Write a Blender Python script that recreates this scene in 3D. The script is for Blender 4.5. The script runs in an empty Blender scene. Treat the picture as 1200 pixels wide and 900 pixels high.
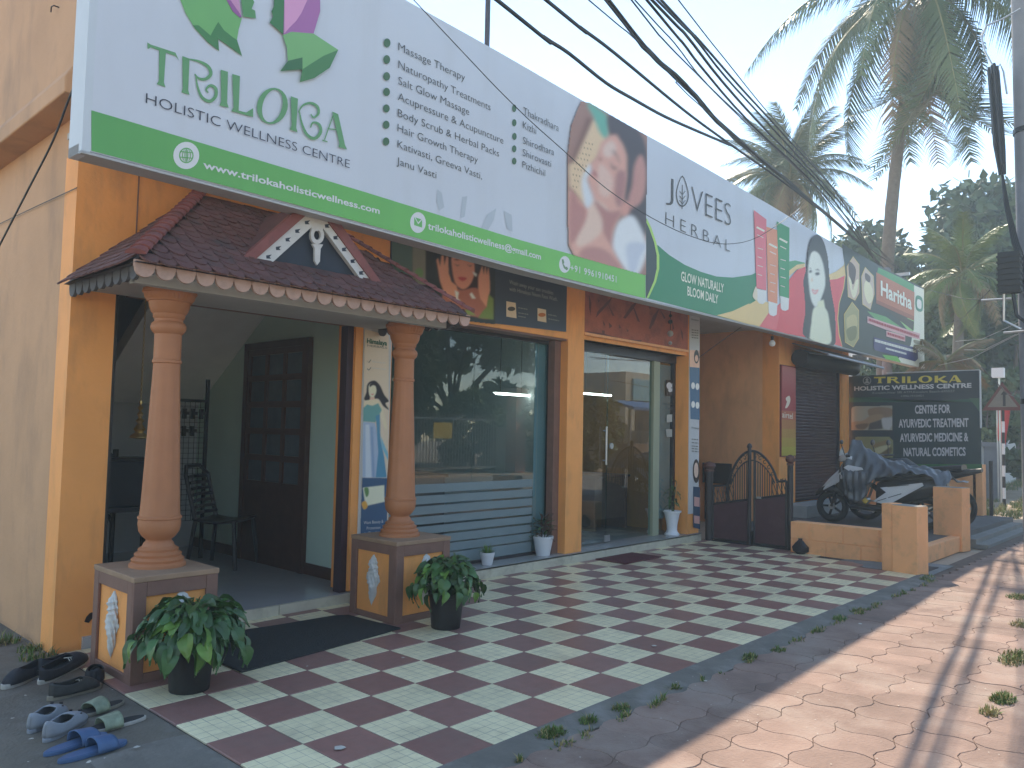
import bpy, math, random
import numpy as np
from mathutils import Vector, Matrix
R_ = math.radians
random.seed(7)
sc = bpy.context.scene
COL = sc.collection

# ------------------------------------------------------------------ camera
CAM = np.array([-2.91220872, -2.47848153, 1.40366884])
FPX = 921.4664


def rodr(r):
    r = np.array(r, float); th = np.linalg.norm(r); k = r / th
    K = np.array([[0, -k[2], k[1]], [k[2], 0, -k[0]], [-k[1], k[0], 0]])
    return np.eye(3) + np.sin(th) * K + (1 - np.cos(th)) * K @ K


RM = rodr([1.42690, -0.60590, 0.67370])      # rows: right, down, forward
cd = bpy.data.cameras.new("camera")
cam = bpy.data.objects.new("camera", cd)
COL.objects.link(cam)
cd.sensor_width = 36
cd.lens = FPX / 1200 * 36
cd.clip_end = 3000
cd.clip_start = 0.05
mw = Matrix(((RM[0][0], -RM[1][0], -RM[2][0], CAM[0]),
             (RM[0][1], -RM[1][1], -RM[2][1], CAM[1]),
             (RM[0][2], -RM[1][2], -RM[2][2], CAM[2]),
             (0, 0, 0, 1)))
cam.matrix_world = mw
sc.camera = cam

# ------------------------------------------------------------------ world, sun, exposure
SUNDIR = Vector((0.70, 0.578, 1.0)).normalized()     # towards the sun
EL = math.asin(SUNDIR.z)
AZ = math.atan2(SUNDIR.x, SUNDIR.y)                  # clockwise from +Y
w = bpy.data.worlds.new("World")
sc.world = w
w.use_nodes = True
nt = w.node_tree
nt.nodes.clear()
sky = nt.nodes.new("ShaderNodeTexSky")
sky.sky_type = 'NISHITA'
sky.sun_disc = False
sky.sun_elevation = EL
sky.sun_rotation = AZ
sky.air_density = 1.0
sky.dust_density = 0.0
sky.ozone_density = 1.0
bg = nt.nodes.new("ShaderNodeBackground")
bg.inputs[1].default_value = 0.105
out = nt.nodes.new("ShaderNodeOutputWorld")
tint = nt.nodes.new("ShaderNodeMix"); tint.data_type = 'RGBA'; tint.blend_type = 'MULTIPLY'
tint.inputs[0].default_value = 1; tint.inputs[7].default_value = (.92, .87, .80, 1)
nt.links.new(sky.outputs[0], tint.inputs[6])
nt.links.new(tint.outputs[2], bg.inputs[0])
nt.links.new(bg.outputs[0], out.inputs[0])
sd = bpy.data.lights.new("sun", 'SUN')
sd.energy = 2.2
sd.angle = R_(0.55)
sd.color = (1.0, 0.87, 0.70)
sun = bpy.data.objects.new("sun", sd)
COL.objects.link(sun)
sun.rotation_euler = SUNDIR.to_track_quat('Z', 'Y').to_euler()
sun.location = (0, 0, 30)
sc.view_settings.view_transform = 'Standard'
sc.view_settings.look = 'None'
sc.view_settings.gamma = 1
sc.view_settings.exposure = 1.97
try:
    sc.cycles.max_bounces = 8
    sc.cycles.transparent_max_bounces = 24
    sc.cycles.use_denoising = True
    sc.cycles.caustics_reflective = False
    sc.cycles.caustics_refractive = False
except Exception:
    pass


# ------------------------------------------------------------------ measured picture rays -> points in the place
def ray(u, v):
    return RM.T @ np.array([(u - 600) / FPX, (v - 450) / FPX, 1.0])


def at(u, v, ax, val):
    d = ray(u, v); i = 'xyz'.index(ax); t = (val - CAM[i]) / d[i]
    return Vector(CAM + t * d)


class Surf:
    """a flat surface: origin O, unit U (reading direction), unit V (up), outward N"""
    def __init__(s, O, U, V):
        s.O = Vector(O); s.U = Vector(U).normalized(); s.V = Vector(V).normalized(); s.N = s.U.cross(s.V).normalized()

    def px(s, u, v):
        d = Vector(ray(u, v)); c = Vector(CAM)
        t = (s.O - c).dot(s.N) / d.dot(s.N); p = c + d * t - s.O
        return (p.dot(s.U), p.dot(s.V))

    def P(s, a, b, d=0.0):
        return s.O + s.U * a + s.V * b + s.N * d


# ------------------------------------------------------------------ materials
MATS = {}


def lin(c):
    return tuple(((x / 255) / 12.92 if x / 255 <= .04045 else ((x / 255 + .055) / 1.055) ** 2.4) for x in c)


def M(name, rgb, rough=.7, var=.1, scale=6., bump=0., bscale=None, metal=0., dirt=None, rnd=0., spec=.4, coat=0., detail=4.):
    if name in MATS: return MATS[name]
    m = bpy.data.materials.new(name); m.use_nodes = True
    n = m.node_tree; N = n.nodes; L = n.links
    b = N["Principled BSDF"]
    b.inputs["Roughness"].default_value = rough
    b.inputs["Metallic"].default_value = metal
    b.inputs["Specular IOR Level"].default_value = spec
    b.inputs["Coat Weight"].default_value = coat
    rgb = tuple(rgb) + (1,)
    b.inputs["Base Color"].default_value = rgb
    geo = N.new("ShaderNodeNewGeometry")
    col = None
    if var or dirt or rnd:
        tx = N.new("ShaderNodeTexNoise"); tx.inputs["Scale"].default_value = scale; tx.inputs["Detail"].default_value = detail
        tx.inputs["Roughness"].default_value = .6
        L.new(geo.outputs["Position"], tx.inputs["Vector"])
        mr = N.new("ShaderNodeMapRange"); mr.inputs[1].default_value = .25; mr.inputs[2].default_value = .75
        mr.inputs[3].default_value = 1 - var; mr.inputs[4].default_value = 1 + var
        L.new(tx.outputs["Fac"], mr.inputs[0])
        val = mr.outputs[0]
        if rnd:
            oi = N.new("ShaderNodeObjectInfo"); r2 = N.new("ShaderNodeMapRange")
            r2.inputs[3].default_value = 1 - rnd; r2.inputs[4].default_value = 1 + rnd
            L.new(oi.outputs["Random"], r2.inputs[0])
            mm = N.new("ShaderNodeMath"); mm.operation = 'MULTIPLY'
            L.new(val, mm.inputs[0]); L.new(r2.outputs[0], mm.inputs[1]); val = mm.outputs[0]
        mx = N.new("ShaderNodeVectorMath"); mx.operation = 'SCALE'
        mx.inputs[0].default_value = rgb[:3]
        L.new(val, mx.inputs["Scale"])
        col = mx.outputs[0]
        if dirt:
            dc, amt, dsc = dirt[:3]
            t2 = N.new("ShaderNodeTexNoise"); t2.inputs["Scale"].default_value = dsc; t2.inputs["Detail"].default_value = 6
            t2.inputs["Roughness"].default_value = .65
            if len(dirt) > 3:
                mp = N.new("ShaderNodeMapping"); mp.inputs["Scale"].default_value = dirt[3]
                L.new(geo.outputs["Position"], mp.inputs[0]); L.new(mp.outputs[0], t2.inputs["Vector"])
            else:
                L.new(geo.outputs["Position"], t2.inputs["Vector"])
            m2 = N.new("ShaderNodeMapRange"); m2.inputs[1].default_value = .5; m2.inputs[2].default_value = .72
            m2.inputs[3].default_value = 0; m2.inputs[4].default_value = amt
            L.new(t2.outputs["Fac"], m2.inputs[0])
            mix = N.new("ShaderNodeMix"); mix.data_type = 'RGBA'
            L.new(m2.outputs[0], mix.inputs[0]); L.new(col, mix.inputs[6]); mix.inputs[7].default_value = tuple(dc) + (1,)
            col = mix.outputs[2]
        L.new(col, b.inputs["Base Color"])
    if bump:
        tb = N.new("ShaderNodeTexNoise"); tb.inputs["Scale"].default_value = bscale or scale * 6; tb.inputs["Detail"].default_value = 5
        L.new(geo.outputs["Position"], tb.inputs["Vector"])
        bp_ = N.new("ShaderNodeBump"); bp_.inputs["Strength"].default_value = min(1, bump); bp_.inputs["Distance"].default_value = .01
        L.new(tb.outputs["Fac"], bp_.inputs["Height"]); L.new(bp_.outputs[0], b.inputs["Normal"])
    MATS[name] = m
    return m


def glass(name, tint=(.75, .85, .85), boost=1.9):
    if name in MATS: return MATS[name]
    m = bpy.data.materials.new(name); m.use_nodes = True
    n = m.node_tree; N = n.nodes; L = n.links
    N.remove(N["Principled BSDF"])
    tr = N.new("ShaderNodeBsdfTransparent"); tr.inputs[0].default_value = tuple(tint) + (1,)
    gl = N.new("ShaderNodeBsdfGlossy"); gl.inputs["Roughness"].default_value = .01; gl.inputs[0].default_value = (.9, .95, 1, 1)
    fr = N.new("ShaderNodeFresnel"); fr.inputs[0].default_value = 1.52
    mu = N.new("ShaderNodeMath"); mu.operation = 'MULTIPLY'; mu.inputs[1].default_value = boost; mu.use_clamp = True
    ge = N.new("ShaderNodeNewGeometry"); inv = N.new("ShaderNodeMath"); inv.operation = 'SUBTRACT'; inv.inputs[0].default_value = 1.0
    L.new(ge.outputs["Backfacing"], inv.inputs[1]); m0 = N.new("ShaderNodeMath"); m0.operation = 'MULTIPLY'
    L.new(fr.outputs[0], m0.inputs[0]); L.new(inv.outputs[0], m0.inputs[1]); L.new(m0.outputs[0], mu.inputs[0])
    mx = N.new("ShaderNodeMixShader")
    L.new(mu.outputs[0], mx.inputs[0]); L.new(tr.outputs[0], mx.inputs[1]); L.new(gl.outputs[0], mx.inputs[2])
    L.new(mx.outputs[0], N["Material Output"].inputs[0])
    MATS[name] = m
    return m


def ink(r, g, b, gloss=.45):
    """print colour read against the white of the same board"""
    nm = "print_%d_%d_%d" % (r, g, b)
    wl = lin((176, 190, 214))
    l = lin((r, g, b)); v = lin((26, 31, 38))
    c = tuple(min(.85, max(.012, .72 * (x - y) / (k - y))) for x, k, y in zip(l, wl, v))
    return M(nm, c, gloss, .04, 3.)


def emit(name, rgb, s):
    m = bpy.data.materials.new(name); m.use_nodes = True
    b = m.node_tree.nodes["Principled BSDF"]
    b.inputs["Emission Color"].default_value = tuple(rgb) + (1,); b.inputs["Emission Strength"].default_value = s
    return m


# ------------------------------------------------------------------ object helpers
ORG = {}


def tag(o, label=None, cat=None, group=None, kind=None):
    if label: o["label"] = label
    if cat: o["category"] = cat
    if group: o["group"] = group
    if kind: o["kind"] = kind
    return o


def thing(name, loc, label, cat, group=None, rz=0):
    o = bpy.data.objects.new(name, None); COL.objects.link(o)
    o.empty_display_size = .1
    o.location = loc; o.rotation_euler = (0, 0, rz)
    ORG[o] = Vector(loc)
    return tag(o, label, cat, group)


def catmull(pts, n=5, closed=True):
    out = []; k = len(pts)
    P = [Vector((*p, 0)) if len(p) == 2 else Vector(p) for p in pts]
    rng = range(k) if closed else range(k - 1)
    for i in rng:
        if closed: a, b, c, d = P[(i - 1) % k], P[i], P[(i + 1) % k], P[(i + 2) % k]
        else: a, b, c, d = P[max(i - 1, 0)], P[i], P[i + 1], P[min(i + 2, k - 1)]
        for j in range(n):
            t = j / n
            out.append(.5 * ((2 * b) + (c - a) * t + (2 * a - 5 * b + 4 * c - d) * t * t + (3 * b - a - 3 * c + d) * t ** 3))
    if not closed: out.append(P[-1])
    return out


class MB:
    def __init__(s): s.v = []; s.f = []; s.mi = []; s.mats = []; s.loc = None

    def m(s, mat):
        if mat not in s.mats: s.mats.append(mat)
        return s.mats.index(mat)

    def add(s, vs, fs, mat):
        k = len(s.v); i = s.m(mat)
        s.v += [tuple(x) for x in vs]; s.f += [tuple(k + q for q in f) for f in fs]; s.mi += [i] * len(fs)

    def box(s, a, b, mat):
        x0, y0, z0 = a; x1, y1, z1 = b
        if x0 > x1: x0, x1 = x1, x0
        if y0 > y1: y0, y1 = y1, y0
        if z0 > z1: z0, z1 = z1, z0
        s.add([(x0, y0, z0), (x1, y0, z0), (x1, y1, z0), (x0, y1, z0), (x0, y0, z1), (x1, y0, z1), (x1, y1, z1), (x0, y1, z1)],
              [(0, 3, 2, 1), (4, 5, 6, 7), (0, 1, 5, 4), (1, 2, 6, 5), (2, 3, 7, 6), (3, 0, 4, 7)], mat)
        return s

    def obox(s, c, ux, uy, uz, mat):
        """oriented box: centre and three half-axis vectors"""
        c = Vector(c); ux = Vector(ux); uy = Vector(uy); uz = Vector(uz)
        q = [c + ux * i + uy * j + uz * k for k in (-1, 1) for i, j in ((-1, -1), (1, -1), (1, 1), (-1, 1))]
        s.add(q, [(0, 3, 2, 1), (4, 5, 6, 7), (0, 1, 5, 4), (1, 2, 6, 5), (2, 3, 7, 6), (3, 0, 4, 7)], mat)
        return s

    def poly(s, pts, mat):
        s.add(pts, [tuple(range(len(pts)))], mat); return s

    def prism(s, pts, vec, mat):
        vec = Vector(vec); P = [Vector(p) for p in pts]; n = len(P)
        Q = [p + vec for p in P]
        s.add(P + Q, [tuple(range(n))[::-1], tuple(range(n, 2 * n))] + [(i, (i + 1) % n, n + (i + 1) % n, n + i) for i in range(n)], mat)
        return s

    def tube(s, path, r, mat, n=8, caps=True):
        P = [Vector(p) for p in path]; k = len(P)
        rs = r if isinstance(r, (list, tuple)) else [r] * k
        vs = []; prev = None
        for i, p in enumerate(P):
            d = (P[min(i + 1, k - 1)] - P[max(i - 1, 0)])
            if d.length < 1e-9: d = Vector((0, 0, 1))
            d.normalize()
            a = prev - d * prev.dot(d) if prev is not None else d.orthogonal()
            if a.length < 1e-6: a = d.orthogonal()
            a.normalize(); prev = a; b = d.cross(a)
            vs += [p + (a * math.cos(2 * math.pi * j / n) + b * math.sin(2 * math.pi * j / n)) * rs[i] for j in range(n)]
        fs = [(i * n + j, i * n + (j + 1) % n, (i + 1) * n + (j + 1) % n, (i + 1) * n + j) for i in range(k - 1) for j in range(n)]
        if caps: fs += [tuple(range(n))[::-1], tuple((k - 1) * n + j for j in range(n))]
        s.add(vs, fs, mat); return s

    def lathe(s, prof, c, mat, n=24, axis='z', fn=None, sx=1, sy=1):
        c = Vector(c); vs = []
        for i, (r, z) in enumerate(prof):
            for j in range(n):
                a = 2 * math.pi * j / n; rr = r * (fn(a, z) if fn else 1)
                x, y = rr * math.cos(a) * sx, rr * math.sin(a) * sy
                q = (x, y, z) if axis == 'z' else ((z, x, y) if axis == 'x' else (x, z, y))
                vs.append(c + Vector(q))
        k = len(prof)
        fs = [(i * n + j, i * n + (j + 1) % n, (i + 1) * n + (j + 1) % n, (i + 1) * n + j) for i in range(k - 1) for j in range(n)]
        fs += [tuple(range(n))[::-1], tuple((k - 1) * n + j for j in range(n))]
        s.add(vs, fs, mat); return s

    def grid(s, fn, nu, nv, mat):
        vs = [fn(i / nu, j / nv) for j in range(nv + 1) for i in range(nu + 1)]
        fs = [(j * (nu + 1) + i, j * (nu + 1) + i + 1, (j + 1) * (nu + 1) + i + 1, (j + 1) * (nu + 1) + i) for j in range(nv) for i in range(nu)]
        s.add(vs, fs, mat); return s

    def mesh(s, name, org=None, smooth=False):
        me = bpy.data.meshes.new(name)
        v = s.v if org is None else [(x - org.x, y - org.y, z - org.z) for x, y, z in s.v]
        me.from_pydata(v, [], s.f)
        for m in s.mats: me.materials.append(m)
        me.polygons.foreach_set('material_index', s.mi)
        if smooth:
            me.polygons.foreach_set('use_smooth', [True] * len(s.f))
            me.set_sharp_from_angle(angle=R_(38))
        me.update()
        return me

    def build(s, name, parent=None, smooth=False, local=False, bevel=0, label=None, origin=None):
        """world coordinates in; the mesh hangs under its parent's origin"""
        org = None
        if not local:
            if parent is not None: org = ORG[parent]
            elif origin is not None: org = Vector(origin)
        me = s.mesh(name, org, smooth)
        o = bpy.data.objects.new(name, me); COL.objects.link(o)
        if parent is not None:
            o.parent = parent; ORG[o] = ORG[parent]
        else:
            o.location = origin or (0, 0, 0); ORG[o] = Vector(origin or (0, 0, 0))
        if bevel:
            b = o.modifiers.new("bevel", 'BEVEL'); b.width = bevel; b.segments = 2; b.limit_method = 'ANGLE'
        if label: o["label"] = label
        return o


def inst(mesh, name, parent, loc, rot=(0, 0, 0), scale=(1, 1, 1), local=False):
    o = bpy.data.objects.new(name, mesh); COL.objects.link(o)
    o.parent = parent
    base = Vector((0, 0, 0)) if local else ORG[parent]
    o.location = Vector(loc) - base; o.rotation_euler = rot; o.scale = scale
    ORG[o] = ORG[parent]
    return o


def structure(mb, name, smooth=False, **k):
    o = mb.build(name, None, smooth, **k); o["kind"] = "structure"; return o


def copy_tree(o, parent=None):
    c = o.copy(); COL.objects.link(c); c.parent = parent
    for ch in list(o.children): copy_tree(ch, c)
    return c


STUFFY = ("lettering", "emblem_lettering", "small_print_rows", "bullet", "banner_text_rows", "banner_icon", "carved_mark", "wicker_print", "faint_leaf_print", "tick_print", "brand_wave_print", "banner_print", "poster_print", "door_decal", "cream_tube_print", "ayurveda_panel_print", "board_print", "leaf_emblem")

# ------------------------------------------------------------------ flat print: coloured shapes and lettering
def shapes(name, parent, surf, items, base=.004, step=.0011):
    """items: (rgb, pixel points, smooth?) painted in order on a flat surface"""
    mb = MB()
    for k, it in enumerate(items):
        rgb, pts = it[0], it[1]; sm = it[2] if len(it) > 2 else False
        if sm: pts = [(p.x, p.y) for p in catmull(pts, 5)]
        q = [surf.P(*surf.px(*p), base + step * k) for p in pts]
        ar = Vector((0, 0, 0))
        for i in range(len(q)): ar += q[i].cross(q[(i + 1) % len(q)])
        if ar.dot(surf.N) < 0: q = q[::-1]
        mb.poly(q, ink(*rgb))
    o = mb.build(name, parent)
    if name in STUFFY: o["kind"] = "stuff"
    return o


def soft(name, parent, surf, items, base=.004, blur=1.1, step=1.0, grain=.02, seed=1):
    """a printed photograph: soft coloured areas blended on a fine grid clipped to the first outline"""
    polys = []
    for it in items:
        pts = it[1]
        if len(it) > 2 and it[2]: pts = [(p.x, p.y) for p in catmull(pts, 5)]
        polys.append((it[0], np.array(pts)))
    m = polys[0][1]; x0, y0 = m.min(0) - step; x1, y1 = m.max(0) + step
    xs = np.arange(x0, x1 + step, step); ys = np.arange(y0, y1 + step, step); X, Y = np.meshgrid(xs, ys)
    def inside(pl_, X, Y):
        r = np.zeros(X.shape, bool); n = len(pl_)
        for i in range(n):
            ax, ay = pl_[i]; bx, by = pl_[(i + 1) % n]
            if ay == by: continue
            c_ = ((ay > Y) != (by > Y)) & (X < (bx - ax) * (Y - ay) / (by - ay) + ax); r ^= c_
        return r
    k = np.arange(-5, 6); ker = np.exp(-(k / blur * step) ** 2 / 2); ker /= ker.sum()
    wl = np.array(lin((176, 190, 214))); vl = np.array(lin((20, 24, 30)))
    img = np.zeros(X.shape + (3,))
    for q, (rgb, pl_) in enumerate(polys):
        a = np.zeros(X.shape)
        for dx, dy in ((-.25, -.25), (.25, -.25), (-.25, .25), (.25, .25)): a += inside(pl_, X + dx * step, Y + dy * step) / 4.
        if q == 0: a[:] = 1
        else:
            pad = np.pad(a, 5, mode='edge'); pad = sum(w_ * pad[:, i:i + a.shape[1]] for i, w_ in enumerate(ker)); a = sum(w_ * pad[i:i + a.shape[0], :] for i, w_ in enumerate(ker))
        c_ = np.clip(.8 * (np.array(lin(rgb)) - vl) / (wl - vl), .012, .85)
        img = img * (1 - a[..., None]) + c_ * a[..., None]
    g = np.random.default_rng(seed); img *= 1 + g.normal(size=X.shape)[..., None] * grain
    idx = -np.ones(X.shape, int); vs = []; cols = []; fs = []
    cen = inside(m, X[:-1, :-1] + step / 2, Y[:-1, :-1] + step / 2)
    for j, i in zip(*np.nonzero(cen)):
        q = []
        for jj, ii in ((j + 1, i), (j + 1, i + 1), (j, i + 1), (j, i)):
            if idx[jj, ii] < 0:
                idx[jj, ii] = len(vs); vs.append(tuple(surf.P(*surf.px(X[jj, ii], Y[jj, ii]), base))); cols.append(tuple(img[jj, ii]) + (1.,))
            q.append(int(idx[jj, ii]))
        fs.append(q)
    if "photo_print" not in MATS:
        mt = bpy.data.materials.new("photo_print"); mt.use_nodes = True; n_ = mt.node_tree
        at_ = n_.nodes.new("ShaderNodeAttribute"); at_.attribute_name = "ink"; b_ = n_.nodes["Principled BSDF"]; b_.inputs["Roughness"].default_value = .45
        n_.links.new(at_.outputs["Color"], b_.inputs["Base Color"]); MATS["photo_print"] = mt
    mb = MB(); mb.add(vs, fs, MATS["photo_print"]); o = mb.build(name, parent)
    ca = o.data.color_attributes.new("ink", 'FLOAT_COLOR', 'POINT'); ca.data.foreach_set("color", np.array(cols, dtype=np.float32).ravel())
    return o


def disc(cx, cy, rx, ry, n=18, rot=0):
    c, s_ = math.cos(rot), math.sin(rot)
    return [(cx + c * rx * math.cos(a) - s_ * ry * math.sin(a), cy + s_ * rx * math.cos(a) + c * ry * math.sin(a)) for a in [2 * math.pi * i / n for i in range(n)]]


def lineq(p, q, w):
    dx, dy = q[0] - p[0], q[1] - p[1]; l = math.hypot(dx, dy) or 1; nx, ny = -dy / l * w / 2, dx / l * w / 2
    return [(p[0] + nx, p[1] + ny), (q[0] + nx, q[1] + ny), (q[0] - nx, q[1] - ny), (p[0] - nx, p[1] - ny)]


TXT = {}


def text2d(s, bold=0., res=3, sp=1.0):
    key = (s, bold, res, sp)
    if key in TXT: return TXT[key]
    cu = bpy.data.curves.new("t", 'FONT'); cu.body = s; cu.offset = bold; cu.resolution_u = res; cu.space_character = sp
    o = bpy.data.objects.new("t", cu); COL.objects.link(o)
    me = bpy.data.meshes.new_from_object(o.evaluated_get(bpy.context.evaluated_depsgraph_get()))
    v = [(p.co.x, p.co.y) for p in me.vertices]; f = [tuple(p.vertices) for p in me.polygons]
    bpy.data.objects.remove(o); bpy.data.curves.remove(cu); bpy.data.meshes.remove(me)
    TXT[key] = (v, f)
    return v, f


def letters(parent, surf, s, bl, br, h, rgb, bold=0., d=.0075, sp=1.0, name="lettering", mat=None, cap=.7, mb=None):
    """line of lettering from pixel bl to pixel br along its baseline, capital height h pixels at bl"""
    v, f = text2d(s, bold, 3, sp)
    if not v: return None
    x0 = min(p[0] for p in v); x1 = max(p[0] for p in v)
    a0, b0 = surf.px(*bl); a1, b1 = surf.px(*br)
    top = surf.px(bl[0], bl[1] - h)[1] - b0
    own = mb is None
    mb = mb or MB()
    pts = []
    for x, y in v:
        t = (x - x0) / (x1 - x0)
        pts.append(surf.P(a0 + (a1 - a0) * t, b0 + (b1 - b0) * t + y / cap * top, d))
    mb.add(pts, f, mat or ink(*rgb))
    if own:
        o = mb.build(name, parent); o["kind"] = "stuff"; return o


def letters_multi(parent, surf, rows, rgb, bold=0., d=.0075, sp=1.0, name="lettering"):
    mb = MB()
    for s, bl, br, h in rows: letters(parent, surf, s, bl, br, h, rgb, bold, d, sp, mb=mb)
    o = mb.build(name, parent)
    if name in STUFFY: o["kind"] = "stuff"
    return o

# ------------------------------------------------------------------ palette
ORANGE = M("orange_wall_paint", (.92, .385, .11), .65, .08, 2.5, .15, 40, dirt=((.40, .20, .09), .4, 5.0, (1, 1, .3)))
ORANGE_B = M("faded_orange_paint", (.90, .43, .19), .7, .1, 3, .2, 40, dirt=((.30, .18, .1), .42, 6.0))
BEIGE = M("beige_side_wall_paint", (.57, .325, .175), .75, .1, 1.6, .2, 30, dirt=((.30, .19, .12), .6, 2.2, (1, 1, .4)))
TERRA = M("terracotta_column_paint", (.44, .18, .08), .55, .07, 8, .1, 60)
BROWNTRIM = M("brown_trim_paint", (.22, .12, .09), .6, .12, 10, .1, 60)
SLAB = M("grey_white_plaster", (.45, .45, .43), .8, .1, 3, .1, 30)
CONC = M("grey_concrete", (.175, .16, .135), .9, .22, 3.5, .5, 45, dirt=((.30, .28, .25), .7, 4.0))
DARKGROUND = M("dark_dusty_cement_ground", (.16, .14, .11), .95, .25, 2.2, .6, 60, dirt=((.24, .23, .21), .5, 4.0))
EARTH = M("roadside_earth", (.42, .33, .24), .95, .25, .9, .5, 12)  # earth colour lightened to bounce more sun onto the shopfront
ASPH = M("pale_bounce_road", (.30, .27, .23), .9, .2, 4, .5, 80)  # road colour raised above asphalt so sunlight bounces up onto the facade
WHITE = M("white_paint", (.78, .78, .78), .5, .03, 5)
BLACK = M("black_paint", (.02, .02, .022), .5, .1, 5)
DWOOD = M("dark_brown_wood", (.085, .04, .03), .45, .2, 8, .1, 60)
STEEL = M("galvanised_steel", (.5, .5, .5), .35, .08, 9, metal=.8)
GREENWALL = M("pale_green_room_wall", (.56, .72, .62), .7, .06, 2)
NAVY = M("blue_black_gable_paint", (.035, .045, .065), .7, .1, 6)

# ------------------------------------------------------------------ the ground
g = MB(); g.box((-60, -60, -1.2), (200, 100, -.06), EARTH)
structure(g, "ground")
g = MB(); g.box((-59, -8.6, -.2), (199, -2.35, -.045), ASPH)
structure(g, "road")
g = MB()
for k in range(-8, 40): g.box((k * 4.5, -5.55, -.041), (k * 4.5 + 2, -5.43, -.0405), WHITE)
structure(g, "road_marking")
g = MB(); g.box((-40, -2.35, -.058), (120, -.0, -.028), M("pavement_joint_grit", (.15, .105, .08), .95, .3, 20))
structure(g, "pavement_bed")
g = MB(); g.box((-9, -.0, -.058), (-1.2, 2.84, -.012), DARKGROUND); g.box((-9, 2.84, -.058), (-1.2, 12, -.012), DARKGROUND)
structure(g, "side_yard_ground")
# rough concrete corner beside the tiles
g = MB()
def cpatch(a, b):
    x = -1.62 + a * .42; y = -.22 + b * 1.3
    return (x, y, -.011 + .012 * math.sin(a * math.pi) * (0.6 + .4 * math.sin(7 * b)))
g.grid(cpatch, 12, 20, CONC)
structure(g, "concrete_corner_patch", smooth=True)

# wavy interlocking pavers
PAVE = M("terracotta_paver", (.265, .178, .140), .9, .30, 2.6, .6, 60, dirt=((.31, .255, .21), .8, 1.3), rnd=.14)
PL = .27


def paver_outline(n=10, gap=.0017):
    A = .023
    k = 1 - gap / PL
    pts = []
    f = lambda t: A * math.sin(2 * math.pi * t)
    for i in range(n): pts.append((i / n * PL, f(i / n)))
    for i in range(n): pts.append((PL + f(i / n), i / n * PL))
    for i in range(n): pts.append((PL - i / n * PL, PL + f(1 - i / n)))
    for i in range(n): pts.append((f(1 - i / n), PL - i / n * PL))
    c = PL / 2
    return [((x - c) * k, (y - c) * k) for x, y in pts]


def paver_mesh(s=0):
    rr = random.Random(s)
    mb = MB(); o = paver_outline(6)
    top = [(x * .985, y * .985, .0) for x, y in o]; bot = [(x, y, -.004) for x, y in o]; low = [(x, y, -.03) for x, y in o]
    n = len(o)
    mb.add(top + bot + low, [tuple(range(n))] + [(n + i, n + (i + 1) % n, (i + 1) % n, i) for i in range(n)] + [(2 * n + i, 2 * n + (i + 1) % n, n + (i + 1) % n, n + i) for i in range(n)], PAVE)
    return mb.mesh("paver")


pave = thing("pavement", (0, 0, 0), None, None); pave["kind"] = "structure"
pm = paver_mesh()
random.seed(11)
far = MB(); cnt = 0
ro = paver_outline(6)
for ix in range(-10, 180):
    for iy in range(7):
        x = ix * PL + .1; y = -.19 - PL / 2 - iy * PL
        h = -.002 + random.uniform(-.0016, .0016)
        tx, ty = random.uniform(-.005, .005), random.uniform(-.005, .005)
        d = (x - CAM[0]) * RM[2][0] + (y - CAM[1]) * RM[2][1]
        vis = False
        if d > .5:
            uu = 600 + FPX * (((x - CAM[0]) * RM[0][0] + (y - CAM[1]) * RM[0][1]) / d)
            vis = -60 < uu < 1260
        if vis and cnt < 290:
            inst(pm, "paver", pave, (x, y, h), (tx, ty, 0)); cnt += 1
        elif x < 40:
            n = len(ro); P = [(x + a, y + b, h + a * ty * -1 + b * tx) for a, b in ro]
            k = len(far.v); far.add(P + [(a, b, -.03) for a, b, _ in P], [tuple(range(n))] + [(n + i, n + (i + 1) % n, (i + 1) % n, i) for i in range(n)], PAVE)
o = far.build("paver", pave); o["kind"] = "stuff"
# road side margin of the pavement: broken concrete and earth
g = MB()
random.seed(5)
def marg(a, b):
    x = -3 + a * 45; y = -2.06 - .4 * b - .0
    e = .10 * math.sin(x * 1.7) + .07 * math.sin(x * 4.1 + 1)
    return (x, y + (1 - b) * e, -.012 - .03 * b + .006 * math.sin(x * 9 + b * 5))
g.grid(marg, 180, 4, M("pale_concrete_margin", (.38, .33, .27), .9, .2, 3, .5, 40, dirt=((.24, .2, .15), .7, 4)))
structure(g, "pavement_margin", smooth=True)

# edging strip between tiles and pavement
g = MB()
def edg(a, b):
    x = -1.25 + a * 7.3
    j = .012 * math.sin(x * 5.1) + .009 * math.sin(x * 13.3)
    return (x, -.003 - b * .2 + b * j, .0035 - .012 * b * b + .003 * math.sin(x * 21 + b * 3) * b)
g.grid(edg, 160, 4, CONC)
g.box((-1.25, -.19, -.06), (6.05, -.003, -.009), CONC)
structure(g, "concrete_edging", smooth=True)


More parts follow.
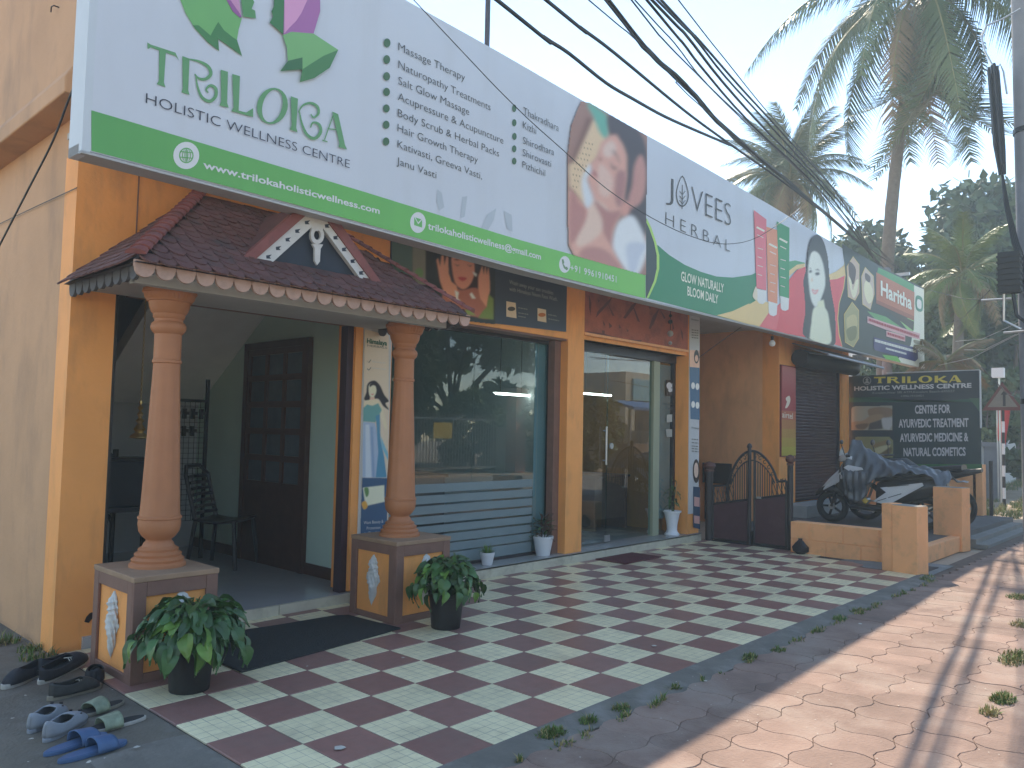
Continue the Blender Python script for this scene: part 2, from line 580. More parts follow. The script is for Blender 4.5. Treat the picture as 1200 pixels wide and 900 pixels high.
def tile_mat(name, rgb, line):
    m = M(name, rgb, .34, .12, 14, .0, rnd=.085, spec=.25, dirt=((.22, .18, .15), .42, 2.3))
    n = m.node_tree; N = n.nodes; L = n.links; b = N["Principled BSDF"]
    geo = [q for q in N if q.type == 'NEW_GEOMETRY'][0]
    sep = N.new("ShaderNodeSeparateXYZ"); L.new(geo.outputs["Position"], sep.inputs[0])
    outs = []
    for ax in (0, 1):
        a = N.new("ShaderNodeMath"); a.operation = 'MULTIPLY'; a.inputs[1].default_value = 1 / .06; L.new(sep.outputs[ax], a.inputs[0])
        f = N.new("ShaderNodeMath"); f.operation = 'FRACT'; L.new(a.outputs[0], f.inputs[0])
        c = N.new("ShaderNodeMath"); c.operation = 'LESS_THAN'; c.inputs[1].default_value = .055; L.new(f.outputs[0], c.inputs[0])
        outs.append(c.outputs[0])
    mx = N.new("ShaderNodeMath"); mx.operation = 'MAXIMUM'; L.new(outs[0], mx.inputs[0]); L.new(outs[1], mx.inputs[1])
    # grooves are worn away in places
    nz = N.new("ShaderNodeTexNoise"); nz.inputs["Scale"].default_value = 5; L.new(geo.outputs["Position"], nz.inputs["Vector"])
    mr = N.new("ShaderNodeMapRange"); mr.inputs[1].default_value = .35; mr.inputs[2].default_value = .65; mr.inputs[3].default_value = .35; mr.inputs[4].default_value = .9
    L.new(nz.outputs["Fac"], mr.inputs[0])
    mm = N.new("ShaderNodeMath"); mm.operation = 'MULTIPLY'; L.new(mx.outputs[0], mm.inputs[0]); L.new(mr.outputs[0], mm.inputs[1])
    src = b.inputs["Base Color"].links[0].from_socket
    mix = N.new("ShaderNodeMix"); mix.data_type = 'RGBA'; L.new(mm.outputs[0], mix.inputs[0]); L.new(src, mix.inputs[6]); mix.inputs[7].default_value = tuple(line) + (1,)
    L.new(mix.outputs[2], b.inputs["Base Color"])
    bu = N.new("ShaderNodeBump"); bu.inputs["Strength"].default_value = .35; bu.inputs["Distance"].default_value = .002; bu.invert = True
    L.new(mx.outputs[0], bu.inputs["Height"]); L.new(bu.outputs[0], b.inputs["Normal"])
    return m


CREAM = tile_mat("cream_floor_tile", (.84, .75, .48), (.27, .25, .2))
MAROON = tile_mat("maroon_floor_tile", (.30, .155, .13), (.25, .16, .14))
g = MB(); g.box((-1.2, 0, -.058), (6.75, 2.84, -.009), M("tile_bed_grout", (.06, .05, .045), .9, .2, 9))
structure(g, "forecourt_bed")
fore = thing("forecourt", (0, 0, 0), None, None); fore["kind"] = "structure"


def tile_mesh(mat, w=.3, h=.3):
    mb = MB(); a = w / 2 - .0021; c = h / 2 - .0021; e = .003
    v = [(-a + e, -c + e, 0), (a - e, -c + e, 0), (a - e, c - e, 0), (-a + e, c - e, 0), (-a, -c, -.003), (a, -c, -.003), (a, c, -.003), (-a, c, -.003)]
    v += [(x, y, -.009) for x, y, _ in v[4:]]
    mb.add(v, [(0, 1, 2, 3)] + [(4 + i, 4 + (i + 1) % 4, (i + 1) % 4, i) for i in range(4)] + [(8 + i, 8 + (i + 1) % 4, 4 + (i + 1) % 4, 4 + i) for i in range(4)], mat)
    return mb.mesh("tile")


tmc, tmm = tile_mesh(CREAM), tile_mesh(MAROON)
random.seed(3)
for i in range(-4, 22):
    for j in range(0, 9):
        xr = 6.0 + .62 * min(1, max(0, j * .3 / 1.5))
        if (i + 1) * .3 > xr + .16: continue
        cx, cy = i * .3 + .15, j * .3 + .15
        if -1.15 < cx < -.68 and 1.9 < cy < 2.46 and False: continue
        o = inst(tmc if (i + j) % 2 else tmm, "tile", fore, (cx, cy, random.uniform(-.0006, .0006)), (random.uniform(-.0015, .0015), random.uniform(-.0015, .0015), 0))
te = {1: tile_mesh(CREAM, .3, .1), 0: tile_mesh(MAROON, .3, .1)}
for i in range(-4, 22):
    inst(te[(i + 9) % 2], "tile", fore, (i * .3 + .15, 2.75, 0))

# ------------------------------------------------------------------ main shop building
F = 2.83
G = 3.05
b = thing("shop_building", (-1.22, F, 0), "orange single storey shop building with glass shopfront behind the long sign", "building")
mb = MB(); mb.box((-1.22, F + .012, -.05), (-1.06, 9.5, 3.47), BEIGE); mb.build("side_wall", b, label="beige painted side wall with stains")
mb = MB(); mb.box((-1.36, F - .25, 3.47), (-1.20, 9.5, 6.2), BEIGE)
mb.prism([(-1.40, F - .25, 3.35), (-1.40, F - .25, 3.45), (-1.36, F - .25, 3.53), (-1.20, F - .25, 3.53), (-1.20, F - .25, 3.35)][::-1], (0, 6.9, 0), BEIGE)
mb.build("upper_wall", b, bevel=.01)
mb = MB(); mb.box((-1.224, F, -.02), (-.96, F + .22, 3.1), ORANGE); mb.build("pier", b)
mb = MB(); mb.box((.925, F, .08), (1.30, F + .24, 2.4), ORANGE); mb.build("pier", b)
mb = MB(); mb.box((3.70, F, .1), (3.985, G + .05, 3.1), ORANGE); mb.build("pier", b)
mb = MB(); mb.box((6.23, F, .1), (6.52, G + .05, 3.1), ORANGE); mb.build("pier", b)
mb = MB(); mb.box((-.96, F + .002, 2.30), (.925, G, 3.1), ORANGE)
mb.box((.925, F + .002, 2.4), (3.70, G + .02, 3.1), ORANGE); mb.box((3.985, F + .03, 2.43), (6.23, G + .02, 3.1), ORANGE)
mb.box((-1.05, F - .24, 3.1), (12.5, G + 6.4, 3.24), SLAB)
mb.box((-1.19, F, 3.24), (12.5, G, 4.47), ORANGE)  # unseen parapet, lengthened and raised to stop sun leaking behind the sign
mb.build("lintel_wall", b)
mb = MB(); mb.box((-.138 - .72, F - .004, 2.3), (-.85, F, 3.09), BROWNTRIM); mb.build("wall_seam", b)
# back and dividing walls, room floors
DIM = M("dull_interior_plaster", (.6, .62, .62), .8, .06, 2)
mb = MB()
mb.box((-1.06, 9.4, 0), (6.5, 9.5, 3.1), DIM); mb.box((1.29, 6.6, .1), (3.76, 6.7, 3.1), DIM); mb.box((3.88, 7.4, .1), (6.38, 7.5, 3.1), DIM); mb.box((1.13, G + .1, .07), (1.29, 9.4, 3.1), GREENWALL)
mb.box((3.76, G + .1, .1), (3.88, 9.4, 3.1), DIM); mb.box((6.38, G + .06, -.05), (6.52, 9.4, 3.1), ORANGE)
mb.box((1.13, F + .24, .07), (1.298, G + .1, 2.29), GREENWALL)
mb.build("inner_wall", b)
mb = MB(); mb.box((-1.0, 6.0, .07), (1.13, 6.1, 3.1), M("back_room_wall", (.5, .52, .53), .8, .1, 2)); mb.build("back_wall", b)
FL = M("polished_grey_floor_tile", (.42, .43, .43), .12, .06, 4, spec=.5)
mb = MB(); mb.box((-1.06, F - .02, -.05), (.93, 9.4, .07), FL); mb.box((.93, F + .24, -.05), (1.13, 9.4, .07), FL)
mb.box((1.29, F + .12, -.05), (6.4, 9.4, .099), FL); mb.build("floor", b)
mb = MB(); mb.box((-.86, F + .03, 2.23), (.92, F + .1, 2.30), BROWNTRIM); mb.box((.865, F + .03, .071), (.925, F + .12, 2.23), M("dark_purple_steel", (.06, .035, .045), .5, .1, 9)); mb.box((-.96, F + .03, .071), (-.93, F + .12, 2.29), BLACK)
mb.build("shutter_channel", b)
# cream stone step under the shopfront
NOS = M("cream_step_stone", (.56, .53, .42), .45, .07, 9, dirt=((.25, .22, .17), .5, 6))
mb = MB(); mb.box((1.30, F - .03, -.05), (6.52, G + .06, .083), CONC); mb.build("plinth", b)
TOPS = M("grey_granite_step_top", (.33, .34, .33), .25, .12, 20)
x = 1.28
while x < 6.5:
    x2 = min(x + .62, 6.52)
    mb = MB(); mb.box((x + .002, F - .045, -.01), (x2 - .002, F - .03, .0975), NOS); mb.build("step_tile", b, bevel=.002)
    mb = MB(); mb.box((x + .001, F - .045, .083), (x2 - .001, G + .05, .0995), TOPS); mb.build("step_slab", b)
    x = x2
x = -.96
while x < 1.0:
    x2 = min(x + .62, 1.0)
    mb = MB(); mb.box((x + .002, F - .05, -.01), (x2 - .002, F - .02, .0725), NOS); mb.build("step_tile", b, bevel=.002)
    x = x2
# hole chipped in the pier and a wall hook
mb = MB(); q = at(105, 724, 'y', F)
mb.prism([(q.x + dx, F - .004, q.z + dz) for dx, dz in ((-.03, -.02), (-.02, .01), (.0, .03), (.028, .035), (.02, 0), (-.005, -.03))], (0, .003, 0), BLACK)
mb.build("chipped_hole", b)
mb = MB(); q = at(68, 10, 'x', -1.36)
mb.tube([q + Vector((.0, -.02, 0)), q + Vector((-.03, -.02, 0)), q + Vector((-.035, .01, .0)), q + Vector((-.03, .03, -.025))], .004, BLACK, 6)
mb.build("wall_hook", b)

# ---- shop window
FRAME = M("dark_aluminium_frame", (.045, .04, .045), .4, .1, 8, metal=.3)
GL = glass("shop_glass")
mb = MB()
mb.box((1.30, G - .03, 2.345), (3.70, G + .03, 2.42), FRAME); mb.box((1.30, G - .03, .1), (1.36, G + .03, 2.345), FRAME)
mb.box((3.64, G - .03, .1), (3.70, G + .03, 2.345), FRAME); mb.box((1.36, G - .025, .1), (3.64, G + .025, .125), FRAME)
wf = mb.build("window_frame", b)
for xa, xb in ((1.36, 2.497), (2.503, 3.64)):
    mb = MB(); mb.box((xa, G - .005, .125), (xb, G + .005, 2.345), GL); mb.build("pane", wf)
FROST = M("frosted_window_film", (.30, .38, .40), .55, .05, 4)
_n = FROST.node_tree; _t = _n.nodes.new("ShaderNodeBsdfTransparent"); _m = _n.nodes.new("ShaderNodeMixShader"); _m.inputs[0].default_value = .55
_n.links.new(_t.outputs[0], _m.inputs[1]); _n.links.new(_n.nodes["Principled BSDF"].outputs[0], _m.inputs[2]); _n.links.new(_m.outputs[0], _n.nodes["Material Output"].inputs[0])
z = .13
zs = [(.13, .235), (.25, .325), (.34, .415), (.435, .505), (.525, .595), (.615, .69), (.71, .785), (.81, .89)]
for za, zb in zs:
    mb = MB(); mb.box((1.37, G - .009, za), (3.40, G - .0065, zb), FROST); mb.build("frosted_stripe", wf)
mb = MB(); mb.box((3.44, G + .02, .13), (3.635, G + .025, 2.34), M("pale_blue_window_board", (.33, .45, .48), .6, .06, 3)); mb.build("window_board", wf)
mb = MB(); mb.box((1.30, F + .02, 2.38), (3.70, G - .03, 2.42), BROWNTRIM); mb.box((3.60, F + .1, .1), (3.70, G - .031, 2.38), BROWNTRIM)
mb.build("window_reveal", b)
# ---- glass doors
mb = MB()
mb.box((3.985, G - .04, 2.33), (6.23, G + .04, 2.43), FRAME); mb.box((3.985, G - .03, .1), (4.01, G + .03, 2.33), FRAME); mb.box((6.18, G - .03, .1), (6.23, G + .03, 2.33), FRAME)
mb.box((3.985, F + .05, 2.43), (6.23, G - .04, 2.47), FRAME)
df = mb.build("door_frame", b)
mb = MB(); mb.box((4.01, G - .006, .115), (4.745, G + .006, 2.33), GL); d = mb.build("glass_door", b)
mb = MB(); mb.tube([(4.66, G - .05, 1.02), (4.66, G - .05, 1.47)], .013, STEEL, 10)
for z in (1.07, 1.42): mb.tube([(4.66, G - .05, z), (4.66, G - .006, z)], .008, STEEL, 8)
mb.build("door_handle", d)
mb = MB(); mb.tube([(4.80, G - .03, 1.24), (4.80, G - .013, 1.24)], .036, STEEL, 20); mb.build("lock", d)
mb = MB(); mb.box((4.70, G - .02, .118), (4.80, G - .0065, .19), STEEL); mb.build("hinge_plate", d)
mb = MB(); mb.box((4.755, G + .014, .115), (5.72, G + .024, 2.33), GL); mb.build("glass_door", b)
mb = MB(); mb.box((5.72, G - .02, .1), (5.86, G + .05, 2.33), M("pale_olive_door_post", (.36, .38, .26), .6, .06, 4)); mb.build("door_post", b)
mb = MB(); mb.box((5.86, G - .006, .105), (6.18, G + .006, 2.33), GL); mb.build("pane", df)
mb = MB(); mb.box((5.87, G + .012, .3), (6.17, G + .018, 2.30), M("grey_display_board", (.36, .39, .40), .6, .05, 4)); mb.build("display_board", b)
SF = Surf((0, G - .008, 0), (1, 0, 0), (0, 0, 1))
w8 = (176, 190, 214)
shapes("door_decal", b, SF, [((60, 62, 66), [(780, 445), (793, 446), (793, 464), (780, 464)]), (w8, disc(784, 452, 3, 4)), (w8, disc(789.5, 452, 3, 4)), (w8, disc(785, 457, 2.2, 2.6)), (w8, disc(788.5, 457, 2.2, 2.6)),
    ((70, 85, 110), [(787, 521), (793, 521), (793, 537), (787, 537)]), ((150, 165, 180), [(781, 486), (792, 485), (792, 494), (781, 495)]), ((140, 155, 170), [(780, 503), (791, 503), (790, 512), (781, 512)])], base=.001, step=.0006)
letters_multi(b, SF, [("1935", (781.5, 463), (791.5, 463), 3), ("Inspiration. Truth", (777, 474), (795, 475.5), 3), ("True Living", (780, 479.5), (793, 480.5), 3)], (90, 95, 105), .01, .006)

# ---- inside: lit tubes, desk, counters
E_TUBE = emit("lit_tube", (1, .97, .92), 3.2)
for (u1, u2, v, Y, lab) in ((581, 620, 461, 3.42, "white lit tube light behind the shop window"), (683, 716, 461, 3.9, "white lit tube light inside the glass door shop")):
    p = at(u1, v, 'y', Y); q = at(u2, v, 'y', Y)
    t = thing("tube_light", (p.x, Y, p.z), lab, "lamp")
    mb = MB(); mb.tube([(p.x, Y, p.z), (q.x, Y, p.z)], .013, E_TUBE, 10); mb.build("tube", t)
    mb = MB(); mb.box((p.x - .03, Y + .016, p.z + .004), (q.x + .03, Y + .05, p.z + .018), STEEL); mb.build("batten", t)
    mb = MB()
    for xx in (p.x + .1, q.x - .1): mb.tube([(xx, Y + .03, p.z + .03), (xx, Y + .03, 3.1)], .004, BLACK, 6)
    mb.build("hanging_rod", t)
DESKM = M("brown_desk_laminate", (.22, .13, .09), .5, .15, 9)
t = thing("reception_desk", (5.6, 3.9, .1), "brown reception desk seen through the glass door", "desk")
mb = MB(); mb.box((5.45, 3.75, .1), (5.50, 4.5, .80), DESKM); mb.box((6.15, 3.75, .1), (6.2, 4.5, .8), DESKM); mb.build("side_panel", t)
mb = MB(); mb.box((5.42, 3.72, .80), (6.23, 4.53, .83), DESKM); mb.build("desk_top", t)
mb = MB(); mb.box((5.5, 3.76, .25), (6.15, 3.78, .79), DESKM); mb.build("front_panel", t)
t = thing("display_counter", (2.9, 4.4, .1), "dark display counter standing behind the shop window", "counter")
mb = MB(); mb.box((1.9, 4.3, .1), (3.3, 4.8, .85), M("dark_counter", (.06, .055, .06), .4, .1, 6)); mb.build("cabinet", t)
mb = MB(); mb.box((1.87, 4.27, .85), (3.33, 4.83, .88), DESKM); mb.build("counter_top", t)
t = thing("steel_shelf", (2.2, 8.9, .1), "dark shelf unit against the back wall behind the shop window", "shelf")
mb = MB()
for k in range(5): mb.box((1.6, 8.9, .3 + k * .42), (3.6, 9.3, .33 + k * .42), BLACK)
mb.build("shelf_board", t)
mb = MB()
for xx in (1.6, 2.6, 3.57):
    mb.box((xx, 8.88, .1), (xx + .03, 8.9, 2.1), BLACK)
mb.build("upright", t)

# ------------------------------------------------------------------ room behind the porch
SO = Surf((1.125, 0, 0), (0, -1, 0), (0, 0, 1))
W = 1.128
def wp(u, v, x=W - .0): return at(u, v, 'x', x)
t = thing("panelled_door", (W, 4.3, .07), "dark brown wooden door with glass panes in the green room wall", "door")
y0, y1, z0, z1 = 3.76, 4.93, .072, 2.22
mb = MB(); mb.box((W - .05, y0, z0), (W - .002, y0 + .07, z1), DWOOD); mb.box((W - .05, y1 - .07, z0), (W - .002, y1, z1), DWOOD); mb.box((W - .049, y0 + .07, z1 - .07), (W - .002, y1 - .07, z1), DWOOD)
mb.build("door_frame", t)
mb = MB(); mb.box((W - .035, y0 + .07, z0), (W - .003, y1 - .07, .80), DWOOD)
for k in range(6):
    z = .80 + k * (z1 - .07 - .80 - .06) / 5
    mb.box((W - .04, y0 + .07, z), (W - .004, y1 - .07, z + .06), DWOOD)
for k in range(4):
    y = y0 + .07 + k * (y1 - y0 - .14 - .05) / 3
    mb.box((W - .0385, y, .80), (W - .0045, y + .05, z1 - .07), DWOOD)
leaf = mb.build("door_leaf", t)
PG = M("dim_door_glass", (.11, .13, .15), .25, .15, 5)
for k in range(5):
    for i in range(3):
        z = .86 + k * (z1 - .07 - .80 - .06) / 5; y = y0 + .12 + i * (y1 - y0 - .14 - .05) / 3
        mb = MB(); mb.box((W - .02, y, z), (W - .014, y + (y1 - y0 - .34) / 3 + .02, z + .21), PG); mb.build("pane", leaf)
mb = MB(); mb.box((W - .02, G + .1, .071), (W - .001, 3.76, .17), DWOOD); mb.build("skirting", b); mb = MB(); mb.box((W - .02, 4.93, .071), (W - .001, 5.99, .17), DWOOD); mb.build("skirting", b)
# staircase underside
t = thing("staircase", (.5, 5.5, .07), "pale sloping underside of a staircase inside the room", "stairs")
m = (2.589 - 1.87) / (4.484 - 5.577)
ya, yb = 5.98, 3.6
za = 1.87 + m * (ya - 5.577); zb = 1.87 + m * (yb - 5.577)
SOF = M("pale_grey_soffit", (.82, .84, .83), .7, .07, 3)
mb = MB(); mb.prism([(.02, ya, za), (.02, yb, zb), (.02, yb, zb + .16), (.02, ya, za + .16)], (1.105, 0, 0), SOF)
mb.build("flight_slab", t)
mb = MB()
for k in range(3):
    mb.tube([(-.75, 5.2, 1.75 - k * .28), (-.02, 5.2, 1.05 - k * .28)], .022, BLACK, 8)
mb.tube([(-.02, 5.2, .07), (-.02, 5.2, 1.15)], .025, BLACK, 8); mb.tube([(-.76, 5.2, .07), (-.76, 5.2, 1.85)], .025, BLACK, 8)
mb.build("handrail", t)
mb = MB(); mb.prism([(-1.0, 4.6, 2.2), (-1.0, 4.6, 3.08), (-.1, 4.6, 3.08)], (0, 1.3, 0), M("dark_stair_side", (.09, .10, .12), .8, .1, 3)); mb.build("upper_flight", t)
# wire grid rack
t = thing("wire_display_rack", (.45, 5.15, .07), "black wire grid rack with hooks against the dark room back", "rack")
mb = MB(); X0, X1 = .33, .80; Y = 5.15
for k in range(10): mb.tube([(X0 + k * (X1 - X0) / 9, Y, .45), (X0 + k * (X1 - X0) / 9, Y, 1.62)], .003, BLACK, 4)
for k in range(24): mb.tube([(X0, Y, .45 + k * .0508), (X1, Y, .45 + k * .0508)], .003, BLACK, 4)
mb.build("wire_grid", t)
mb = MB(); mb.box((X1, Y - .015, .07), (X1 + .03, Y + .015, 1.85), BLACK); mb.box((X0 - .03, Y - .015, .07), (X0, Y + .015, 1.65), BLACK); mb.box((X0, Y - .013, 1.62), (X1, Y + .013, 1.645), BLACK); mb.build("rack_frame", t)
random.seed(4)
for k in range(9):
    xx = X0 + .06 + (k % 5) * .085; zz = 1.45 - (k // 5) * .17
    mb = MB(); mb.box((xx, Y - .05, zz), (xx + .03, Y - .01, zz + .1), BLACK); mb.box((xx - .01, Y - .07, zz + .04), (xx + .045, Y - .04, zz + .07), BLACK); mb.build("hook", t)
# chair
t = thing("plastic_chair", (.78, 4.62, .07), "dark plastic chair with slatted back beside the brown door", "chair", rz=R_(35))
CH = M("dark_plastic", (.035, .037, .042), .35, .05, 5)
mb = MB(); mb.grid(lambda a, c: ((a - .5) * .42, (c - .5) * .42, .43 + .03 * (2 * c - 1) ** 2 - .015 * math.cos(math.pi * (a - .5))), 6, 6, CH)
so = mb.build("seat", t, smooth=True, local=True); so.modifiers.new("s", 'SOLIDIFY').thickness = .02
for k in range(7):
    z = .50 + k * .055; y = .2 + k * .02
    mb = MB(); mb.tube([(-.17, y - .02, z), (0, y + .025, z), (.17, y - .02, z)], .018, CH, 6); mb.build("back_slat", t, local=True)
mb = MB(); mb.tube([(-.19, .19, .43), (-.2, .3, .85), (-.12, .345, .93), (.12, .345, .93), (.2, .3, .85), (.19, .19, .43)], .02, CH, 8); mb.build("back_frame", t, local=True)
for sx_, sy_ in ((-1, -1), (1, -1), (-1, 1), (1, 1)):
    mb = MB(); mb.tube([(sx_ * .19, sy_ * .19, .43), (sx_ * .23, sy_ * .24, .0)], .02, CH, 6); mb.build("leg", t, local=True)
# low table with papers
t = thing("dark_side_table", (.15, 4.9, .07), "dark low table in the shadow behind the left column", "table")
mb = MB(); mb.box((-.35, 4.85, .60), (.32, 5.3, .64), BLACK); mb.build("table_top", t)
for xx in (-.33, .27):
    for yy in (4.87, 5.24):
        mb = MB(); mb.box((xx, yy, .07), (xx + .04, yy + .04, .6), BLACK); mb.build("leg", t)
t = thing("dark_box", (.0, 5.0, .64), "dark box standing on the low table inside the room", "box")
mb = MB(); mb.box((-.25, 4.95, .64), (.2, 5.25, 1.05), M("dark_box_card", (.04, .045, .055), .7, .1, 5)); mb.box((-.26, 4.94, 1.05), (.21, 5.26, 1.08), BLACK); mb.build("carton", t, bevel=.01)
# hanging brass bell lamp
BR = M("brass", (.55, .40, .16), .3, .15, 12, metal=.9)
p = at(163, 513, 'y', 3.2)
t = thing("hanging_brass_lamp", (p.x, 3.2, 2.23), "brass lamp hanging on a chain behind the left column", "hanging lamp")
mb = MB()
for k in range(40):
    z = 2.28 - k * .0195
    if z < p.z + .26: break
    a = k % 2
    mb.tube([(p.x + .006 * math.cos(q * math.pi / 3) * (1 - a), 3.2 + .006 * math.cos(q * math.pi / 3) * a, z + .012 * math.sin(q * math.pi / 3)) for q in range(7)], .002, BR, 4, caps=False)
mb.build("chain", t)
mb = MB(); mb.lathe([(.004, .27), (.012, .25), (.006, .23), (.018, .21), (.006, .19), (.022, .165), (.01, .14), (.03, .12), (.016, .10), (.04, .06), (.028, .04), (.06, .015), (.065, .0), (.02, -.01)], (p.x, 3.2, p.z), BR, 18); mb.build("bell", t, smooth=True)

# ------------------------------------------------------------------ entrance porch
porch = thing("entrance_porch", (-1.1, 1.75, 0), "small tiled entrance porch with scalloped eave on two turned columns", "porch")
def pedestal(x0, x1, y0, y1, h):
    m1 = MB(); e = .018
    m1.box((x0 + e, y0 + e, -.01), (x1 - e, y1, h - .03), ORANGE)
    body = m1.build("pedestal", porch)
    fr = MB(); wd = .07
    # corner posts and rails
    for xa in (x0, x1 - wd): fr.box((xa, y0, -.01), (xa + wd, y0 + e, h - .03), BROWNTRIM)
    fr.box((x0 + wd, y0 + .001, h - .11), (x1 - wd, y0 + e, h - .03), BROWNTRIM); fr.box((x0 + wd, y0 + .001, -.01), (x1 - wd, y0 + e, .05), BROWNTRIM)
    for ya in (y0 + e, y1 - wd): fr.box((x0, ya, -.01), (x0 + e, ya + wd, h - .03), BROWNTRIM)
    fr.box((x0 + .001, y0 + e + wd, h - .10), (x0 + e, y1 - wd, h - .03), BROWNTRIM); fr.box((x0 + .001, y0 + e + wd, -.01), (x0 + e, y1 - wd, .04), BROWNTRIM)
    fr.box((x1 - e, y0 + e, -.01), (x1, y1, h - .03), BROWNTRIM)
    fr.box((x0 - .004, y0 - .004, h - .03), (x1 + .004, y1 + .002, h), M("brown_cap_top", (.34, .22, .14), .7, .15, 7, .2, 50))
    fr.build("panel_frame", body, bevel=.004)
    # shell reliefs
    SH = M("white_plaster_shell", (.62, .61, .58), .7, .08, 30, .2, 90)
    def shell(c, u, s=1.0):
        m2 = MB(); n = 40; seg = 18; vs = []
        for i in range(n + 1):
            t_ = i / n; z = .16 - .36 * t_
            wbase = (.012 + .30 * t_) if t_ < .16 else (.062 * (1 - ((t_ - .33) / .67) ** 2) ** .8 if t_ > .33 else .048 + .014 * (t_ - .16) / .17)
            wbase *= 1 - (.22 if t_ < .33 else .10) * abs(math.sin(t_ * 38 if t_ < .33 else t_ * 30))
            wbase = max(.004, wbase) * s
            for j in range(seg + 1):
                a = math.pi * j / seg
                rr = wbase * (1 + .16 * math.sin(16 * t_ + 3 * a) + .12 * math.cos(11 * a + 24 * t_))
                off = u * (rr * math.cos(a)) + Vector((0, 0, z * s + .012 * math.cos(a)))
                nn = Vector((0, -1, 0)) if abs(u.x) > .5 else Vector((-1, 0, 0))
                vs.append(c + off + nn * (.62 * rr * math.sin(a) + .001) + u * (.02 * math.sin(3 * t_) * s))
        fs = [(i * (seg + 1) + j, i * (seg + 1) + j + 1, (i + 1) * (seg + 1) + j + 1, (i + 1) * (seg + 1) + j) for i in range(n) for j in range(seg)]
        m2.add(vs, fs, SH); m2.build("shell_relief", body, smooth=True, label="white spiral shell relief")
    shell(Vector(((x0 + x1) / 2 + .02, y0 + e - .001, h * .53)), Vector((1, 0, 0)))
    shell(Vector((x0 + e - .001, (y0 + y1) / 2 + .02, h * .50)), Vector((0, -1, 0)))
    return body
pedestal(-1.135, -.66, 1.90, 2.47, .57)
pedestal(.72, 1.24, 1.975, 2.52, .585)
COLP = [(.155, 0), (.155, .018), (.14, .03), (.145, .045), (.125, .06), (.13, .075), (.108, .09), (.112, .103), (.088, .118), (.082, .135), (.07, .148), (.07, .155),
        (.092, .175), (.112, .205), (.118, .245), (.116, .272), (.121, .278), (.121, .288), (.112, .294)]
SH_ = [(.111 - .036 * t_, .294 + (1.185 - .294) * t_) for t_ in [i / 12 for i in range(1, 13)]]
TOPC = [(.082, 1.190), (.082, 1.205), (.076, 1.210), (.076, 1.36), (.084, 1.368), (.096, 1.385), (.1, 1.405), (.094, 1.425), (.08, 1.435), (.08, 1.45), (.088, 1.46), (.09, 1.48), (.1, 1.49), (.112, 1.52),
        (.116, 1.55), (.126, 1.555), (.128, 1.565), (.134, 1.57), (.142, 1.60), (.15, 1.605), (.15, 1.625), (.132, 1.635), (.128, 1.65), (.135, 1.665), (.15, 1.69), (.16, 1.70)]
def column(cx, cy, z0, top):
    k = (top - z0) / 1.70
    prof = [(r, z * k) for r, z in COLP + SH_ + TOPC]
    def fl(a, z):
        z /= k
        if .32 < z < 1.15: return 1 - .035 * (abs(math.sin(4 * a)) ** 6 > .55) * min(1, (z - .32) * 20, (1.15 - z) * 20)
        if 1.56 < z < 1.61: return 1 + .03 * math.cos(30 * a)
        return 1
    m1 = MB(); m1.lathe(prof, (cx, cy, z0), TERRA, 64, fn=fl)
    m1.build("column", porch, smooth=True)
column(-.885, 2.2, .568, 2.27)
column(.965, 2.25, .583, 2.27)
EA, TL, TR = 1.75, Vector((-.42, 2.83, 3.03)), Vector((.50, 2.83, 3.03))
EL_, ER_ = Vector((-1.27, EA, 2.275)), Vector((1.19, EA, 2.275))
mb = MB(); mb.box((-1.2, 1.86, 2.225), (1.13, F, 2.272), SLAB); mb.box((-1.19, 1.95, 2.17), (1.12, 2.02, 2.225), SLAB); mb.build("porch_ceiling", porch)
ROOFB = M("roof_underlay_cement", (.10, .075, .07), .9, .15, 6)
mb = MB()
dn = Vector((0, 0, -.03))
BL = Vector((EL_.x, F - .002, 2.275)); BRr = Vector((ER_.x, F - .002, 2.275))
TLm, TRm = TL - Vector((0, .002, 0)), TR - Vector((0, .002, 0))
mb.add([EL_ + dn, ER_ + dn, TRm + dn, TLm + dn, BL + dn, BRr + dn], [(0, 1, 2, 3), (4, 0, 3), (1, 5, 2), (0, 4, 5, 1), (4, 3, 2, 5)], ROOFB)
mb.build("roof_deck", porch)
RT = M("maroon_roof_tile", (.14, .062, .055), .8, .2, 14, .25, 70, dirt=((.05, .048, .05), .8, 5.0), rnd=.16)
def rtile(w, l, th=.010):
    m1 = MB()
    pr = [(-w / 2, l * .0, 0), (-w / 2, -l * .55, 0), (-w * .36, -l * .82, 0), (-w * .15, -l * .97, 0), (w * .15, -l * .97, 0), (w * .36, -l * .82, 0), (w / 2, -l * .55, 0), (w / 2, 0, 0)]
    m1.prism(pr, (0, 0, th), RT)
    return m1.mesh("roof_tile")
rt = rtile(.094, .125)
sl = math.atan2(3.03 - 2.275, 1.08); LN = math.hypot(1.08, .755)
random.seed(9); row = 0; n_t = 0; extra = MB()
s = .06
while s < LN - .02:
    t_ = s / LN
    xa = EL_.x + .85 * t_; xb = ER_.x - .69 * t_
    y = EA + 1.08 * t_; z = 2.275 + .755 * t_
    x = xa + (.048 if row % 2 else .0) + .03
    while x < xb - .02:
        inside_gable = abs(x + .06) < .42 * max(0, (2.83 - z) / .4) and z > 2.47
        if not inside_gable:
            inst(rt, "roof_tile", porch, (x, y, z - .008 + random.uniform(-.002, .002)), (sl - .07 + random.uniform(-.02, .02), random.uniform(-.02, .02), random.uniform(-.03, .03))); n_t += 1
        x += .0985
    s += .079; row += 1
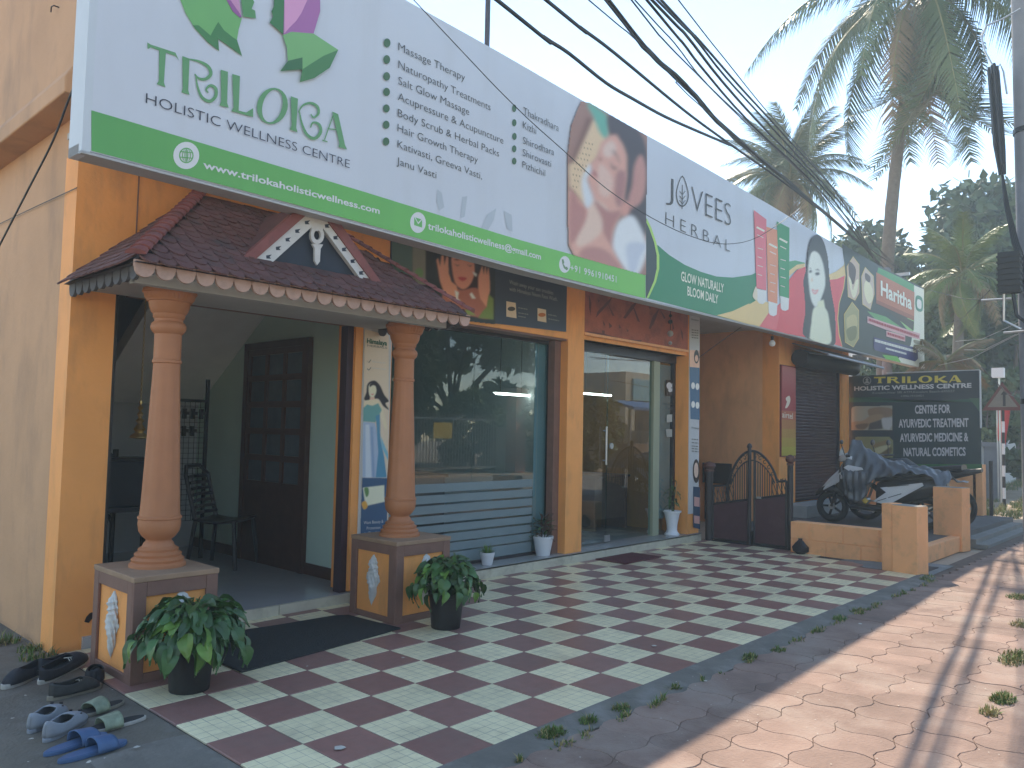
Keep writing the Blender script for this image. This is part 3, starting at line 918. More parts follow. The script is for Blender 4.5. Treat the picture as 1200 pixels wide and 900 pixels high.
# left slope
nL = Vector((-1, 0, 0)); slL = math.atan2(.755, .85)
s = .05; row = 0; LL = math.hypot(.85, .755)
while s < LL - .03:
    t_ = s / LL; x = EL_.x + .85 * t_; z = 2.275 + .755 * t_
    ya_ = EA + 1.08 * t_; y = ya_ + .05 + (.048 if row % 2 else 0)
    while y < F - .03:
        inst(rt, "roof_tile", porch, (x, y, z - .008), (slL - .07 + random.uniform(-.02, .02), 0, -math.pi / 2 + random.uniform(-.03, .03))); n_t += 1
        y += .0985
    s += .079; row += 1
s = .05; slR = math.atan2(.755, .69); LLr = math.hypot(.69, .755); row = 0; rs = MB()
while s < LLr - .03:
    t_ = s / LLr; x = ER_.x - .69 * t_; z = 2.275 + .755 * t_; y = EA + 1.08 * t_ + .05
    while y < F - .03:
        inst(rt, "roof_tile", porch, (x, y, z - .008), (slR - .07, 0, math.pi / 2)); n_t += 1
        y += .0985
    s += .079
print("roof tiles", n_t)
# hip ridge tiles
HR = M("red_ridge_tile", (.24, .075, .065), .6, .15, 12, .1, 60, dirt=((.06, .045, .045), .7, 5.0))
for A, B in ((EL_, TLm), (ER_, TRm)):
    d = (B - A); L_ = d.length; dd = d.normalized(); n = 17
    side = dd.cross(Vector((0, 0, 1))).normalized(); up = side.cross(dd).normalized()
    for k in range(n):
        p = A + dd * (k / n * L_) + up * .012; q = p + dd * (L_ / n * 1.12) - up * .004
        m1 = MB(); vs = []
        for e, w_ in ((p, .055), (q, .042)):
            for j in range(7):
                a = math.pi * j / 6
                vs.append(e + side * (w_ * math.cos(a)) + up * (w_ * .55 * math.sin(a)))
        m1.add(vs, [(j, j + 1, 7 + j + 1, 7 + j) for j in range(6)] + [tuple(range(7))[::-1], tuple(range(7, 14))], HR)
        m1.build("ridge_tile", porch)
# scalloped eave board
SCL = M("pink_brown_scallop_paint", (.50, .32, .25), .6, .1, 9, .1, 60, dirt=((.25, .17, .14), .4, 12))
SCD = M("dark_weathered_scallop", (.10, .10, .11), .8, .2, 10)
NS = 22; wS = (ER_.x - EL_.x) / NS
def scallop_mesh(w, mat, hgt=.085):
    m1 = MB(); pr = [(-w / 2, 0, 0), (-w / 2, 0, -hgt * .42)]
    for j in range(9):
        a = math.pi + math.pi * j / 8
        pr.append((w * .47 * math.cos(a), 0, -hgt * .45 + hgt * .6 * math.sin(a)))
    pr += [(w / 2, 0, -hgt * .42), (w / 2, 0, 0)]
    m1.prism(pr, (0, .02, 0), mat); return m1.mesh("scallop")
sm = scallop_mesh(wS - .003, SCL)
for k in range(NS): inst(sm, "scallop", porch, (EL_.x + (k + .5) * wS, EA + .012, 2.262))
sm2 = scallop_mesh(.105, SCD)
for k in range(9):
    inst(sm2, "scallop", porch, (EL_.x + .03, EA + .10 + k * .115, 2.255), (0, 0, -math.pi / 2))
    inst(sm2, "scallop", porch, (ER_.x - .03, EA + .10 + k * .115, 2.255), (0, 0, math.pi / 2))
# gable
GY = 1.985
GS = Surf((0, GY, 0), (1, 0, 0), (0, 0, 1))
def gp(u, v, d=0.): return GS.P(*GS.px(u, v), d)
gab = MB()
gab.prism([gp(300, 306, -.03), gp(434, 329, -.03), gp(368, 243, -.03)], (0, .02, 0), NAVY)
gable = gab.build("gable", porch)
m1 = MB()
def strip(p, mat, d0, d1): m1.prism([gp(*q, d0) for q in p], GS.N * (d1 - d0), mat)
strip([(281, 303), (294, 307), (366, 244), (362, 232)], HR, -.02, .03)
strip([(446, 334), (434, 331), (372, 247), (376, 234)], HR, -.02, .028)
m1.build("gable_border", gable)
for pts in ([(296, 306), (317, 308.5), (372, 259), (363, 247)], [(435, 329.5), (421, 327), (372, 261), (376, 247)]):
    m1 = MB(); m1.prism([gp(*q, -.02) for q in pts], GS.N * .036, WHITE if False else M("white_bargeboard", (.62, .60, .57), .6, .08, 20, .1, 60)); wing = m1.build("bargeboard", gable)
    m1 = MB()
    for k in range(5):
        t_ = (k + .6) / 5.4
        a = [pts[0][i] + (pts[3][i] - pts[0][i]) * t_ for i in (0, 1)]; c = [pts[1][i] + (pts[2][i] - pts[1][i]) * t_ for i in (0, 1)]
        mx_, my_ = (a[0] * .5 + c[0] * .5), (a[1] * .5 + c[1] * .5)
        m1.prism([gp(mx_ - 3, my_ - 1.5, .0162), gp(mx_ + 3.5, my_ - 2.5, .0162), gp(mx_ + 1, my_ + .2, .0162), gp(mx_ + 2.6, my_ + 2.4, .0162), gp(mx_ - 2.6, my_ + 2.2, .0162)], GS.N * .0012, NAVY)
    m1.build("cut_pattern", wing)["kind"] = "stuff"
m1 = MB()
cx_, cy_ = 370, 277
ring_o = [GS.px(cx_ + 8 * math.cos(a), cy_ - 1 + 10.5 * math.sin(a)) for a in [2 * math.pi * i / 20 for i in range(20)]]
ring_i = [GS.px(cx_ + 4 * math.cos(a), cy_ - 1 + 5.6 * math.sin(a)) for a in [2 * math.pi * i / 20 for i in range(20)]]
vs = [GS.P(*q, .0) for q in ring_o] + [GS.P(*q, .0) for q in ring_i] + [GS.P(*q, .02) for q in ring_o] + [GS.P(*q, .02) for q in ring_i]
m1.add(vs, [(40 + i, 40 + (i + 1) % 20, 60 + (i + 1) % 20, 60 + i) for i in range(20)] + [(i, (i + 1) % 20, 40 + (i + 1) % 20, 40 + i) for i in range(20)] + [(20 + i, 20 + (i + 1) % 20, 60 + (i + 1) % 20, 60 + i) for i in range(20)], MATS["white_bargeboard"])
m1.prism([gp(*q, .0) for q in ((363, 271), (377, 271), (376, 256), (364, 256))], GS.N * .018, MATS["white_bargeboard"])
m1.prism([gp(*q, .0) for q in ((364, 286), (377, 287), (374, 292), (373, 307), (370, 311), (367, 306), (367, 291))], GS.N * .018, MATS["white_bargeboard"])
m1.build("gable_pendant", gable)
# little roof behind the gable
m1 = MB()
gl_, gr_, ga_ = gp(281, 303, -.02), gp(446, 334, -.02), gp(369, 236, -.02)
bk = Vector((0, .78, 0))
m1.add([gl_, ga_, ga_ + bk, gl_ + bk * .2, gr_, gr_ + bk * .2], [(0, 1, 2, 3), (1, 4, 5, 2)], RT); m1.build("gable_roof", porch)

# ------------------------------------------------------------------ the long signboard
SS = Surf((.6, 1.88, 0), (1, .045, 0), (0, 0, 1))
SIGNW = M("sign_vinyl_white", (.64, .665, .72), .38, .03, .9, .25, 1.5, dirt=((.55, .56, .58), .35, 2.2, (1.5, 1.5, .25)))
SIGNF = M("sign_frame_grey", (.46, .46, .45), .6, .08, 4)
sign = thing("signboard", (-1.5, 1.9, 2.77), "very long white and green wellness centre signboard over the whole shopfront", "signboard")
botp = [(105, 177.5), (300, 228.5), (450, 269.5), (600, 311.5), (750, 349.5), (900, 385.5), (1082, 431)]
bots = [SS.px(*p) for p in botp]
tops = [SS.px(113, -200)[0:1] + (4.50,)] + [SS.px(*p) for p in ((475, 0), (600, 70), (682, 117), (760, 160), (831, 199), (900, 239), (985, 290), (1081, 339))]
def interp(pl, x):
    if x <= pl[0][0]: return pl[0][1]
    for (a, b_), (c, d) in zip(pl, pl[1:]):
        if x <= c: return b_ + (d - b_) * (x - a) / (c - a)
    return pl[-1][1]
s0, s1 = bots[0][0], bots[-1][0]
for a, c in ((s0, SS.px(756, 300)[0]), (SS.px(756, 300)[0], SS.px(987, 350)[0]), (SS.px(987, 350)[0], s1)):
    m1 = MB(); n = 14; vs = []
    for i in range(n + 1):
        x = a + (c - a) * i / n
        for zz, d in ((interp(bots, x), 0), (interp(tops, x), 0), (interp(bots, x), -.03), (interp(tops, x), -.03)):
            vs.append(SS.P(x, zz, d + .004 * math.sin(x * 2.1)))
    fs = []
    for i in range(n):
        k = 4 * i; j = k + 4
        fs += [(k, j, j + 1, k + 1), (k + 2, k + 3, j + 3, j + 2), (k, k + 2, j + 2, j), (k + 1, j + 1, j + 3, k + 3)]
    fs += [(0, 1, 3, 2), (4 * n, 4 * n + 2, 4 * n + 3, 4 * n + 1)]
    m1.add(vs, fs, SIGNW); m1.build("sign_panel", sign)
# frame behind and rim
m1 = MB(); n = 24
for i in range(n):
    xa = s0 - .04 + (s1 - s0 + .08) * i / n; xb = s0 - .04 + (s1 - s0 + .08) * (i + 1) / n
    za, zb = interp(bots, xa) - .012, interp(bots, xb) - .012; ta, tb = interp(tops, xa) + .01, interp(tops, xb) + .01
    for (z1a, z1b, z2a, z2b) in ((za, zb, za + .05, zb + .05), (ta - .05, tb - .05, ta, tb)):
        q = [SS.P(xa, z1a, -.034), SS.P(xb, z1b, -.034), SS.P(xb, z2b, -.034), SS.P(xa, z2a, -.034)]
        m1.prism(q, SS.N * -.13, SIGNF)
    q = [SS.P(xa, za - .006, .004), SS.P(xb, zb - .006, .004), SS.P(xb, zb + .008, .004), SS.P(xa, za + .008, .004)]
    m1.prism(q, SS.N * -.034, SIGNF)
for x in (s0 - .04, s1):
    q = [SS.P(x, interp(bots, x) - .012, .004), SS.P(x + .04, interp(bots, x) - .012, .004), SS.P(x + .04, interp(tops, x) + .01, .004), SS.P(x, interp(tops, x) + .01, .004)]
    m1.prism(q, SS.N * -.168, M("sign_side_grey", (.62, .66, .70), .5, .04, 4))
m1.build("sign_frame", sign)
m1 = MB()
for x in np.arange(s0 + .3, s1, 1.22):
    x = float(x); Y_ = SS.P(x, 0, -.16).y; X_ = SS.P(x, 0, 0).x
    zt = interp(tops, x)
    m1.box((X_ - .02, Y_, interp(bots, x) + .05), (X_ + .02, Y_ + .04, zt), SIGNF)
    if X_ < 12: m1.box((X_ - .02, Y_ + .04, zt - .3), (X_ + .02, G, zt - .26), SIGNF); m1.box((X_ - .02, Y_ + .04, 3.22), (X_ + .02, G, 3.26), SIGNF)
m1.build("sign_bracket", sign)
# back sheet closing the sign
m1 = MB()
q = [SS.P(s0, interp(bots, s0) + .02, -.165), SS.P(s1, interp(bots, s1) + .02, -.165), SS.P(s1, interp(tops, s1) - .01, -.165), SS.P(s0, interp(tops, s0) - .01, -.165)]
m1.prism(q, SS.N * -.004, SIGNF); m1.build("back_sheet", sign)

c1 = lambda x, y: (x / 4, y / 4)
c2 = lambda x, y: (300 + x / 4, y / 4)
c6 = lambda x, y: (300 + x / 4, 225 + y / 4)
z4 = lambda x, y: (640 + x / 3.2125, 100 + y / 3.2125)
z3 = lambda x, y: (860 + x / 4.5, 240 + y / 4.5)
def ZZ(f, pts): return [f(*p) for p in pts]
W_ = (178, 192, 216); GRD = (64, 98, 84); INK_ = (62, 68, 78)
def pl(pts, x): return interp(pts, x)
bt = [(107, 129.5), (426, 225), (600, 279), (756, 322.5)]; bb = [(105, 176.5), (300, 227.5), (450, 268.5), (600, 310.5), (756, 350)]
band = []
for i in range(22):
    xa = 106.5 + (755.5 - 106.5) * i / 22; xb = 106.5 + (755.5 - 106.5) * (i + 1) / 22; t = i / 21
    band.append(((int(82 + 22 * t), int(146 + 28 * t), int(98 + 4 * t)), [(xa, pl(bt, xa)), (xb + .3, pl(bt, xb)), (xb + .3, pl(bb, xb)), (xa, pl(bb, xa))]))
shapes("green_band", sign, SS, band, base=.006, step=.00003)
# leaf and faces emblem
shapes("leaf_emblem", sign, SS, [
    ((98, 158, 112), [(209, -4), (217, 16), (228, 34), (243, 50), (256, 60), (255, 46), (264, 52), (283, 66), (277, 47), (279, 35), (283, 21), (262, -4)]),
    ((66, 118, 88), [(225, 30), (243, 50), (256, 60), (255, 46), (264, 52), (283, 66), (277, 47), (272, 44), (262, 36), (255, 26), (246, 42), (232, 30)]),
    ((165, 130, 180), [(264, -4), (275, 13), (282, 21), (279, -4)]), ((125, 85, 150), [(262, -4), (266, -4), (275, 9), (282, 19), (281, 22), (272, 14)]),
    ((78, 132, 98), [(281, -4), (284, 20), (299, 22), (298, 13), (294, 11), (297, 3), (293, -4)]),
    ((60, 112, 84), [(320, -4), (333, -4), (331, 41), (315, 27), (319, 20), (317, 14), (320, 8)]),
    ((140, 100, 165), [(332, -4), (374, -4), (374, 14), (366, 41), (331, 41)]),
    ((180, 140, 195), [(332, -4), (361, -4), (352, 16), (346, 25), (338, 33), (332, 40)]),
    ((105, 160, 120), [(330, 42), (340, 38), (366, 40), (395, 59), (385, 80), (367, 92), (350, 97), (353, 82), (327, 84), (336, 72), (335, 57)]),
    ((70, 120, 92), [(395, 59), (385, 80), (367, 92), (350, 97), (353, 82), (362, 76), (378, 66)]),
    ((60, 104, 84), [(336, 72), (353, 68), (353, 82), (327, 84)])], base=.006, step=.0008)
def strokes(pts, w): # polyline stroke with width list -> quads
    out = []
    for (a, b_), wa in zip(zip(pts, pts[1:]), w): out.append((GC, lineq(a, b_, wa)))
    return out
GC = (88, 140, 112)
def curl(pts, w0, w1, n=4):
    P = [(p.x, p.y) for p in catmull(pts, n, closed=False)]; k = len(P); L_, R2 = [], []
    for i, p in enumerate(P):
        a, b_ = P[max(i - 1, 0)], P[min(i + 1, k - 1)]; dx, dy = b_[0] - a[0], b_[1] - a[1]; l = math.hypot(dx, dy) or 1
        t = i / (k - 1); w_ = (w0 + (w1 - w0) * math.sin(math.pi * t)) / 2
        L_.append((p[0] - dy / l * w_, p[1] + dx / l * w_)); R2.append((p[0] + dy / l * w_, p[1] - dx / l * w_))
    return [(GC, [L_[i], L_[i + 1], R2[i + 1], R2[i]]) for i in range(k - 1)]
T_ = []
T_ += [(GC, [(172, 50), (176, 52.5), (205, 62), (209, 71), (205, 66), (176, 56), (172.5, 58)]), (GC, [(186, 56), (194, 59), (191.5, 97), (193.5, 102.5), (183, 99), (185.5, 95)])]
T_ += [(GC, [(213, 66), (221.5, 69), (220, 106), (221.5, 111.5), (212, 108.5), (213.5, 104)])] + curl([(220, 69.5), (232, 72), (243, 78), (246.5, 87), (240, 93), (232, 92), (227.5, 87)], 1.2, 4)
T_ += curl([(229, 90), (231, 102), (236, 114), (245, 119), (252, 113), (252, 104), (246, 100.5), (241, 105), (243.5, 109)], 1.2, 4)
T_ += [(GC, [(258, 82), (266.5, 84.5), (265.5, 121), (267.5, 126.5), (256.5, 124), (258.5, 119)]), (GC, [(271.5, 87), (280.5, 89.5), (279, 130), (288, 132), (296, 127), (296, 137.5), (270.5, 130.5), (273, 126)])]
o_o = disc(318.5, 124.5, 18, 21.5, 22, .25); o_i = disc(318.5, 124.5, 11.5, 19.5, 22, .25)
T_ += [(GC, [o_o[i], o_o[(i + 1) % 22], o_i[(i + 1) % 22], o_i[i]]) for i in range(22)]
T_ += [(GC, [(340, 113), (348.5, 116), (346.5, 150), (348, 155.5), (339, 152), (341, 147)])] + curl([(349, 132), (354, 124), (363, 121), (371, 125), (372.5, 133), (367, 138), (363.5, 134)], 1.1, 3.2)
T_ += curl([(350, 130), (353, 145), (359, 158), (368, 162.5), (375, 155), (373, 146), (366, 144), (363, 150)], 1.1, 3.8)
T_ += [(GC, [(388.5, 131), (395.5, 134), (403.5, 170), (406, 175.5), (396, 172.5), (397, 168)]), (GC, lineq((390.5, 133), (379.5, 164), 1.3)), (GC, lineq((383, 151), (397, 152.5), 1.3)), (GC, lineq((377, 164.5), (383, 166.5), 1.3))]
shapes("emblem_lettering", sign, SS, T_, base=.006, step=.00001)
letters(sign, SS, "HOLISTIC WELLNESS CENTRE", (170, 121), (409, 197.5), 12.3, (52, 58, 78), -.012)
letters(sign, SS, "www.trilokaholisticwellness.com", (237, 197), (444, 251), 8.7, W_, .022, d=.0085)
letters(sign, SS, "trilokaholisticwellness@gmail.com", (500.5, 268.5), (633, 304.5), 8.2, W_, .02, d=.0085)
letters(sign, SS, "+91 9961910451", (667.5, 317.5), (721.5, 331), 7.8, W_, .012, d=.0085, sp=1.12)
gi = [(W_, disc(217.5, 182.5, 15.2, 16, 26)), ((88, 152, 104), disc(217.5, 182.5, 8.6, 9.2, 20)), (W_, disc(217.5, 182.5, 7.2, 7.8, 20))]
gg = (88, 152, 104)
for e in (2.2, 5.2):
    a_ = disc(217.5, 182.5, e, 7.8, 16); b2 = disc(217.5, 182.5, e - 1.0, 7.8, 16)
    gi += [(gg, [a_[i], a_[(i + 1) % 16], b2[(i + 1) % 16], b2[i]]) for i in range(16)]
gi += [(gg, lineq((210, 178), (225, 179.5), 1)), (gg, lineq((210, 184.5), (225, 186), 1)), (gg, lineq((217.5, 175), (217.5, 190), .8))]
shapes("globe_icon", sign, SS, gi, base=.0075, step=.0001)
shapes("mail_icon", sign, SS, [(W_, disc(489, 261, 9.2, 12.2, 24)), ((92, 160, 104), [(484.5, 254.5), (493.8, 257.5), (493.8, 267), (484.5, 264)]), (W_, [(484.5, 254.5), (485.5, 254.3), (489, 261), (493, 257), (493.8, 257.7), (489.2, 263)])], base=.0075, step=.0004)
shapes("phone_icon", sign, SS, [(W_, disc(661, 310, 6.6, 9.8, 22)), ((98, 130, 112), [(657.5, 304), (659.5, 304), (660.5, 308), (659.5, 309.5), (662, 313), (663.5, 312.5), (665, 315), (663.5, 317), (660, 314.5), (658, 309)])], base=.0075, step=.0004)
shapes("bullet", sign, SS, [(GRD, disc(x, y, rx, ry, 14)) for x, y, rx, ry in [(453, 50.5, 4, 5.3), (452.6, 70, 4, 5.2), (452.5, 89.7, 4, 5), (452.4, 108, 4, 4.9), (452.2, 127.3, 3.9, 4.8), (452, 146.4, 3.9, 4.8), (451.8, 166, 3.9, 4.8)]
    + [(602, 127, 2.6, 4.4), (602, 144, 2.6, 4.2), (602.3, 160, 2.6, 4.2), (602, 174.5, 2.6, 4.1), (602, 189, 2.6, 4)]], base=.006, step=.00001)
letters_multi(sign, SS, [("Massage Therapy", (466, 59), (544, 95.5), 9.5), ("Naturopathy Treatments", (466, 80), (574, 130), 9.5), ("Salt Glow Massage", (466, 98.8), (549, 135.5), 9.5),
    ("Acupressure & Acupuncture", (465.5, 117.3), (589, 169), 9.5), ("Body Scrub & Herbal Packs", (465.3, 136.5), (584, 184), 9.3), ("Hair Growth Therapy", (465, 154), (559, 191.5), 9.2),
    ("Kativasti, Greeva Vasti,", (465, 173), (564, 210.5), 9.2), ("Janu Vasti", (464, 192.5), (510.5, 209.5), 9),
    ("Thakradhara", (612.5, 134), (654, 154.5), 9), ("Kizhi", (612, 150.5), (627.5, 157.5), 8.8), ("Shirodhara", (612, 168.5), (648.5, 182.5), 8.6), ("Shirovasti", (611.8, 182.5), (645, 196), 8.4), ("Pizhichil", (611.5, 196.5), (638, 207), 8.2)],
    (70, 78, 88), -.008)
# faint water marks of leaves
shapes("faint_leaf_print", sign, SS, [((150, 168, 196), [(512, 222), (517, 226), (520, 243), (514, 247), (511, 236)]), ((150, 168, 196), [(541, 231), (547, 230), (544, 254), (539, 256)]), ((150, 168, 196), [(563, 268), (570, 252), (581, 244), (578, 258), (570, 272)]), ((150, 168, 196), [(590, 247), (599, 252), (600, 272), (593, 268)])], base=.0055, step=.0001)
# reclining woman picture
SK = (176, 142, 142)
soft("massage_photo", sign, SS, [
    ((128, 104, 104), ZZ(z4, [(80, 600), (78, 260), (92, 150), (128, 62), (160, 66), (250, 118), (376, 190), (374, 716), (240, 680), (100, 640)])),
    ((104, 80, 80), ZZ(z4, [(85, 300), (150, 120), (175, 130), (100, 290)])),
    ((182, 168, 152), ZZ(z4, [(175, 130), (230, 150), (225, 210), (190, 270), (150, 330), (150, 460), (85, 380), (82, 300), (105, 290)])),
    ((84, 150, 148), ZZ(z4, [(150, 66), (200, 92), (232, 130), (228, 200), (200, 180), (175, 120)]), True),
    ((62, 60, 72), ZZ(z4, [(232, 110), (300, 130), (375, 240), (376, 560), (300, 480), (280, 430), (300, 300), (285, 225), (235, 180)]), True),
    (SK, ZZ(z4, [(238, 190), (262, 186), (285, 225), (300, 270), (300, 340), (290, 420), (285, 470), (262, 510), (244, 560), (250, 610), (292, 702), (200, 672), (100, 640), (80, 590), (82, 390), (120, 430), (150, 462), (172, 432), (158, 380), (150, 350), (166, 325), (160, 300), (186, 272), (204, 215)])),
    ((196, 166, 168), ZZ(z4, [(160, 440), (180, 430), (230, 470), (200, 560), (120, 610), (110, 560), (140, 520)]), True),
    ((146, 108, 114), ZZ(z4, [(175, 430), (235, 475), (280, 470), (262, 512), (244, 560), (250, 610), (215, 560), (205, 500)]), True),
    ((192, 168, 174), ZZ(z4, [(215, 230), (245, 210), (262, 240), (240, 270), (215, 265)]), True),
    ((92, 66, 72), ZZ(z4, [(236, 288), (250, 306), (262, 312), (272, 304), (262, 318), (246, 316)])),
    ((92, 66, 72), ZZ(z4, [(240, 246), (256, 248), (272, 280), (276, 300), (264, 272), (252, 256)])),
    ((140, 88, 98), ZZ(z4, [(163, 318), (182, 326), (200, 346), (186, 346), (172, 336)]), True),
    ((130, 84, 84), ZZ(z4, [(196, 270), (206, 276), (204, 286), (196, 282)]), True),
    ((176, 190, 216), ZZ(z4, [(132, 352), (160, 296), (166, 326), (150, 350), (158, 380), (174, 432), (150, 464), (136, 420)]), True),
    ((158, 122, 126), ZZ(z4, [(330, 300), (356, 262), (374, 330), (360, 430), (316, 462), (306, 430), (320, 380)]), True),
    ((170, 130, 132), ZZ(z4, [(278, 450), (300, 436), (316, 452), (306, 486), (284, 492)]), True),
    ((184, 198, 226), ZZ(z4, [(262, 530), (290, 500), (330, 498), (374, 590), (374, 640), (340, 715), (300, 700), (262, 640), (248, 600)]), True),
    ((150, 112, 118), ZZ(z4, [(90, 400), (120, 440), (150, 480), (120, 560), (84, 590)]), True),
    ((194, 162, 166), ZZ(z4, [(196, 300), (230, 320), (250, 370), (230, 420), (196, 400)]), True),
    ((140, 106, 114), ZZ(z4, [(262, 330), (296, 330), (290, 410), (276, 460), (256, 430)]), True),
    ((150, 114, 120), ZZ(z4, [(150, 610), (220, 620), (280, 690), (200, 672), (120, 645)]), True),
    ((158, 174, 206), ZZ(z4, [(300, 600), (372, 600), (350, 650), (330, 712), (310, 700)]), True),
], base=.0095, blur=2.0)
# wicker weave on the photo
wk = []
for i in range(9):
    for j in range(11):
        x = 96 + i * 12 + (j % 2) * 6; y = 200 + j * 22 + i * 3
        if x < 172 - max(0, (y - 250)) * .45 and y < 400 and x > 90 + max(0, 290 - y) * .55: wk.append(((158, 144, 132), ZZ(z4, [(x, y), (x + 5, y + 3), (x + 5, y + 10), (x, y + 7)])))
shapes("wicker_print", sign, SS, wk, base=.0106, step=.00001)
# herbal brand panel
shapes("brand_wave_print", sign, SS, [
    ((58, 72, 84), ZZ(z4, [(374, 500), (400, 560), (418, 640), (412, 720), (380, 800), (374, 800)])),
    ((52, 122, 100), ZZ(z4, [(416, 600), (460, 638), (520, 676), (580, 702), (640, 720), (700, 724), (771, 714), (800, 700), (812, 690), (812, 850), (771, 900), (600, 858), (380, 802), (410, 740), (424, 680)])),
    ((146, 190, 112), ZZ(z4, [(376, 500), (394, 536), (412, 590), (424, 640), (424, 690), (412, 740), (384, 800), (376, 801), (404, 736), (414, 690), (414, 640), (404, 590), (386, 540), (375, 516)])),
    ((52, 122, 100), ZZ(z3, [(-10, 384), (60, 380), (110, 362), (120, 500), (40, 545), (-10, 566)])),
    ((222, 176, 138), ZZ(z4, [(640, 866), (700, 850), (760, 822), (771, 824), (771, 902)])),
    ((222, 176, 138), ZZ(z3, [(-10, 572), (40, 550), (120, 500), (200, 520), (180, 580), (132, 642), (-10, 606)])),
    ((196, 96, 112), ZZ(z3, [(132, 642), (180, 570), (240, 520), (290, 500), (290, 684), (200, 660)])),
    ((72, 140, 110), ZZ(z3, [(284, 300), (320, 294), (372, 306), (372, 320), (330, 318), (284, 350)])),
    ((222, 176, 138), ZZ(z3, [(284, 350), (330, 316), (372, 310), (372, 330), (330, 340), (284, 380)])),
    ((186, 78, 96), ZZ(z3, [(220, 660), (240, 560), (284, 400), (330, 344), (375, 326), (380, 700), (300, 684)])),
    ((222, 176, 138), ZZ(z3, [(490, 372), (540, 350), (578, 318), (582, 372), (540, 392), (500, 396)])),
    ((186, 78, 96), ZZ(z3, [(500, 396), (540, 392), (582, 374), (574, 440), (550, 520), (542, 600), (550, 690), (568, 748), (524, 736)]))], base=.006, step=.0004)
letters(sign, SS, "J", z4(449, 424), z4(477, 432), 26, INK_, -.018)
letters(sign, SS, "VEES", z4(545, 470), z4(694, 532), 29.5, INK_, -.022)
letters(sign, SS, "HERBAL", z4(447, 524), z4(691, 628), 15.4, INK_, -.020, sp=1.45)
letters_multi(sign, SS, [("GLOW NATURALLY", z4(505, 735), z4(666, 781), 11), ("BLOOM DAILY", z4(529, 790), z4(645, 822), 10.6)], (190, 205, 210), .02, d=.0095)
dr = [(p.x, p.y) for p in catmull(ZZ(z4, [(511, 340), (534, 400), (530, 440), (511, 458), (492, 440), (488, 395)]), 4)]
cxx, cyy = z4(511, 400)
di = [((p[0] - cxx) * .86 + cxx, (p[1] - cyy) * .92 + cyy) for p in dr]
oi = [(INK_, [dr[i], dr[(i + 1) % len(dr)], di[(i + 1) % len(dr)], di[i]]) for i in range(len(dr))]
oi += [(INK_, lineq(z4(511, 375), z4(510, 466), .8))] + [(INK_, lineq(z4(511, y), z4(511 + sx_ * 11, y - 14), .7)) for y in (412, 430, 447) for sx_ in (-1, 1)]
shapes("leaf_letter", sign, SS, oi, base=.007, step=.00001)
tu = []
for body, cap_, rgb in (([(102, 28), (168, 78), (168, 452), (116, 440)], [(118, 442), (167, 454), (163, 512), (150, 524), (130, 520), (120, 508)], (196, 104, 128)),
                        ([(168, 116), (232, 136), (226, 522), (176, 508)], [(178, 508), (226, 522), (222, 580), (206, 588), (188, 582), (180, 570)], (200, 132, 112)),
                        ([(222, 88), (289, 122), (287, 494), (238, 480)], [(240, 480), (287, 494), (284, 552), (268, 560), (252, 556), (243, 546)], (46, 132, 96))):
    tu += [(rgb, ZZ(z3, body)), ((188, 200, 218), ZZ(z3, cap_))]
    x0_, y0_ = body[0]
    tu += [((220, 200, 205), lineq(z3(x0_ + 14, y0_ + 90), z3(x0_ + 56, y0_ + 112), 2.2)), ((210, 190, 200), lineq(z3(x0_ + 18, y0_ + 130), z3(x0_ + 50, y0_ + 146), 1))]
    for k in range(4): tu.append(((210, 185, 195), lineq(z3(x0_ + 20, y0_ + 200 + k * 46), z3(x0_ + 48 - 5 * (k % 2), y0_ + 208 + k * 46), .9)))
tu += [((222, 190, 186), [z3(96, 470), z3(112, 430), z3(120, 470), z3(116, 505), z3(98, 490)], True)]
shapes("cream_tube_print", sign, SS, tu, base=.0095, step=.0001)
soft("smiling_woman_print", sign, SS, [
    ((38, 42, 52), ZZ(z3, [(388, 240), (404, 180), (436, 158), (468, 190), (492, 280), (500, 380), (512, 470), (528, 560), (532, 650), (526, 738), (440, 724), (368, 692), (362, 640), (374, 560), (368, 470), (364, 400), (380, 330)]), True),
    ((216, 214, 206), ZZ(z3, [(398, 270), (416, 246), (440, 254), (460, 290), (474, 350), (478, 420), (462, 480), (440, 530), (422, 536), (404, 500), (394, 440), (388, 350)]), True),
    ((200, 196, 184), ZZ(z3, [(440, 510), (470, 500), (480, 560), (430, 560)])),
    ((206, 208, 190), ZZ(z3, [(418, 545), (452, 538), (486, 556), (500, 620), (504, 732), (396, 706), (404, 620)]), True),
    ((54, 54, 62), ZZ(z3, [(392, 350), (404, 344), (408, 354), (396, 360)]), True), ((54, 54, 62), ZZ(z3, [(426, 360), (444, 356), (448, 368), (430, 372)]), True),
    ((70, 66, 70), ZZ(z3, [(422, 344), (440, 338), (452, 350), (440, 346)])), ((70, 66, 70), ZZ(z3, [(390, 334), (404, 332), (404, 338)])),
    ((188, 172, 162), ZZ(z3, [(408, 380), (414, 402), (404, 406), (404, 396)])),
    ((176, 100, 104), ZZ(z3, [(408, 444), (424, 452), (442, 448), (430, 470), (414, 466)]), True), ((224, 226, 226), ZZ(z3, [(412, 452), (424, 457), (436, 454), (428, 463), (416, 461)]), True),
    ((38, 42, 52), ZZ(z3, [(366, 640), (380, 560), (398, 560), (404, 620), (396, 700), (368, 692)]))], base=.0105, blur=.6, step=.7)
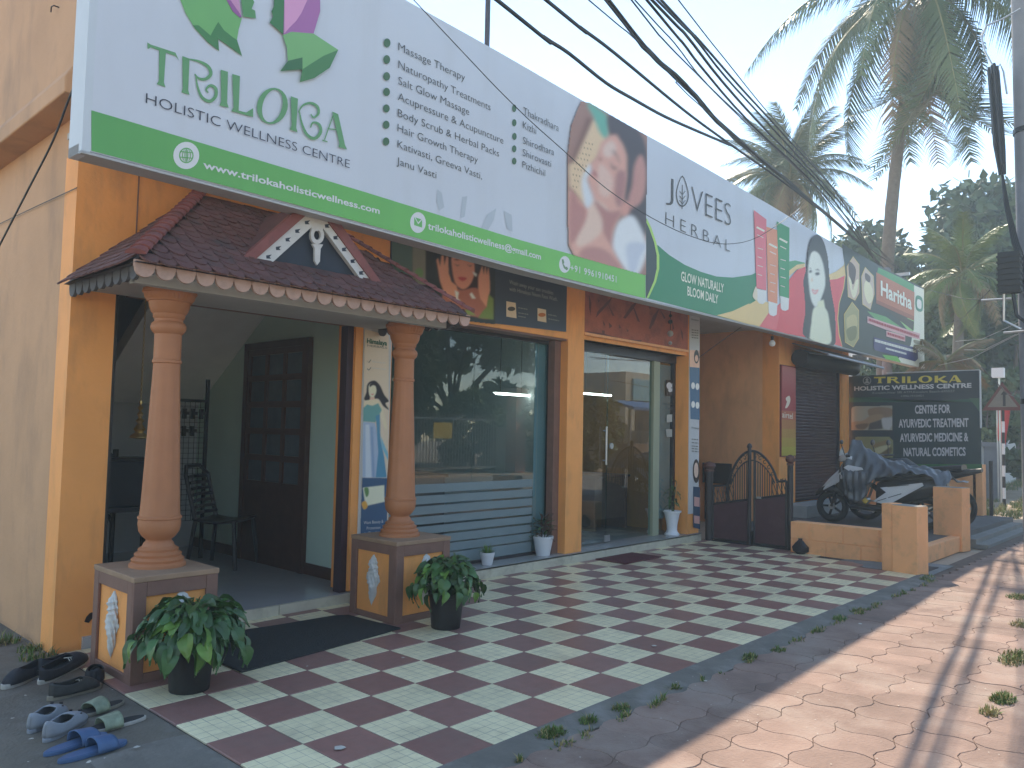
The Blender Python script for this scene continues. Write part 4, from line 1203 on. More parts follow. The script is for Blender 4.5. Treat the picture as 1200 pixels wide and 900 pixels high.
# plant-named ayurvedic panel
hx = lambda pts: ZZ(z3, pts)
HP = [((44, 58, 66), hx([(566, 205), (760, 318), (1000, 440), (1003, 862), (800, 812), (568, 750), (550, 680), (544, 600), (552, 520), (576, 440), (584, 370), (580, 300)])),
      ((64, 132, 96), hx([(760, 330), (880, 386), (950, 424), (945, 470), (750, 372)])), ((84, 140, 100), hx([(700, 560), (800, 590), (900, 660), (880, 700), (780, 640)])),
      ((184, 198, 204), hx([(948, 424), (1000, 446), (1003, 862), (850, 826), (930, 740), (948, 640)])),
      ((92, 160, 84), hx([(780, 790), (860, 800), (880, 832), (800, 814)])), ((120, 170, 120), hx([(860, 596), (930, 680), (948, 660), (948, 600)])),
      ((52, 52, 56), hx([(770, 534), (948, 616), (944, 664)])),
      ((150, 98, 84), hx([(748, 356), (950, 462), (948, 612), (748, 520)])), ((124, 76, 66), hx([(748, 500), (948, 588), (948, 612), (748, 520)])),
      ((188, 172, 112), hx([(580, 300), (586, 372), (578, 440), (554, 520), (547, 600), (554, 680), (570, 750), (564, 749), (547, 680), (540, 600), (548, 516), (572, 438), (580, 370)]))]
for (pts, rgb, inner) in (([(626, 276), (657, 318), (657, 462), (636, 502), (600, 482), (594, 328)], (168, 158, 156), [((70, 60, 64), [(604, 300), (640, 340), (628, 420), (606, 380)]), ((206, 196, 186), [(600, 380), (616, 400), (624, 450), (640, 400), (654, 400), (640, 480), (620, 480)])]),
                          ([(690, 332), (732, 378), (736, 470), (716, 550), (676, 522), (671, 380)], (166, 162, 164), [((206, 196, 184), [(684, 420), (700, 400), (726, 440), (728, 500), (706, 520), (686, 470)]), ((84, 78, 84), [(690, 360), (716, 380), (712, 410), (690, 392)])]),
                          ([(620, 516), (654, 560), (654, 702), (626, 748), (584, 722), (579, 580)], (138, 142, 112), [((160, 160, 128), [(592, 600), (636, 580), (646, 640), (600, 660)]), ((104, 110, 84), [(590, 660), (640, 640), (640, 700), (606, 716)])])):
    cx_ = sum(p[0] for p in pts) / 6; cy_ = sum(p[1] for p in pts) / 6
    HP.append(((176, 166, 110), hx([((x - cx_) * 1.07 + cx_, (y - cy_) * 1.04 + cy_) for x, y in pts])))
    HP.append((rgb, hx(pts))); HP += [(c_, hx(p_), True) for c_, p_ in inner]
HP += [((52, 56, 110), hx([(734, 698), (950, 752), (966, 766), (968, 812), (952, 826), (740, 766), (732, 750)])),
       ((176, 150, 170), hx([(700, 588), (800, 622), (978, 680), (978, 712), (800, 660), (700, 622)])), ((176, 150, 170), hx([(800, 664), (900, 690), (900, 722), (800, 694)])),
       ((120, 120, 110), hx([(946, 712), (984, 722), (984, 740), (950, 730)]), True), ((60, 120, 110), hx([(958, 482), (990, 494), (990, 560), (958, 550)]), True), ((188, 200, 216), hx([(964, 500), (984, 508), (984, 548), (964, 540)]), True)]
shapes("ayurveda_panel_print", sign, SS, HP, base=.007, step=.00025)
letters(sign, SS, "Haritha", z3(770, 476), z3(934, 552), 17, (196, 208, 216), .03, d=.0155)
def bars(nm, surf, f, x0, y0, x1, y1, h, rgb, n, base, seed):
    rr = random.Random(seed); it = []; x = 0
    while x < 1 - .02:
        w_ = min(rr.uniform(.4, 1.0) / n, 1 - x); xa = x0 + (x1 - x0) * x; xb = x0 + (x1 - x0) * (x + w_ * .8); ya = y0 + (y1 - y0) * x; yb = y0 + (y1 - y0) * (x + w_ * .8)
        it.append((rgb, [f(xa, ya), f(xb, yb), f(xb, yb + h), f(xa, ya + h)])); x += w_
    return it
it = bars("", SS, z3, 706, 598, 974, 690, 14, (150, 60, 84), 26, 0, 1) + bars("", SS, z3, 806, 672, 896, 700, 13, (150, 60, 84), 9, 0, 2) + bars("", SS, z3, 738, 708, 958, 768, 14, (196, 204, 220), 26, 0, 3) + bars("", SS, z3, 796, 752, 906, 782, 10, (196, 204, 220), 14, 0, 4)
shapes("small_print_rows", sign, SS, it, base=.0165, step=.00001)

# ------------------------------------------------------------------ posters on the shopfront
PF = F - .012
SP = Surf((0, PF, 0), (1, 0, 0), (0, 0, 1))
cb = lambda x, y: (300 + x / 4, 450 + y / 4)
t = thing("tall_poster", (1.12, PF, .5), "tall narrow poster of a woman in a blue dress left of the shop window", "poster")
mb = MB(); a = SP.px(427, 384); c_ = SP.px(455, 392); d_ = SP.px(421.5, 640)
X0, X1 = a[0], 1.285; mb.box((X0, PF, .42), (X1, F - .001, a[1]), M("poster_paper", (.60, .58, .54), .6, .04, 4)); mb.build("poster_board", t)
TLp, BRp = (427.3, 385), (453, 640)
soft("poster_photo", t, SP, [
    ((176, 172, 166), [(427.6, 386), (455.5, 393), (454.5, 640), (421.8, 640)]),
    ((48, 78, 118), [cb(496, 438), cb(618, 440), cb(612, 740), cb(484, 730)]),
    ((36, 36, 44), ZZ(cb, [(520, 5), (535, -12), (560, -14), (582, 10), (600, 50), (622, 80), (606, 92), (624, 122), (596, 104), (572, 70), (540, 76), (506, 74), (516, 40)]), True),
    ((220, 186, 176), ZZ(cb, [(528, 8), (545, -2), (560, 12), (562, 40), (546, 66), (530, 50)]), True), ((200, 160, 150), ZZ(cb, [(534, 60), (554, 60), (560, 90), (530, 90)])),
    ((36, 36, 44), ZZ(cb, [(532, 2), (548, -6), (562, 8), (546, 6), (534, 14)]), True),
    ((170, 80, 84), ZZ(cb, [(536, 44), (544, 48), (552, 44), (545, 53)]), True),
    ((216, 180, 168), ZZ(cb, [(508, 84), (540, 74), (580, 84), (612, 190), (604, 212), (584, 160), (560, 120), (510, 110)]), True),
    ((86, 138, 150), ZZ(cb, [(502, 112), (520, 96), (545, 102), (572, 90), (588, 122), (576, 146), (558, 180), (500, 176)])),
    ((134, 158, 196), ZZ(cb, [(500, 176), (556, 182), (574, 260), (592, 340), (612, 438), (497, 438), (498, 300)])),
    ((160, 180, 210), ZZ(cb, [(512, 190), (530, 190), (540, 438), (512, 438)])), ((112, 140, 184), ZZ(cb, [(535, 200), (548, 200), (556, 438), (545, 438)])),
    ((66, 122, 164), ZZ(cb, [(560, 150), (580, 140), (582, 250), (600, 340), (612, 438), (560, 438), (572, 320)])), ((100, 156, 190), ZZ(cb, [(582, 240), (620, 330), (618, 360), (590, 300)])),
    ((186, 194, 190), ZZ(cb, [(500, 486), (600, 474), (601, 552), (512, 572)])), ((80, 120, 80), ZZ(cb, [(506, 490), (524, 486), (528, 512), (516, 530)]), True), ((176, 140, 70), ZZ(cb, [(494, 560), (512, 548), (522, 574), (505, 588)]), True),
], base=.003, blur=.45, step=.5)
letters_multi(t, SP, [("Himalaya", (429.5, 402), (453, 405), 5.6)], (40, 90, 76), .03, .006)
letters_multi(t, SP, [("HERBALS", (430, 406), (453, 409), 2.6)], (110, 116, 116), .0, .006)
letters_multi(t, SP, [("Want Beauty &", cb(502, 657), cb(594, 650), 3.6), ("Protection", cb(516, 682), cb(580, 678), 3.4), ("in One Loaf?", cb(504, 706), cb(592, 700), 3.4), ("Moisturising care", cb(542, -97) if False else (435.5, 424.5), (451, 426), 1.8), ("with herb extracts", (435.5, 432), (452, 433.5), 1.8)], (170, 184, 206), .0, .008)
shapes("tick_print", t, SP, [((96, 100, 104), lineq((430, 423), (432, 425), .8)), ((96, 100, 104), lineq((432, 425), (434.5, 421.5), .8)), ((96, 100, 104), lineq((430, 432), (432, 434), .8)), ((96, 100, 104), lineq((432, 434), (434.5, 430.5), .8))], base=.003, step=.0001)

t = thing("face_wash_banner", (2.4, PF, 2.4), "dark banner of a woman washing her face above the shop window", "banner")
mb = MB(); a = SP.px(458, 300)[0]; c_ = SP.px(664, 360)[0]; zb_ = SP.px(475, 367)[1]; zb2 = SP.px(664, 389)[1]
mb.prism([(a, PF, zb_), (c_, PF, zb2), (c_, PF, 3.08), (a, PF, 3.08)], (0, .009, 0), M("banner_dark_vinyl", (.045, .06, .085), .45, .06, 3)); mb.build("banner_sheet", t)
f6 = c6
soft("banner_photo", t, SP, [
    ((38, 46, 52), [(459, 281), (580, 298), (580, 380), (475, 368), (459, 345)]),
    ((66, 92, 96), [(458, 281), (483, 281), (483, 372), (474, 368), (458, 340)]), ((104, 112, 110), [(483, 281), (499, 284), (499, 371), (483, 369)]), ((90, 124, 92), disc(491, 320, 5, 6)),
    ((38, 46, 52), [(499, 284), (580, 300), (580, 380), (499, 372)]),
    ((46, 40, 44), ZZ(f6, [(905, 270), (960, 250), (1030, 262), (1060, 330), (1058, 420), (1010, 450), (930, 430), (905, 360)]), True),
    ((176, 128, 116), ZZ(f6, [(918, 300), (960, 280), (1010, 300), (1024, 370), (1005, 430), (970, 456), (935, 430), (920, 370)]), True),
    ((140, 92, 84), ZZ(f6, [(900, 430), (960, 460), (1030, 450), (1090, 500), (1100, 590), (1000, 580), (880, 560), (870, 500)]), True),
    ((180, 136, 122), ZZ(f6, [(845, 320), (852, 310), (862, 350), (868, 300), (878, 296), (882, 345), (892, 300), (900, 306), (902, 380), (915, 420), (940, 440), (950, 520), (900, 500), (880, 470), (862, 420)])),
    ((180, 136, 122), ZZ(f6, [(1040, 400), (1054, 360), (1060, 345), (1066, 390), (1074, 344), (1080, 390), (1088, 350), (1094, 400), (1096, 460), (1080, 540), (1050, 500), (1040, 450)])),
    ((150, 60, 66), ZZ(f6, [(945, 402), (965, 398), (988, 404), (968, 418)]), True), ((70, 44, 46), ZZ(f6, [(925, 335), (945, 344), (958, 338), (944, 349)])), ((70, 44, 46), ZZ(f6, [(985, 336), (1002, 346), (1016, 340), (1002, 351)])),
    ((70, 44, 46), ZZ(f6, [(922, 318), (940, 314), (956, 322), (940, 320)])), ((70, 44, 46), ZZ(f6, [(984, 320), (1000, 314), (1018, 322), (1000, 320)])),
    ((196, 206, 210), ZZ(f6, [(930, 460), (950, 470), (944, 500), (960, 510), (940, 512)])), ((196, 206, 210), ZZ(f6, [(1000, 480), (1010, 470), (1030, 500), (1012, 500)])), ((196, 206, 210), ZZ(f6, [(1012, 372), (1034, 384), (1032, 398), (1022, 390)])),
    ((96, 120, 66), ZZ(f6, [(1090, 480), (1112, 500), (1112, 598), (1040, 590), (1060, 560), (1080, 540)])), ((110, 130, 70), ZZ(f6, [(960, 560), (1000, 548), (1030, 580), (980, 574)]))], base=.003, blur=.7, step=.7)
letters_multi(t, SP, [("Wash away your sun troubles", (596.5, 332.5), (648, 345.5), 4.8), ("with Himalaya Neem Face Wash.", (596.5, 340.5), (653, 353), 4.8)], (130, 140, 150), .0, .004)
shapes("banner_icon", t, SP, [((176, 170, 160), [(593, 353), (604, 355), (605, 373), (593, 371)]), ((60, 60, 56), disc(599, 362, 4.5, 2.6)), ((176, 170, 160), [(629.5, 361), (639.5, 363), (640, 378), (629.5, 376)]), ((150, 96, 60), disc(634.7, 369, 4.4, 2.4))]
    + bars("", SP, lambda x, y: (x, y), 607, 360, 618, 362, 1.2, (110, 118, 128), 3, 0, 5) + bars("", SP, lambda x, y: (x, y), 607, 366, 619, 368, 1.2, (110, 118, 128), 3, 0, 6) + bars("", SP, lambda x, y: (x, y), 607, 370, 616, 371.5, 1.2, (110, 118, 128), 3, 0, 7)
    + bars("", SP, lambda x, y: (x, y), 642, 368, 652, 370, 1.2, (110, 118, 128), 3, 0, 8) + bars("", SP, lambda x, y: (x, y), 642, 373, 655, 375.5, 1.2, (110, 118, 128), 3, 0, 9), base=.004, step=.0001)
# red stucco band over the glass doors
RED = M("red_stucco", (.42, .125, .075), .8, .15, 5, .4, 40, dirt=((.12, .06, .05), .6, 4))
mb = MB(); mb.box((3.987, F + .01, 2.50), (6.228, F + .028, 3.09), RED); mb.box((3.987, F - .006, 2.475), (6.228, F + .01, 2.505), ORANGE_B); mb.build("red_band", b)
SR = Surf((0, F + .01, 0), (1, 0, 0), (0, 0, 1))
c7 = lambda x, y: (600 + x / 4, 225 + y / 4)
DM = (86, 58, 58)
shapes("carved_mark", b, SR, [(DM, ZZ(c7, p)) for p in ([(360, 480), (372, 520), (368, 580), (360, 540)], [(392, 590), (400, 560), (470, 490), (460, 515), (410, 570)], [(448, 520), (480, 580), (470, 580)], [(520, 590), (560, 530), (590, 510), (570, 545), (532, 594)], [(556, 510), (580, 560), (600, 610), (588, 606)],
    [(640, 640), (660, 580), (690, 545), (676, 590), (650, 642)], [(690, 545), (720, 590), (712, 596)], [(790, 640), (800, 660), (802, 700), (794, 680)], [(424, 600), (436, 620), (430, 632)], [(452, 610), (470, 628), (456, 640)], [(500, 620), (512, 636), (502, 640)], [(536, 640), (548, 652), (538, 656)], [(400, 500), (412, 510), (404, 520)], [(640, 530), (652, 545), (644, 548)],
    [(340, 650), (430, 664), (520, 690), (610, 694), (600, 704), (500, 696), (400, 676)], [(420, 648), (434, 650), (434, 670), (424, 668)], [(750, 600), (760, 640), (752, 650)])], base=.0015, step=.00002)
# hanging ornament
p = at(785.5, 390, 'y', F - .06)
t = thing("hanging_ornament", (p.x, F - .06, 2.5), "small hanging ornament of dark and grey discs before the red band", "ornament")
mb = MB(); mb.tube([(p.x, F - .06, 3.08), (p.x, F - .06, p.z - .03)], .004, BLACK, 5); mb.build("string", t)
for v_, r_, m_ in ((370, .022, BLACK), (377, .03, BLACK), (391, .04, M("dull_grey_metal", (.35, .35, .34), .4, .1, 9)), (402, .025, MATS["dull_grey_metal"])):
    q = at(785.5, v_, 'y', F - .06); mb = MB(); mb.lathe([(.003, -r_), (r_ * .7, -r_ * .7), (r_, 0), (r_ * .7, r_ * .7), (.003, r_)], (p.x, F - .06, q.z), m_, 12); mb.build("bead", t, smooth=True)
# narrow banner on the right pier
t = thing("narrow_banner", (6.37, PF, .3), "very narrow white and blue banner on the pier beside the iron gate", "banner")
mb = MB(); mb.box((6.24, PF, .36), (6.50, F - .001, 3.08), M("banner_paper", (.58, .57, .56), .6, .04, 4)); mb.build("banner_sheet", t)
def nb(u, v): return (u, v)
shapes("banner_print", t, SP, [((60, 92, 130), [(808, 430), (819.5, 431), (819.8, 492), (809, 491)]), ((200, 160, 150), [(808, 410), (819.3, 411), (819.5, 431), (808, 430)]), ((44, 42, 48), disc(816, 418, 3, 8)), ((200, 160, 150), disc(816, 420, 1.8, 4)),
    ((190, 200, 214), disc(812, 452, 2.2, 4)), ((190, 200, 214), disc(817, 453, 2.2, 4)), ((190, 200, 214), disc(812, 474, 2.2, 4)), ((190, 200, 214), disc(817, 475, 2.2, 4)),
    ((54, 50, 56), disc(815.5, 552, 4, 14)), ((190, 176, 176), disc(815.5, 551, 2.6, 9)), ((60, 80, 110), [(812, 570), (820, 571), (820, 620), (812, 618)]), ((180, 150, 160), [(813, 582), (819.5, 583), (819.5, 594), (813, 593)]), ((180, 150, 160), [(813, 604), (819.5, 605), (819.5, 614), (813, 613)])], base=.002, step=.0003)
letters_multi(t, SP, [("Himalaya", (809.5, 375), (818.5, 376.5), 2), ("Himalaya", (810, 502), (818.5, 503), 2.2)], (80, 90, 96), .01, .006)
shapes("banner_text_rows", t, SP, sum([bars("", SP, nb, 810, y, 818, y + .8, 1.1, (96, 104, 112), 2, 0, int(y)) for y in (386, 389, 392, 395, 514, 518, 522, 525, 528)], []), base=.006, step=.0001)
# ---- red and yellow telecom sign
PG_ = 2.83 - .015
t = thing("telecom_sign", (9.3, PG_, 1.1), "red and yellow telecom sign on the pier left of the rolled shutter", "sign")
x0, x1, z0, z1 = 9.04, 9.56, 1.09, 2.51
SA = Surf((0, PG_ - .02, 0), (1, 0, 0), (0, 0, 1))
mb = MB(); mb.box((x0 - .015, PG_ - .012, z0 - .015), (x1 + .015, 2.829, z1 + .015), M("dull_red_metal_edge", (.2, .05, .05), .5, .1, 5)); mb.build("sign_box", t)
fs_ = MB()
for k in range(10):
    za = z0 + (z1 - z0) * k / 10; zb_ = z0 + (z1 - z0) * (k + 1) / 10
    tt = k / 9
    cc = (0.52 + .08 * math.sin(tt), .42 - .34 * min(1, tt * 1.6), .07 + .06 * tt) if tt < .55 else (.45, .085, .08)
    fs_.box((x0, PG_ - .02, za), (x1, PG_ - .012, zb_), M("telecom_sheet_%d" % k, cc, .4, .03, 3))
fs_.build("face_sheet", t)
letters(t, SA, "airtel", (916.5, 489), (929, 491), 7, (196, 196, 200), .01, d=.002)
shapes("swirl_mark", t, SA, [((196, 190, 192), [(921, 466), (925, 464), (926, 470), (923, 477), (920, 478), (922, 471), (921, 469)], True)], base=.002)

# ------------------------------------------------------------------ shutter shop beyond the passage
ORANGE_P = M("passage_wall_paint", (.80, .42, .20), .75, .08, 1.5, .1, 40, dirt=((.36, .2, .12), .5, 2.0, (1, 1, .4)))
cs = thing("corner_shop", (9.0, 2.83, 0), "orange corner shop with a closed brown rolling shutter and raised floor", "building")
mb = MB(); mb.box((9.0, 2.85, -.05), (9.12, 9.5, 3.099), ORANGE_P); mb.build("side_wall", cs)
mb = MB(); mb.box((6.52, 9.3, -.05), (9.0, 9.42, 3.099), ORANGE_P); mb.build("passage_end_wall", cs)
mb = MB(); mb.box((8.998, 2.83, -.05), (9.62, 3.1, 3.099), ORANGE); mb.build("pier", cs)
mb = MB(); mb.box((11.70, 2.83, -.05), (12.02, 3.1, 3.099), ORANGE); mb.build("pier", cs)
mb = MB(); mb.box((9.62, 2.85, 2.75), (11.70, 3.1, 3.099), ORANGE); mb.box((9.62, 3.3, -.05), (11.7, 3.4, 3.099), ORANGE); mb.box((11.9, 3.1, -.05), (12.02, 9.5, 3.099), ORANGE); mb.build("lintel_wall", cs)
mb = MB(); mb.box((6.95, .30, -.05), (12.3, 2.83, .14), M("dark_stained_floor", (.12, .115, .11), .85, .2, 3, .3, 40)); mb.build("raised_floor", cs)
mb = MB(); mb.box((9.15, 2.45, .139), (11.9, 2.85, .33), M("pale_grey_cement_step", (.36, .36, .34), .85, .15, 4, .3, 40)); mb.build("cement_step", cs, bevel=.012)
mb = MB(); SHUT = M("brown_purple_shutter_steel", (.10, .065, .07), .42, .1, 6, metal=.35, dirt=((.2, .17, .17), .35, 3, (1, 1, 6)))
zz = .335; n = 0
vs = []; 
while zz < 2.76:
    for dz, dy in ((0, 0), (.016, -.010), (.034, -.012), (.05, -.002)):
        vs.append((9.62, 2.93 + dy, zz + dz)); vs.append((11.70, 2.93 + dy, zz + dz)); n += 1
    zz += .0525
mb.add(vs, [(2 * i, 2 * i + 1, 2 * i + 3, 2 * i + 2) for i in range(n - 1)], SHUT); mb.box((9.62, 2.91, .33), (11.7, 2.945, .37), FRAME)
shu = mb.build("rolling_shutter", cs)
mb = MB(); mb.box((9.62, 2.88, .33), (9.66, 2.98, 2.76), FRAME); mb.box((11.66, 2.88, .33), (11.7, 2.98, 2.76), FRAME); mb.build("shutter_channel", cs)
mb = MB(); mb.tube([(9.45, 2.69, 2.66), (11.85, 2.69, 2.66)], .135, M("dark_shutter_box", (.03, .03, .035), .5, .1, 6, metal=.3), 20); mb.build("shutter_drum_box", cs, smooth=True)
CAN = M("grey_tin_canopy", (.30, .30, .32), .45, .15, 7, metal=.4)
mb = MB(); mb.prism([(9.5, 2.83, 2.90), (11.95, 2.83, 2.90), (11.95, 2.2, 2.66), (9.5, 2.25, 2.70)], (0, 0, .015), CAN); mb.build("tin_canopy", cs)
mb = MB(); mb.tube([(9.5, 2.25, 2.69), (11.95, 2.2, 2.65)], .02, CAN, 8)
for xx in (9.6, 10.7, 11.85): mb.tube([(xx, 2.24, 2.69), (xx, 2.85, 2.79)], .012, CAN, 6)
mb.build("canopy_pipe", cs)
# low painted wall in front of the raised floor
pw = thing("low_wall", (6.55, .2, 0), "low orange block wall running to the street in front of the parked scooter", "wall")
mb = MB()
# blocks with recessed joints, two courses
random.seed(12)
for c_ in range(2):
    y = .34 - (.2 if c_ else 0)
    while y < 1.56:
        y2 = min(y + .40, 1.57); ya = max(y, .34)
        if y2 > ya + .02:
            m1 = MB(); m1.box((6.50 + random.uniform(0, .004), ya + .003, -.05 + c_ * .215), (6.70, y2 - .003, .16 + c_ * .205), ORANGE_B); m1.build("block", pw, bevel=.006)
        y = y2
mb.box((6.51, .345, -.05), (6.69, 1.565, .355), ORANGE_B); mb.box((6.695, .34, -.05), (6.95, 1.56, .33), M("dark_stained_floor", (.1, .1, .1))); mb.build("wall_core", pw)
pw2 = thing("street_curb_wall", (7.0, .3, 0), "low orange curb along the street between the two square bollard blocks", "wall")
mb = MB(); mb.box((6.71, .22, -.05), (8.7, .34, .15), ORANGE_B); mb.build("curb_block", pw2, bevel=.01)
mb = MB()
for k in range(2): mb.box((9.1 + k * .02, .0 + k * .15, -.05), (12.2, .15 + k * .15, .012 + k * .06), M("pale_ramp_cement", (.22, .21, .19), .85, .15, 4, .3, 30))
mb.build("step", pw2)
def mound(a, c_):
    x = 5.98 + a * 1.1; y = -.08 + c_ * 1.15
    return (x, y, -.02 + .03 * max(0, math.sin(math.pi * c_)) * math.sin(math.pi * min(1, a * 1.3)))
g = MB(); g.grid(mound, 10, 10, M("grey_cement_fillet", (.20, .20, .19), .9, .2, 4, .4, 40, dirt=((.35, .35, .33), .5, 5))); structure(g, "cement_fillet", smooth=True)
# square painted blocks
def bollard(pts, h, lab, extra=None):
    cx_ = sum(p[0] for p in pts) / len(pts); cy_ = sum(p[1] for p in pts) / len(pts)
    t = thing("bollard_block", (cx_, cy_, -.03), lab, "bollard", "square orange bollard blocks by the raised floor")
    mb = MB(); mb.prism([(x, y, -.05) for x, y in pts], (0, 0, h + .05), ORANGE_B); mb.build("block_body", t, bevel=.008)
    m1 = MB(); m1.prism([(cx_ + (x - cx_) * .97, cy_ + (y - cy_) * .97, h) for x, y in pts], (0, 0, .004), M("worn_cement_top", (.33, .30, .26), .9, .2, 9)); m1.build("worn_top", t)
    if extra:
        m1 = MB(); m1.prism([(x, y, -.05) for x, y in extra], (0, 0, h + .06), ORANGE_B); m1.build("side_block", t, bevel=.008)
bollard([(5.955, -.01), (6.175, -.055), (6.245, .21), (6.02, .26)], .695, "nearer square orange block at the corner of the checkered tiles", [(6.03, .262), (6.24, .215), (6.27, .33), (6.06, .375)])
bollard([(8.60, .19), (8.80, .14), (8.87, .49), (8.66, .55)], .77, "farther square orange block standing beside the scooter tail")
# ------------------------------------------------------------------ iron gate
GI = M("dark_gate_iron", (.045, .04, .042), .5, .15, 12, metal=.3)
GM = M("dark_maroon_gate_sheet", (.075, .032, .04), .45, .15, 5, dirt=((.14, .08, .08), .4, 4))
gate = thing("iron_gate", (6.62, 2.2, 0), "dark maroon double leaf iron gate with scrollwork closing the side passage", "gate")
GX = 6.64
def post(y, r, h, ball):
    mb = MB(); mb.tube([(GX, y, -.05), (GX, y, h)], r, GI, 14); o = mb.build("gate_post", gate, smooth=True)
    mb = MB(); mb.lathe([(r * 1.25, h - .02), (r * 1.3, h), (r * .9, h + .01), (ball * .8, h + .02), (ball, h + .05), (ball * .85, h + .085), (ball * .4, h + .105), (.004, h + .112)], (GX, y, 0), M("rusty_brown_cap", (.12, .055, .045), .6, .2, 10), 14); mb.build("post_cap", o, smooth=True)
yL, yR, yM = 2.74, 1.63, 2.16
post(yL, .05, .93, .085); post(yR, .035, 1.06, .06)
mb = MB(); mb.tube([(GX - .02, yM, .0), (GX - .02, yM, 1.245)], .024, GI, 10); mb.lathe([(.03, 1.24), (.034, 1.26), (.02, 1.29), (.004, 1.30)], (GX - .02, yM, 0), GI, 10); mb.build("meeting_stile", gate)
def zrail(y):     # rail height along the gate rises towards the middle slightly
    return .47 + .21 * (yL - y) / (yL - yR)
def topz(y):
    d = abs(y - 2.13) / .33
    b_ = .71 + .14 * (yL - y) / (yL - yR)
    return max(b_, b_ + (1.20 - b_) * (1 - d ** 2.0) ** .75) if d < 1 else b_
for (a, c_) in ((yL - .06, yM + .02), (yM - .06, yR + .05)):
    leaf = thing if False else None
    mb = MB(); mb.prism([(GX - .006, a, .04), (GX - .006, c_, .04), (GX - .006, c_, zrail(c_)), (GX - .006, a, zrail(a))], (.006, 0, 0), GM)
    pan = mb.build("gate_leaf", gate)
    mb = MB(); mb.tube([(GX, a, .03), (GX, c_, .03)], .016, GI, 8); mb.tube([(GX, a, zrail(a)), (GX, c_, zrail(c_))], .016, GI, 8); mb.tube([(GX, a, .03), (GX, a, topz(a))], .016, GI, 8); mb.tube([(GX, c_, .03), (GX, c_, topz(c_))], .016, GI, 8)
    mb.build("leaf_frame", pan)
mb = MB(); ys = [yL - .06 - (yL - yR - .11) * i / 40 for i in range(41)]
mb.tube([(GX, y, topz(y)) for y in ys], .016, GI, 6)
mb.tube([(GX, y, max(zrail(y), topz(y) - .12)) for y in ys if abs(y - 2.13) < .31], .009, GI, 6)
mb.build("top_arch", gate)
for side in (-1, 1):
    for k in range(8):
        y = 2.13 + side * (.045 + k * .031)
        mb = MB(); mb.tube([(GX, y, zrail(y)), (GX, y, max(zrail(y) + .03, topz(y) - .13))], .0065, GI, 5); mb.build("upright_bar", gate)
for y in [2.42, 2.50, 2.58, 2.65, 1.83, 1.77, 1.71]:
    mb = MB(); z0_ = zrail(y); h_ = .2
    for s_ in (-1, 1):
        mb.tube([(GX, y + s_ * (.012 + .024 * math.sin(t_ * math.pi) ), z0_ + .01 + t_ * .2) for t_ in [i / 10 for i in range(11)]], .005, GI, 5)
    mb.tube([(GX, y - .035, z0_ + .02), (GX, y + .035, z0_ + .2)], .005, GI, 5)
    mb.build("scroll", gate)
for side in (-1, 1):
    for k, (dy, dz, r_) in enumerate(((.045, .0, .04), (.11, 0, .04), (.17, 0, .04), (.225, 0, .04), (.275, 0, .035))):
        mb = MB(); yc = 2.13 + side * dy; zc = topz(yc) - .06
        mb.tube([(GX, yc + r_ * (1 - .08 * i) * math.cos(i * .55) * side, zc + r_ * (1 - .08 * i) * math.sin(i * .55)) for i in range(12)], .005, GI, 5); mb.build("scroll", gate)
mb = MB(); mb.box((GX - .03, yM - .16, .60), (GX - .02, yM - .10, .625), STEEL); mb.build("latch", gate)
# grey-black bag showing beside the gate post
t = thing("black_bag", (6.7, 1.48, .0), "small crumpled black bag beside the right gate post", "bag")
mb = MB(); mb.lathe([(.05, 0), (.085, .03), (.08, .08), (.05, .13), (.02, .165), (.025, .18)], (6.44, 1.42, .0), M("black_plastic_bag", (.02, .02, .025), .35, .1, 12, .4, 30), 14, fn=lambda a, z: 1 + .18 * math.sin(5 * a + z * 30) + .1 * math.sin(9 * a)); mb.build("bag_body", t, smooth=True); t.location = (6.44, 1.42, 0)
ch = t.children[0]; ch.location = Vector((6.7 - 6.44, 1.48 - 1.42, 0))
# dark letter box / crate in the passage
t = thing("dark_notice_panel", (8.96, 3.85, .6), "dark rectangular panel leaning on the passage wall behind the gate", "panel")
mb = MB(); mb.box((8.93, 3.62, .60), (8.995, 4.12, .93), BLACK); mb.build("panel_sheet", t); mb = MB(); mb.box((8.94, 3.66, .0), (8.99, 3.70, .6), BLACK); mb.build("leg", t); mb = MB(); mb.box((8.94, 4.04, .0), (8.99, 4.08, .6), BLACK); mb.build("leg", t)
# light bulb
p = at(905, 402, 'y', 2.45)
t = thing("light_bulb", (p.x, 2.45, p.z), "bare light bulb hanging in front of the passage wall", "lamp")
mb = MB(); mb.tube([(p.x, 2.45, 3.1), (p.x, 2.45, p.z + .09)], .005, BLACK, 6); mb.tube([(p.x, 2.45, p.z + .04), (p.x, 2.45, p.z + .1)], .022, BLACK, 10); mb.build("socket", t)
mb = MB(); mb.lathe([(.004, -.05), (.03, -.042), (.045, -.015), (.042, .01), (.024, .035), (.018, .05)], (p.x, 2.45, p.z), WHITE, 14); mb.build("bulb", t, smooth=True)

